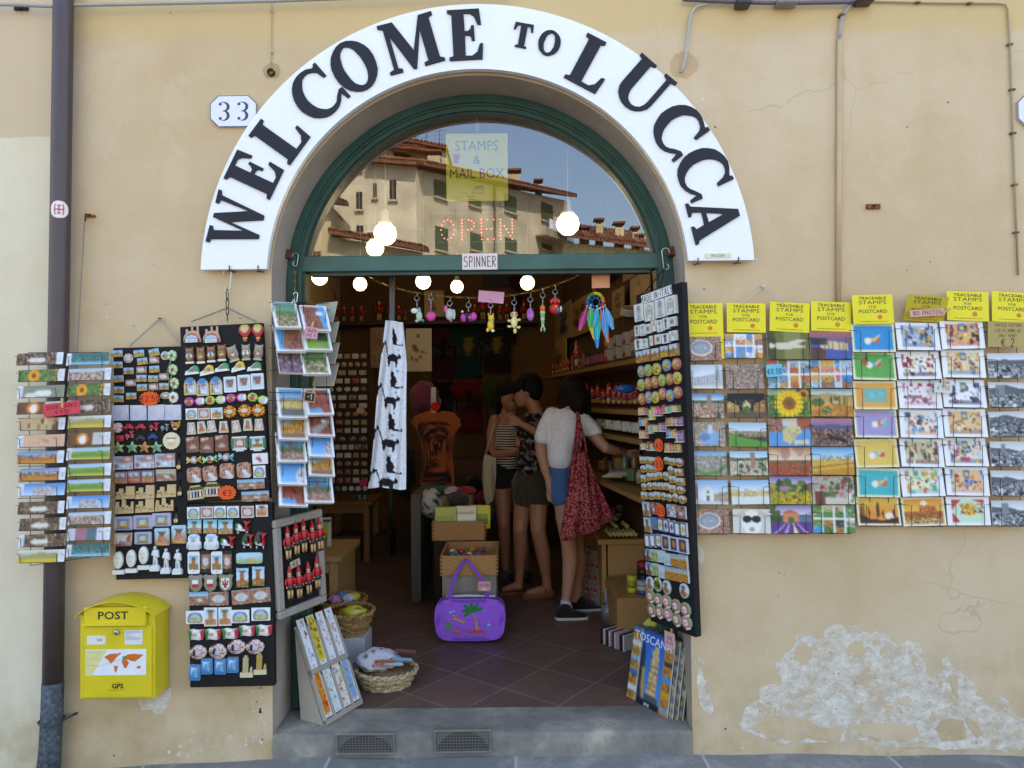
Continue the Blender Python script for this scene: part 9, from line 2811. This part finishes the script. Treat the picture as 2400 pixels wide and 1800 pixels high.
tin(1482,1388,38,24,1.2,['#c8c02a','#8a9a2c','#d0c83a'],'yellow printed tin on the low bench','#c9c22a')
tin(1508,1360,42,30,1.3,['#1f3a6a','#3a3034','#8a2a2c'],'red lidded dark tin behind the tall right board','#b82026')
tin(1508,1392,30,30,1.18,['#2a4a80','#c8c4b8','#b8b4a8'],'white and blue tin behind the tall right board','#c4c0b4')
q0,q1=onz(1428,1440,STEP_Z),onz(1512,1480,STEP_Z)
mb=MB()
for i in range(9):
 mb.bbox(-.055,.055,i*.022,i*.022+.012,0,.09,['#d0cdc8','#2a2626','#c8a0b0','#d0cdc8','#8a3a4a','#d0cdc8','#3a3434','#c8c4c0','#2a2626'][i],.002)
mb.build('booklet_rack','printed_card',M=T(.66,.98,STEP_Z+.002)@Rz(38),label='low rack of striped booklets on the floor by the tall right board',cat='booklet rack')
mb=MB()
q=onz(1440,1432,STEP_Z)
mb.lathe([(.04,0),(.045,.12),(.042,.12),(.037,.005)],'#7a7474',12)
for i in range(7):
 a_=2*PI*i/7
 mb.tube([(.02*math.cos(a_),.02*math.sin(a_),.02),(.035*math.cos(a_),.035*math.sin(a_),.17+.02*(i%3))],.004,['#a82a3a','#3a5a9a','#c8c4c0','#3a8a5a'][i%4],6)
mb.build('pencil_cup','gloss_plastic',M=T(.60,1.5,STEP_Z),label='cup of coloured pencils standing by the pale table leg',cat='pencil cup')
PBM=frame(at(1352,1425,2.0),at(1412,1440,1.8)-at(1352,1425,2.0),Vector((.02,.1,.38)))
mb=MB()
mb.box(0,.22,0,.42,-.008,0,'#8f8c8a')
mb.build('doll_poster','paper',M=PBM,label='grey board hung with little red dolls under the pale table',cat='display board')
for i in range(18):
 doll(PBM@T(.03+.045*(i%4)+.012*(i//4%2),.03+.082*(i//4),.012)@DM@Rz(rg.uniform(-20,20))@Sc(.07,.07,.08),f'tiny red doll, {ORD[i % 4]} in {ORD[4 - i // 4]} row of the grey board','tiny dolls on the grey board')
rg=random.Random(31)
for i in range(16):
 p=rp(1408+i*5.6,1090,.04+.07*(i%3))
 h=rg.uniform(.06,.15)
 mb=MB()
 c=rg.choice(['#8a6a3a','#5a6a4a','#3a4a6a','#a8742c','#7a7468','#5f4a34','#a09070'])
 if i%2:
  mb.lathe([(.02,0),(.024,h*.7),(.012,h*.82),(.012,h),(.0001,h)],c,12)
 else:
  mb.bbox(-.022,.022,-.03,.03,0,h,c,.003)
 mb.build('jar' if i%2 else 'packet','gloss_plastic',M=T(p.x+.02,p.y+.02,zl['d']+.001)@Rz(rg.uniform(0,40)),label=f'small {"jar" if i % 2 else "upright packet"}, {ORD[i]} along the low right shelf',cat='jar' if i%2 else 'packet',group='jars and packets on the low right shelf')
for i in range(12):
 p=rp(1268+i*9,800,.16)
 h=rg.uniform(.10,.17)
 doll(T(p.x,p.y,zl['a']+.001)@Rz(-60)@Sc(h*.85,h*.85,h),f'red wooden doll, {ORD[i]} along the back of the upper right shelf','wooden dolls along the back of the upper shelf')
for i,(u,v,d,r,c,lb)in enumerate(((996,938,5.9,(.12,.08,.15),'#7a3a54','dusky pink cloth draped left of the orange T-shirt'),(948,1105,6.2,(.10,.10,.22),'#22242c','dark coat hanging behind the white cat cloth'),(1112,1150,5.9,(.10,.08,.12),'#1c1a1d','black bag heaped behind the rear box'),(1128,1170,5.7,(.05,.05,.06),'#8a1c4a','magenta cloth beside the cream tote bag'),(1148,1196,5.7,(.085,.03,.085),'#5a5248','round grey brown hat hanging under the cream tote bag'),(1118,1218,5.6,(.07,.06,.04),'#6a2a24','dark red cloth below the round hat'))):
 lump('draped_cloth' if i not in(2,4)else('black_bag' if i==2 else 'hat'),lb,'cloth' if i not in(2,4)else('bag' if i==2 else 'hat'),at(u,v,d-3.1),r,c,sd=i*4+1,amp=.35)
for i in range(9):
 x,y=-1.72+.11*(i%5),1.35+.16*(i//5)
 box_thing('gift_carton',f'small {["tan", "cream", "brick", "grey", "mustard"][i % 5]} carton, {["front", "back"][i // 5]} row on the wooden bench','box',x,x+.09,y,y+.12,.601,.66+.03*(i%3),['#a8845a','#b8b09c','#8a4a3a','#77736c','#a8903a'][i%5],'paper','cartons on the wooden bench')
for i in range(5):
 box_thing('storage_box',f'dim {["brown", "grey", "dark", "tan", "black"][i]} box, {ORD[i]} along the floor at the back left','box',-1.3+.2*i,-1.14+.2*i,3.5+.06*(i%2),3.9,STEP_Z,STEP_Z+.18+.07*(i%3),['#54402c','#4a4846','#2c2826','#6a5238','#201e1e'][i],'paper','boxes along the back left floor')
def pat_mat(name,build):
 m,N,L,b=node_mat(name)
 tc=N.new('ShaderNodeTexCoord').outputs['Object']
 L.new(build(N,L,tc),b.inputs['Base Color'])
 b.inputs['Roughness'].default_value=.9
 b.inputs['Specular IOR Level'].default_value=.15
 bump(N,L,b,noise(N,L,tc,14,4),.5,.02)
def _stripes(N,L,tc):
 sp=N.new('ShaderNodeSeparateXYZ')
 L.new(tc,sp.inputs[0])
 w=math_(N,L,'ADD',math_(N,L,'MULTIPLY',sp.outputs['Z'],330),math_(N,L,'MULTIPLY',noise(N,L,tc,6,2),5))
 return mixn(N,L,maprange(N,L,math_(N,L,'SINE',w,0),-.1,.25),'#241f22','#c9bcb4')
def _floral(N,L,tc):
 v=N.new('ShaderNodeTexVoronoi')
 v.inputs['Scale'].default_value=24
 L.new(tc,v.inputs['Vector'])
 n_=noise(N,L,tc,32,3)
 return mixn(N,L,maprange(N,L,n_,.5,.58,0,.85),'#1a191b',ramp(N,L,v.outputs['Color'],[(.2,'#4a4a4c'),(.5,'#9a9894'),(.8,'#6a5a58')]))
def _redprint(N,L,tc):
 v=N.new('ShaderNodeTexVoronoi')
 v.inputs['Scale'].default_value=88
 v.inputs['Randomness'].default_value=.7
 mp_=N.new('ShaderNodeMapping')
 mp_.inputs['Scale'].default_value=(1,.05,1)
 L.new(tc,mp_.inputs['Vector'])
 L.new(mp_.outputs[0],v.inputs['Vector'])
 return ramp(N,L,v.outputs['Distance'],[(.0,'#a04048'),(.2,'#c49a7c'),(.34,'#a85a54'),(.44,'#b87c6a'),(.52,'#8f2438'),(.8,'#84203a')])
pat_mat('striped_knit',_stripes)
pat_mat('floral_print',_floral)
pat_mat('red_print',_redprint)
def PX(u,v,d):
 return at(u,v,d-3.1)
def blob(name,parent,prims,mat,col,vox=.008,sm=4,zmin=None,fn=None,label=None):
 mb=MB()
 for p in prims:
  if isinstance(p[0],list):
   mb.tube([PX(*q[:3])for q in p[0]],[q[3]for q in p[0]],'#ffffff',12)
   for q in(p[0][0],p[0][-1]):
    mb.ell(PX(*q[:3]),q[3],'#ffffff',12,8)
  else:
   mb.ell(PX(*p[0]),p[1],'#ffffff',16,10,M=None)
 me=mb.mesh('t','skin')
 o=bpy.data.objects.new('t',me)
 COL.objects.link(o)
 r=o.modifiers.new('r','REMESH')
 r.mode='VOXEL'
 r.voxel_size=vox
 s_=o.modifiers.new('s','SMOOTH')
 s_.factor=.5
 s_.iterations=sm
 dg=bpy.context.evaluated_depsgraph_get()
 m2=bpy.data.meshes.new_from_object(o.evaluated_get(dg))
 bpy.data.objects.remove(o)
 nv=len(m2.vertices)
 co=np.empty(nv*3)
 m2.vertices.foreach_get('co',co)
 co=co.reshape(-1,3)
 if zmin is not None:
  co[:,2]=np.maximum(co[:,2],zmin)
 cv=np.array([(*lin(fn(Vector(c))if fn else col),1)for c in co])if fn else np.tile((*lin(col),1),(nv,1))
 co=co-np.array(parent.matrix_basis.translation)
 m2.vertices.foreach_set('co',co.ravel())
 li=np.empty(len(m2.loops),int)
 m2.loops.foreach_get('vertex_index',li)
 for a_ in list(m2.color_attributes):
  m2.color_attributes.remove(a_)
 ca=m2.color_attributes.new('Col','FLOAT_COLOR','CORNER')
 ca.data.foreach_set('color',cv[li].ravel())
 m2.materials.clear()
 m2.materials.append(MATS[mat])
 m2.polygons.foreach_set('use_smooth',[True]*len(m2.polygons))
 m2.update()
 ob=bpy.data.objects.new(name,m2)
 COL.objects.link(ob)
 ob.parent=parent
 return tag(ob,label)
def hand(u,v,d,du,dv,k=1.0,curl=0.0):
 l=math.hypot(du,dv)
 du,dv=du/l,dv/l
 s=1667/d*k
 px_,py_=-dv,du
 pr=[[[(u,v,d,.024),(u+du*.04*s,v+dv*.04*s,d,.030),(u+du*.075*s,v+dv*.075*s,d,.026)]]]
 for i,(o_,L_)in enumerate(((-.027,.062),(-.009,.074),(.009,.07),(.026,.054))):
  bx,by=u+(du*.078+px_*o_)*s,v+(dv*.078+py_*o_)*s
  pr.append([[(bx,by,d,.0095),(bx+du*L_*.5*s,by+dv*L_*.5*s,d-.012*curl,.0088),(bx+du*L_*(1-.4*curl)*s,by+dv*L_*(1-.4*curl)*s,d-.045*curl,.0074)]])
 pr.append([[(u+(du*.02-px_*.02)*s,v+(dv*.02-py_*.02)*s,d-.01,.012),(u+(du*.055-px_*.044)*s,v+(dv*.055-py_*.044)*s,d-.018,.0105),(u+(du*.085-px_*.047)*s,v+(dv*.085-py_*.047)*s,d-.022,.0085)]])
 return pr
def dots(base,lst):
 def f(c):
  for p,r,k in lst:
   if(c-p).length<r:
    return k
  return base
 return f
ZF=STEP_Z
A=thing('person','woman in white T-shirt and denim shorts reaching right, seen from behind','person',loc=onz(1338,1445,ZF))
sk='#b5866c'
blob('body',A,[((1342,922,4.72),(.074,.085,.10)),((1352,932,4.69),(.045,.05,.07)),[[(1338,945,4.72,.05),(1331,966,4.72,.052),(1326,985,4.72,.07)]],((1324,1010,4.72),(.12,.09,.14)),((1316,1070,4.72),(.085,.08,.12)),((1314,1130,4.74),(.075,.10,.10)),[[(1288,978,4.72,.05),(1275,1005,4.72,.048),(1267,1045,4.7,.040),(1268,1062,4.69,.037),(1277,1098,4.68,.031),(1285,1124,4.67,.024)]],[[(1362,980,4.7,.05),(1382,1005,4.68,.048),(1408,1038,4.64,.040),(1420,1050,4.62,.038),(1443,1056,4.66,.033),(1464,1059,4.72,.024)]],[[(1318,1150,4.68,.066),(1324,1215,4.68,.062),(1333,1272,4.66,.052),(1337,1315,4.68,.054),(1331,1375,4.68,.038),(1326,1412,4.68,.032),(1330,1438,4.66,.03)]],[[(1340,1150,4.82,.078),(1352,1270,4.86,.05),(1357,1315,4.87,.052),(1353,1375,4.87,.036),(1350,1420,4.87,.032)]]]+hand(1286,1126,4.67,2,10)+hand(1465,1060,4.72,10,5,1,.7),'skin',sk,.007)
blob('shirt',A,[((1325,1005,4.72),(.132,.108,.15)),((1325,972,4.72),(.12,.08,.045)),[[(1322,1010,4.72,.108),(1314,1050,4.72,.096),(1313,1074,4.72,.092)]],[[(1294,974,4.72,.058),(1279,1000,4.71,.056),(1270,1026,4.7,.052)]],[[(1356,974,4.71,.054),(1376,996,4.69,.058),(1393,1014,4.67,.054)]]],'fabric','#eeecf4',.008,5)
blob('shorts',A,[((1312,1128,4.75),(.088,.125,.09)),[[(1313,1100,4.73,.080),(1312,1130,4.73,.088)]],[[(1311,1140,4.69,.078),(1317,1166,4.68,.076)]],[[(1328,1140,4.8,.078),(1334,1166,4.82,.078)]]],'fabric','#46699a',.008,4)
blob('hair',A,[((1342,915,4.72),(.094,.102,.108)),((1336,938,4.74),(.092,.08,.085)),((1356,940,4.69),(.068,.085,.10)),[[(1322,930,4.72,.045),(1316,958,4.7,.024)]],[[(1368,925,4.7,.05),(1376,962,4.68,.03)]]],'hair','#1c1512',.007,2)
for(u,v,d)in((1336,1440,4.66),(1372,1424,4.86)):
 blob('shoe',A,[[[(u-24,v-2,d,.040),(u-8,v-2,d,.042),(u+14,v+3,d,.036),(u+32,v+5,d,.026)]],[[(u-10,v-14,d,.040),(u-8,v-4,d,.044)]]],'fabric','#222122',.006,3,ZF+.018)
 blob('sole',A,[[[(u-22,v+7,d,.040),(u+8,v+8,d,.040),(u+34,v+9,d,.028)]]],'paper','#c9c8bd',.007,2,ZF+.001)
 for o_ in[x for x in A.children if x.name.startswith('sole')][-1:]:
  for q in o_.data.vertices:
   q.co.z=min(q.co.z,ZF+.020-A.matrix_basis.translation.z)
blob('sock',A,[[[(1326,1412,4.68,.037),(1328,1424,4.67,.039)]]],'fabric','#b8bed8',.006,2)
mb=MB()
mb.tube([PX(1455,1056,4.69)+Vector((0,.027*math.cos(t),.027*math.sin(t)))for t in[2*PI*i/12 for i in range(12)]],.004,'#2a2022',6,closed=True)
mb.build('wristband','fabric',A,world=True)
q=PX(1455,1083,4.68)
mb=MB()
mb.bbox(-.05,.05,-.02,.02,-.013,.013,'#d0c88c',.003)
mb.build('soap_box','paper',M=Matrix.Translation(q)@Matrix.Rotation(rad(-28),4,'Y'),label='pale yellow boxed soap held by the woman in white',cat='soap')
sb=thing('shoulder_bag','large red and cream patterned cloth bag hanging from the shoulder of the woman in white','bag',loc=PX(1370,1165,4.52))
OUT=[(1346,1060),(1352,1052),(1358,1066),(1366,1056),(1374,1058),(1382,1085),(1395,1118),(1412,1158),(1430,1196),(1437,1210),(1428,1222),(1400,1240),(1360,1256),(1330,1266),(1315,1270),(1313,1256),(1320,1215),(1328,1165),(1335,1110),(1341,1076)]
ctr=PX(1368,1170,4.5)
o=[]
for i in range(len(OUT)):
 a,c=PX(*OUT[i],4.5),PX(*OUT[(i+1)%len(OUT)],4.5)
 for t in range(4):
  p=a+(c-a)*t/4-ctr
  o.append((p.x,p.z))
mb=MB(Matrix.Translation(ctr)@WALLF)
nb=len(mb.V)
mb.radial(o,-.02,.012,lambda x,y:'#a83a44',.055,22)
mb.radial(o[::-1],.012,-.02,lambda x,y:'#a83a44',-.03,6)
K2=(Matrix.Translation(ctr)@WALLF).inverted()
V2=[]
for v in mb.V:
 v=Vector(v)
 l=v-ctr
 t=max(0,min(1,(.33-l.z)/.6))
 w=l.x/(.06+.15*t)
 V2.append(tuple(v+Vector((0,-.022*math.sin(w*7.5+l.z*5)*(.35+.65*t)-.01*math.sin(w*15),0))))
mb.V=V2
mb.build('bag_body','red_print',sb,world=True)
for pts in(((1345,1064,4.48),(1351,1010,4.52),(1353,975,4.56),(1352,962,4.66)),((1353,1056,4.48),(1355,1010,4.52),(1356,976,4.56),(1356,964,4.66)),((1357,1068,4.47),(1362,1040,4.5),(1358,1000,4.53),(1355,974,4.57)),((1375,1062,4.5),(1370,1030,4.52),(1362,1000,4.54),(1357,976,4.57))):
 mb=MB()
 mb.tube([PX(*p)for p in pts],.0075,'#9a2a3a',6)
 mb.build('strap','red_print',sb,world=True)
Bp=thing('person','short haired woman in black floral top, facing left, hand raised to chin','person',loc=onz(1246,1390,ZF))
eye=[(PX(1216,924,5.1),.012,'#2a1a16'),(PX(1219,917,5.1),.012,'#3a241c'),(PX(1213,943,5.14),.012,'#8a4a44')]
blob('body',Bp,[((1238,908,5.2),(.082,.078,.095)),((1226,928,5.2),(.058,.058,.07)),[[(1215,926,5.2,.012),(1209,936,5.2,.014)]],((1222,946,5.2),(.034,.036,.026)),((1214,941,5.2),(.018,.026,.012)),((1234,924,5.125),(.014,.01,.026)),[[(1243,935,5.2,.05),(1256,965,5.2,.052),(1260,985,5.2,.07)]],((1260,1018,5.2),(.135,.10,.16)),((1252,1080,5.2),(.115,.09,.13)),((1246,1135,5.2),(.115,.10,.10)),[[(1286,985,5.16,.05),(1296,1015,5.1,.042),(1292,1032,5.05,.038),(1262,1016,5.02,.034),(1238,1002,5.02,.029),(1222,994,5.03,.024)]],[[(1232,990,5.3,.045),(1222,1030,5.3,.04),(1216,1040,5.25,.034)]],[[(1229,1150,5.22,.072),(1222,1215,5.24,.062),(1219,1240,5.22,.054),(1220,1285,5.26,.053),(1217,1345,5.28,.034),(1216,1372,5.28,.032)]],[[(1216,1374,5.28,.032),(1200,1376,5.26,.028),(1182,1381,5.24,.020)]],[[(1263,1150,5.14,.075),(1262,1215,5.12,.064),(1261,1242,5.1,.055),(1272,1290,5.14,.056),(1280,1350,5.18,.035),(1283,1378,5.18,.033)]],[[(1284,1381,5.18,.033),(1262,1384,5.15,.03),(1238,1389,5.13,.021)]]]+hand(1222,993,5.02,-10,-6,.9,.8),'skin','#a9765c',.007,4,ZF+.02,dots('#a9765c',eye))
blob('top',Bp,[((1261,1016,5.2),(.142,.112,.17)),((1263,980,5.2),(.115,.085,.05)),[[(1254,1040,5.2,.112),(1247,1082,5.2,.116),(1246,1092,5.2,.112)]],[[(1284,982,5.17,.06),(1293,1006,5.12,.058)]],[[(1236,985,5.28,.055),(1226,1015,5.3,.055)]]],'floral_print','#222222',.008,4)
blob('skirt',Bp,[((1246,1128,5.2),(.125,.115,.07)),[[(1231,1125,5.22,.092),(1230,1162,5.22,.094)]],[[(1262,1125,5.16,.095),(1263,1162,5.14,.097)]],[[(1246,1130,5.18,.10),(1246,1160,5.18,.10)]]],'fabric','#3f3a32',.008,5)
blob('hair',Bp,[((1242,900,5.2),(.092,.09,.088)),((1252,912,5.2),(.068,.086,.095)),[[(1232,890,5.2,.055),(1212,902,5.2,.034),(1204,914,5.2,.018)]],[[(1222,895,5.13,.04),(1212,914,5.13,.018)]],((1240,912,5.14),(.05,.03,.03))],'hair','#15110f',.007,1)
for pts in(((1216,1374,5.24),(1180,1384,5.2)),((1284,1383,5.14),(1236,1391,5.1))):
 (u0,v0,d0),(u1,v1,d1)=pts
 blob('sandal',Bp,[[[(u0+5,v0+8,d0+.03,.036),((u0+u1)/2,(v0+v1)/2+8,d0+.02,.036),(u1-4,v1+7,d1+.03,.030)]]],'paper','#8a5434',.006,2,ZF+.001)
 o_=[x for x in Bp.children if x.name.startswith('sandal')][-1]
 for q in o_.data.vertices:
  q.co.z=min(q.co.z,ZF+.026-Bp.matrix_basis.translation.z)
 mb=MB()
 for f,r in((.12,.037),(.45,.036),(.72,.031)):
  c=PX(u0+(u1-u0)*f,v0+(v1-v0)*f,d0+.035)
  mb.tube([c+Vector((.004*math.sin(t),r*1.05*math.cos(t),r*1.05*math.sin(t)-.004))for t in[PI*i/10 for i in range(11)]],.007,'#8a4f2c',6)
 mb.build('sandal_strap','paper',Bp,world=True)
Cp=thing('person','girl in striped sleeveless top and black shorts, head bent, cream tote bag on her shoulder','person',loc=onz(1200,1350,ZF))
ft=[(PX(1203,938,5.44),.013,'#2a1a16'),(PX(1190,938,5.44),.012,'#2a1a16'),(PX(1204,931,5.44),.012,'#3a2018'),(PX(1200,962,5.46),.014,'#9a4a48')]
blob('body',Cp,[((1193,930,5.55),(.08,.085,.098)),((1198,945,5.5),(.06,.06,.078)),[[(1201,938,5.45,.010),(1204,950,5.44,.013)]],((1200,968,5.5),(.03,.032,.026)),((1177,940,5.54),(.012,.016,.024)),[[(1190,958,5.55,.046),(1186,980,5.55,.05)]],((1190,1020,5.55),(.135,.088,.16)),((1192,1080,5.55),(.108,.08,.12)),((1194,1118,5.55),(.13,.10,.10)),[[(1160,985,5.52,.046),(1152,1015,5.5,.040),(1152,1050,5.46,.035),(1160,1064,5.42,.034),(1190,1062,5.36,.030),(1214,1054,5.34,.024)]],[[(1218,990,5.58,.045),(1226,1040,5.5,.036),(1215,1060,5.42,.03)]],[[(1178,1125,5.52,.082),(1180,1190,5.52,.064),(1181,1230,5.5,.050),(1184,1275,5.54,.050),(1186,1335,5.56,.033),(1187,1348,5.56,.032)]],[[(1212,1125,5.6,.08),(1222,1230,5.64,.05),(1227,1275,5.66,.05),(1231,1335,5.68,.033)]]]+hand(1215,1053,5.34,10,-4,.9,.5),'skin','#a06e56',.007,4,ZF+.02,dots('#a06e56',ft))
blob('tank_top',Cp,[((1190,1025,5.55),(.148,.10,.155)),((1192,1078,5.55),(.124,.095,.11)),[[(1192,1050,5.55,.105),(1193,1080,5.55,.11)]],[[(1168,985,5.53,.022),(1174,972,5.55,.016)]],[[(1212,990,5.56,.02),(1204,974,5.56,.016)]]],'striped_knit','#888888',.008,4)
blob('shorts',Cp,[((1194,1110,5.55),(.142,.112,.075)),[[(1178,1110,5.53,.096),(1178,1128,5.52,.094)]],[[(1212,1110,5.58,.092),(1213,1128,5.6,.09)]]],'fabric','#1c1c1f',.008,3)
blob('hair',Cp,[((1189,915,5.56),(.096,.102,.084)),((1179,932,5.58),(.062,.085,.085)),[[(1198,908,5.5,.04),(1208,922,5.5,.018)]],((1178,908,5.6),(.045,.045,.045))],'hair','#1a1210',.007,1)
for(u,v,d)in((1190,1352,5.5),(1234,1346,5.66)):
 blob('shoe',Cp,[[[(u-8,v-4,d+.05,.038),(u,v-2,d,.04),(u+6,v+1,d-.08,.032)]]],'fabric','#201f20',.006,3,ZF+.001)
mb=MB()
mb.prism(sub(o_ell(1,1,14),0,0,.05,.07),0,.004,'#161416')
mb.tube([(-.02,.06,.0),(.0,.03,.004)],.003,'#161416',5)
mb.build('sunglasses','gloss_plastic',Cp).matrix_basis=Cp.matrix_basis.inverted()@Matrix.Translation(PX(1213,1016,5.4))@WALLF
tb_=thing('tote_bag','plain cream cloth tote bag on the shoulder of the girl in stripes','bag',loc=PX(1146,1120,5.45))
OUT=[(1136,1064),(1150,1068),(1162,1066),(1163,1110),(1160,1150),(1156,1172),(1142,1184),(1134,1166),(1130,1120),(1132,1084)]
ctr=PX(1147,1122,5.42)
o=[]
for i in range(len(OUT)):
 a,c=PX(*OUT[i],5.42),PX(*OUT[(i+1)%len(OUT)],5.42)
 for t in range(3):
  p=a+(c-a)*t/3-ctr
  o.append((p.x,p.z))
mb=MB(Matrix.Translation(ctr)@WALLF)
mb.radial(o,-.01,.015,lambda x,y:'#b8ab8e',.035,10)
mb.radial(o[::-1],.015,-.01,lambda x,y:'#b8ab8e',-.02,4)
mb.V=[(v[0],v[1]+.008*math.sin(v[0]*130+v[2]*8),v[2])for v in mb.V]
mb.build('bag_body','fabric',tb_,world=True)
for u0,u1,d in((1138,1168,5.42),(1158,1172,5.5)):
 mb=MB()
 mb.tube([PX(u0,1066,5.42),PX((u0+u1)/2,1015,d),PX(u1,974,5.53)],.008,'#b0a386',6)
 mb.build('strap','fabric',tb_,world=True)
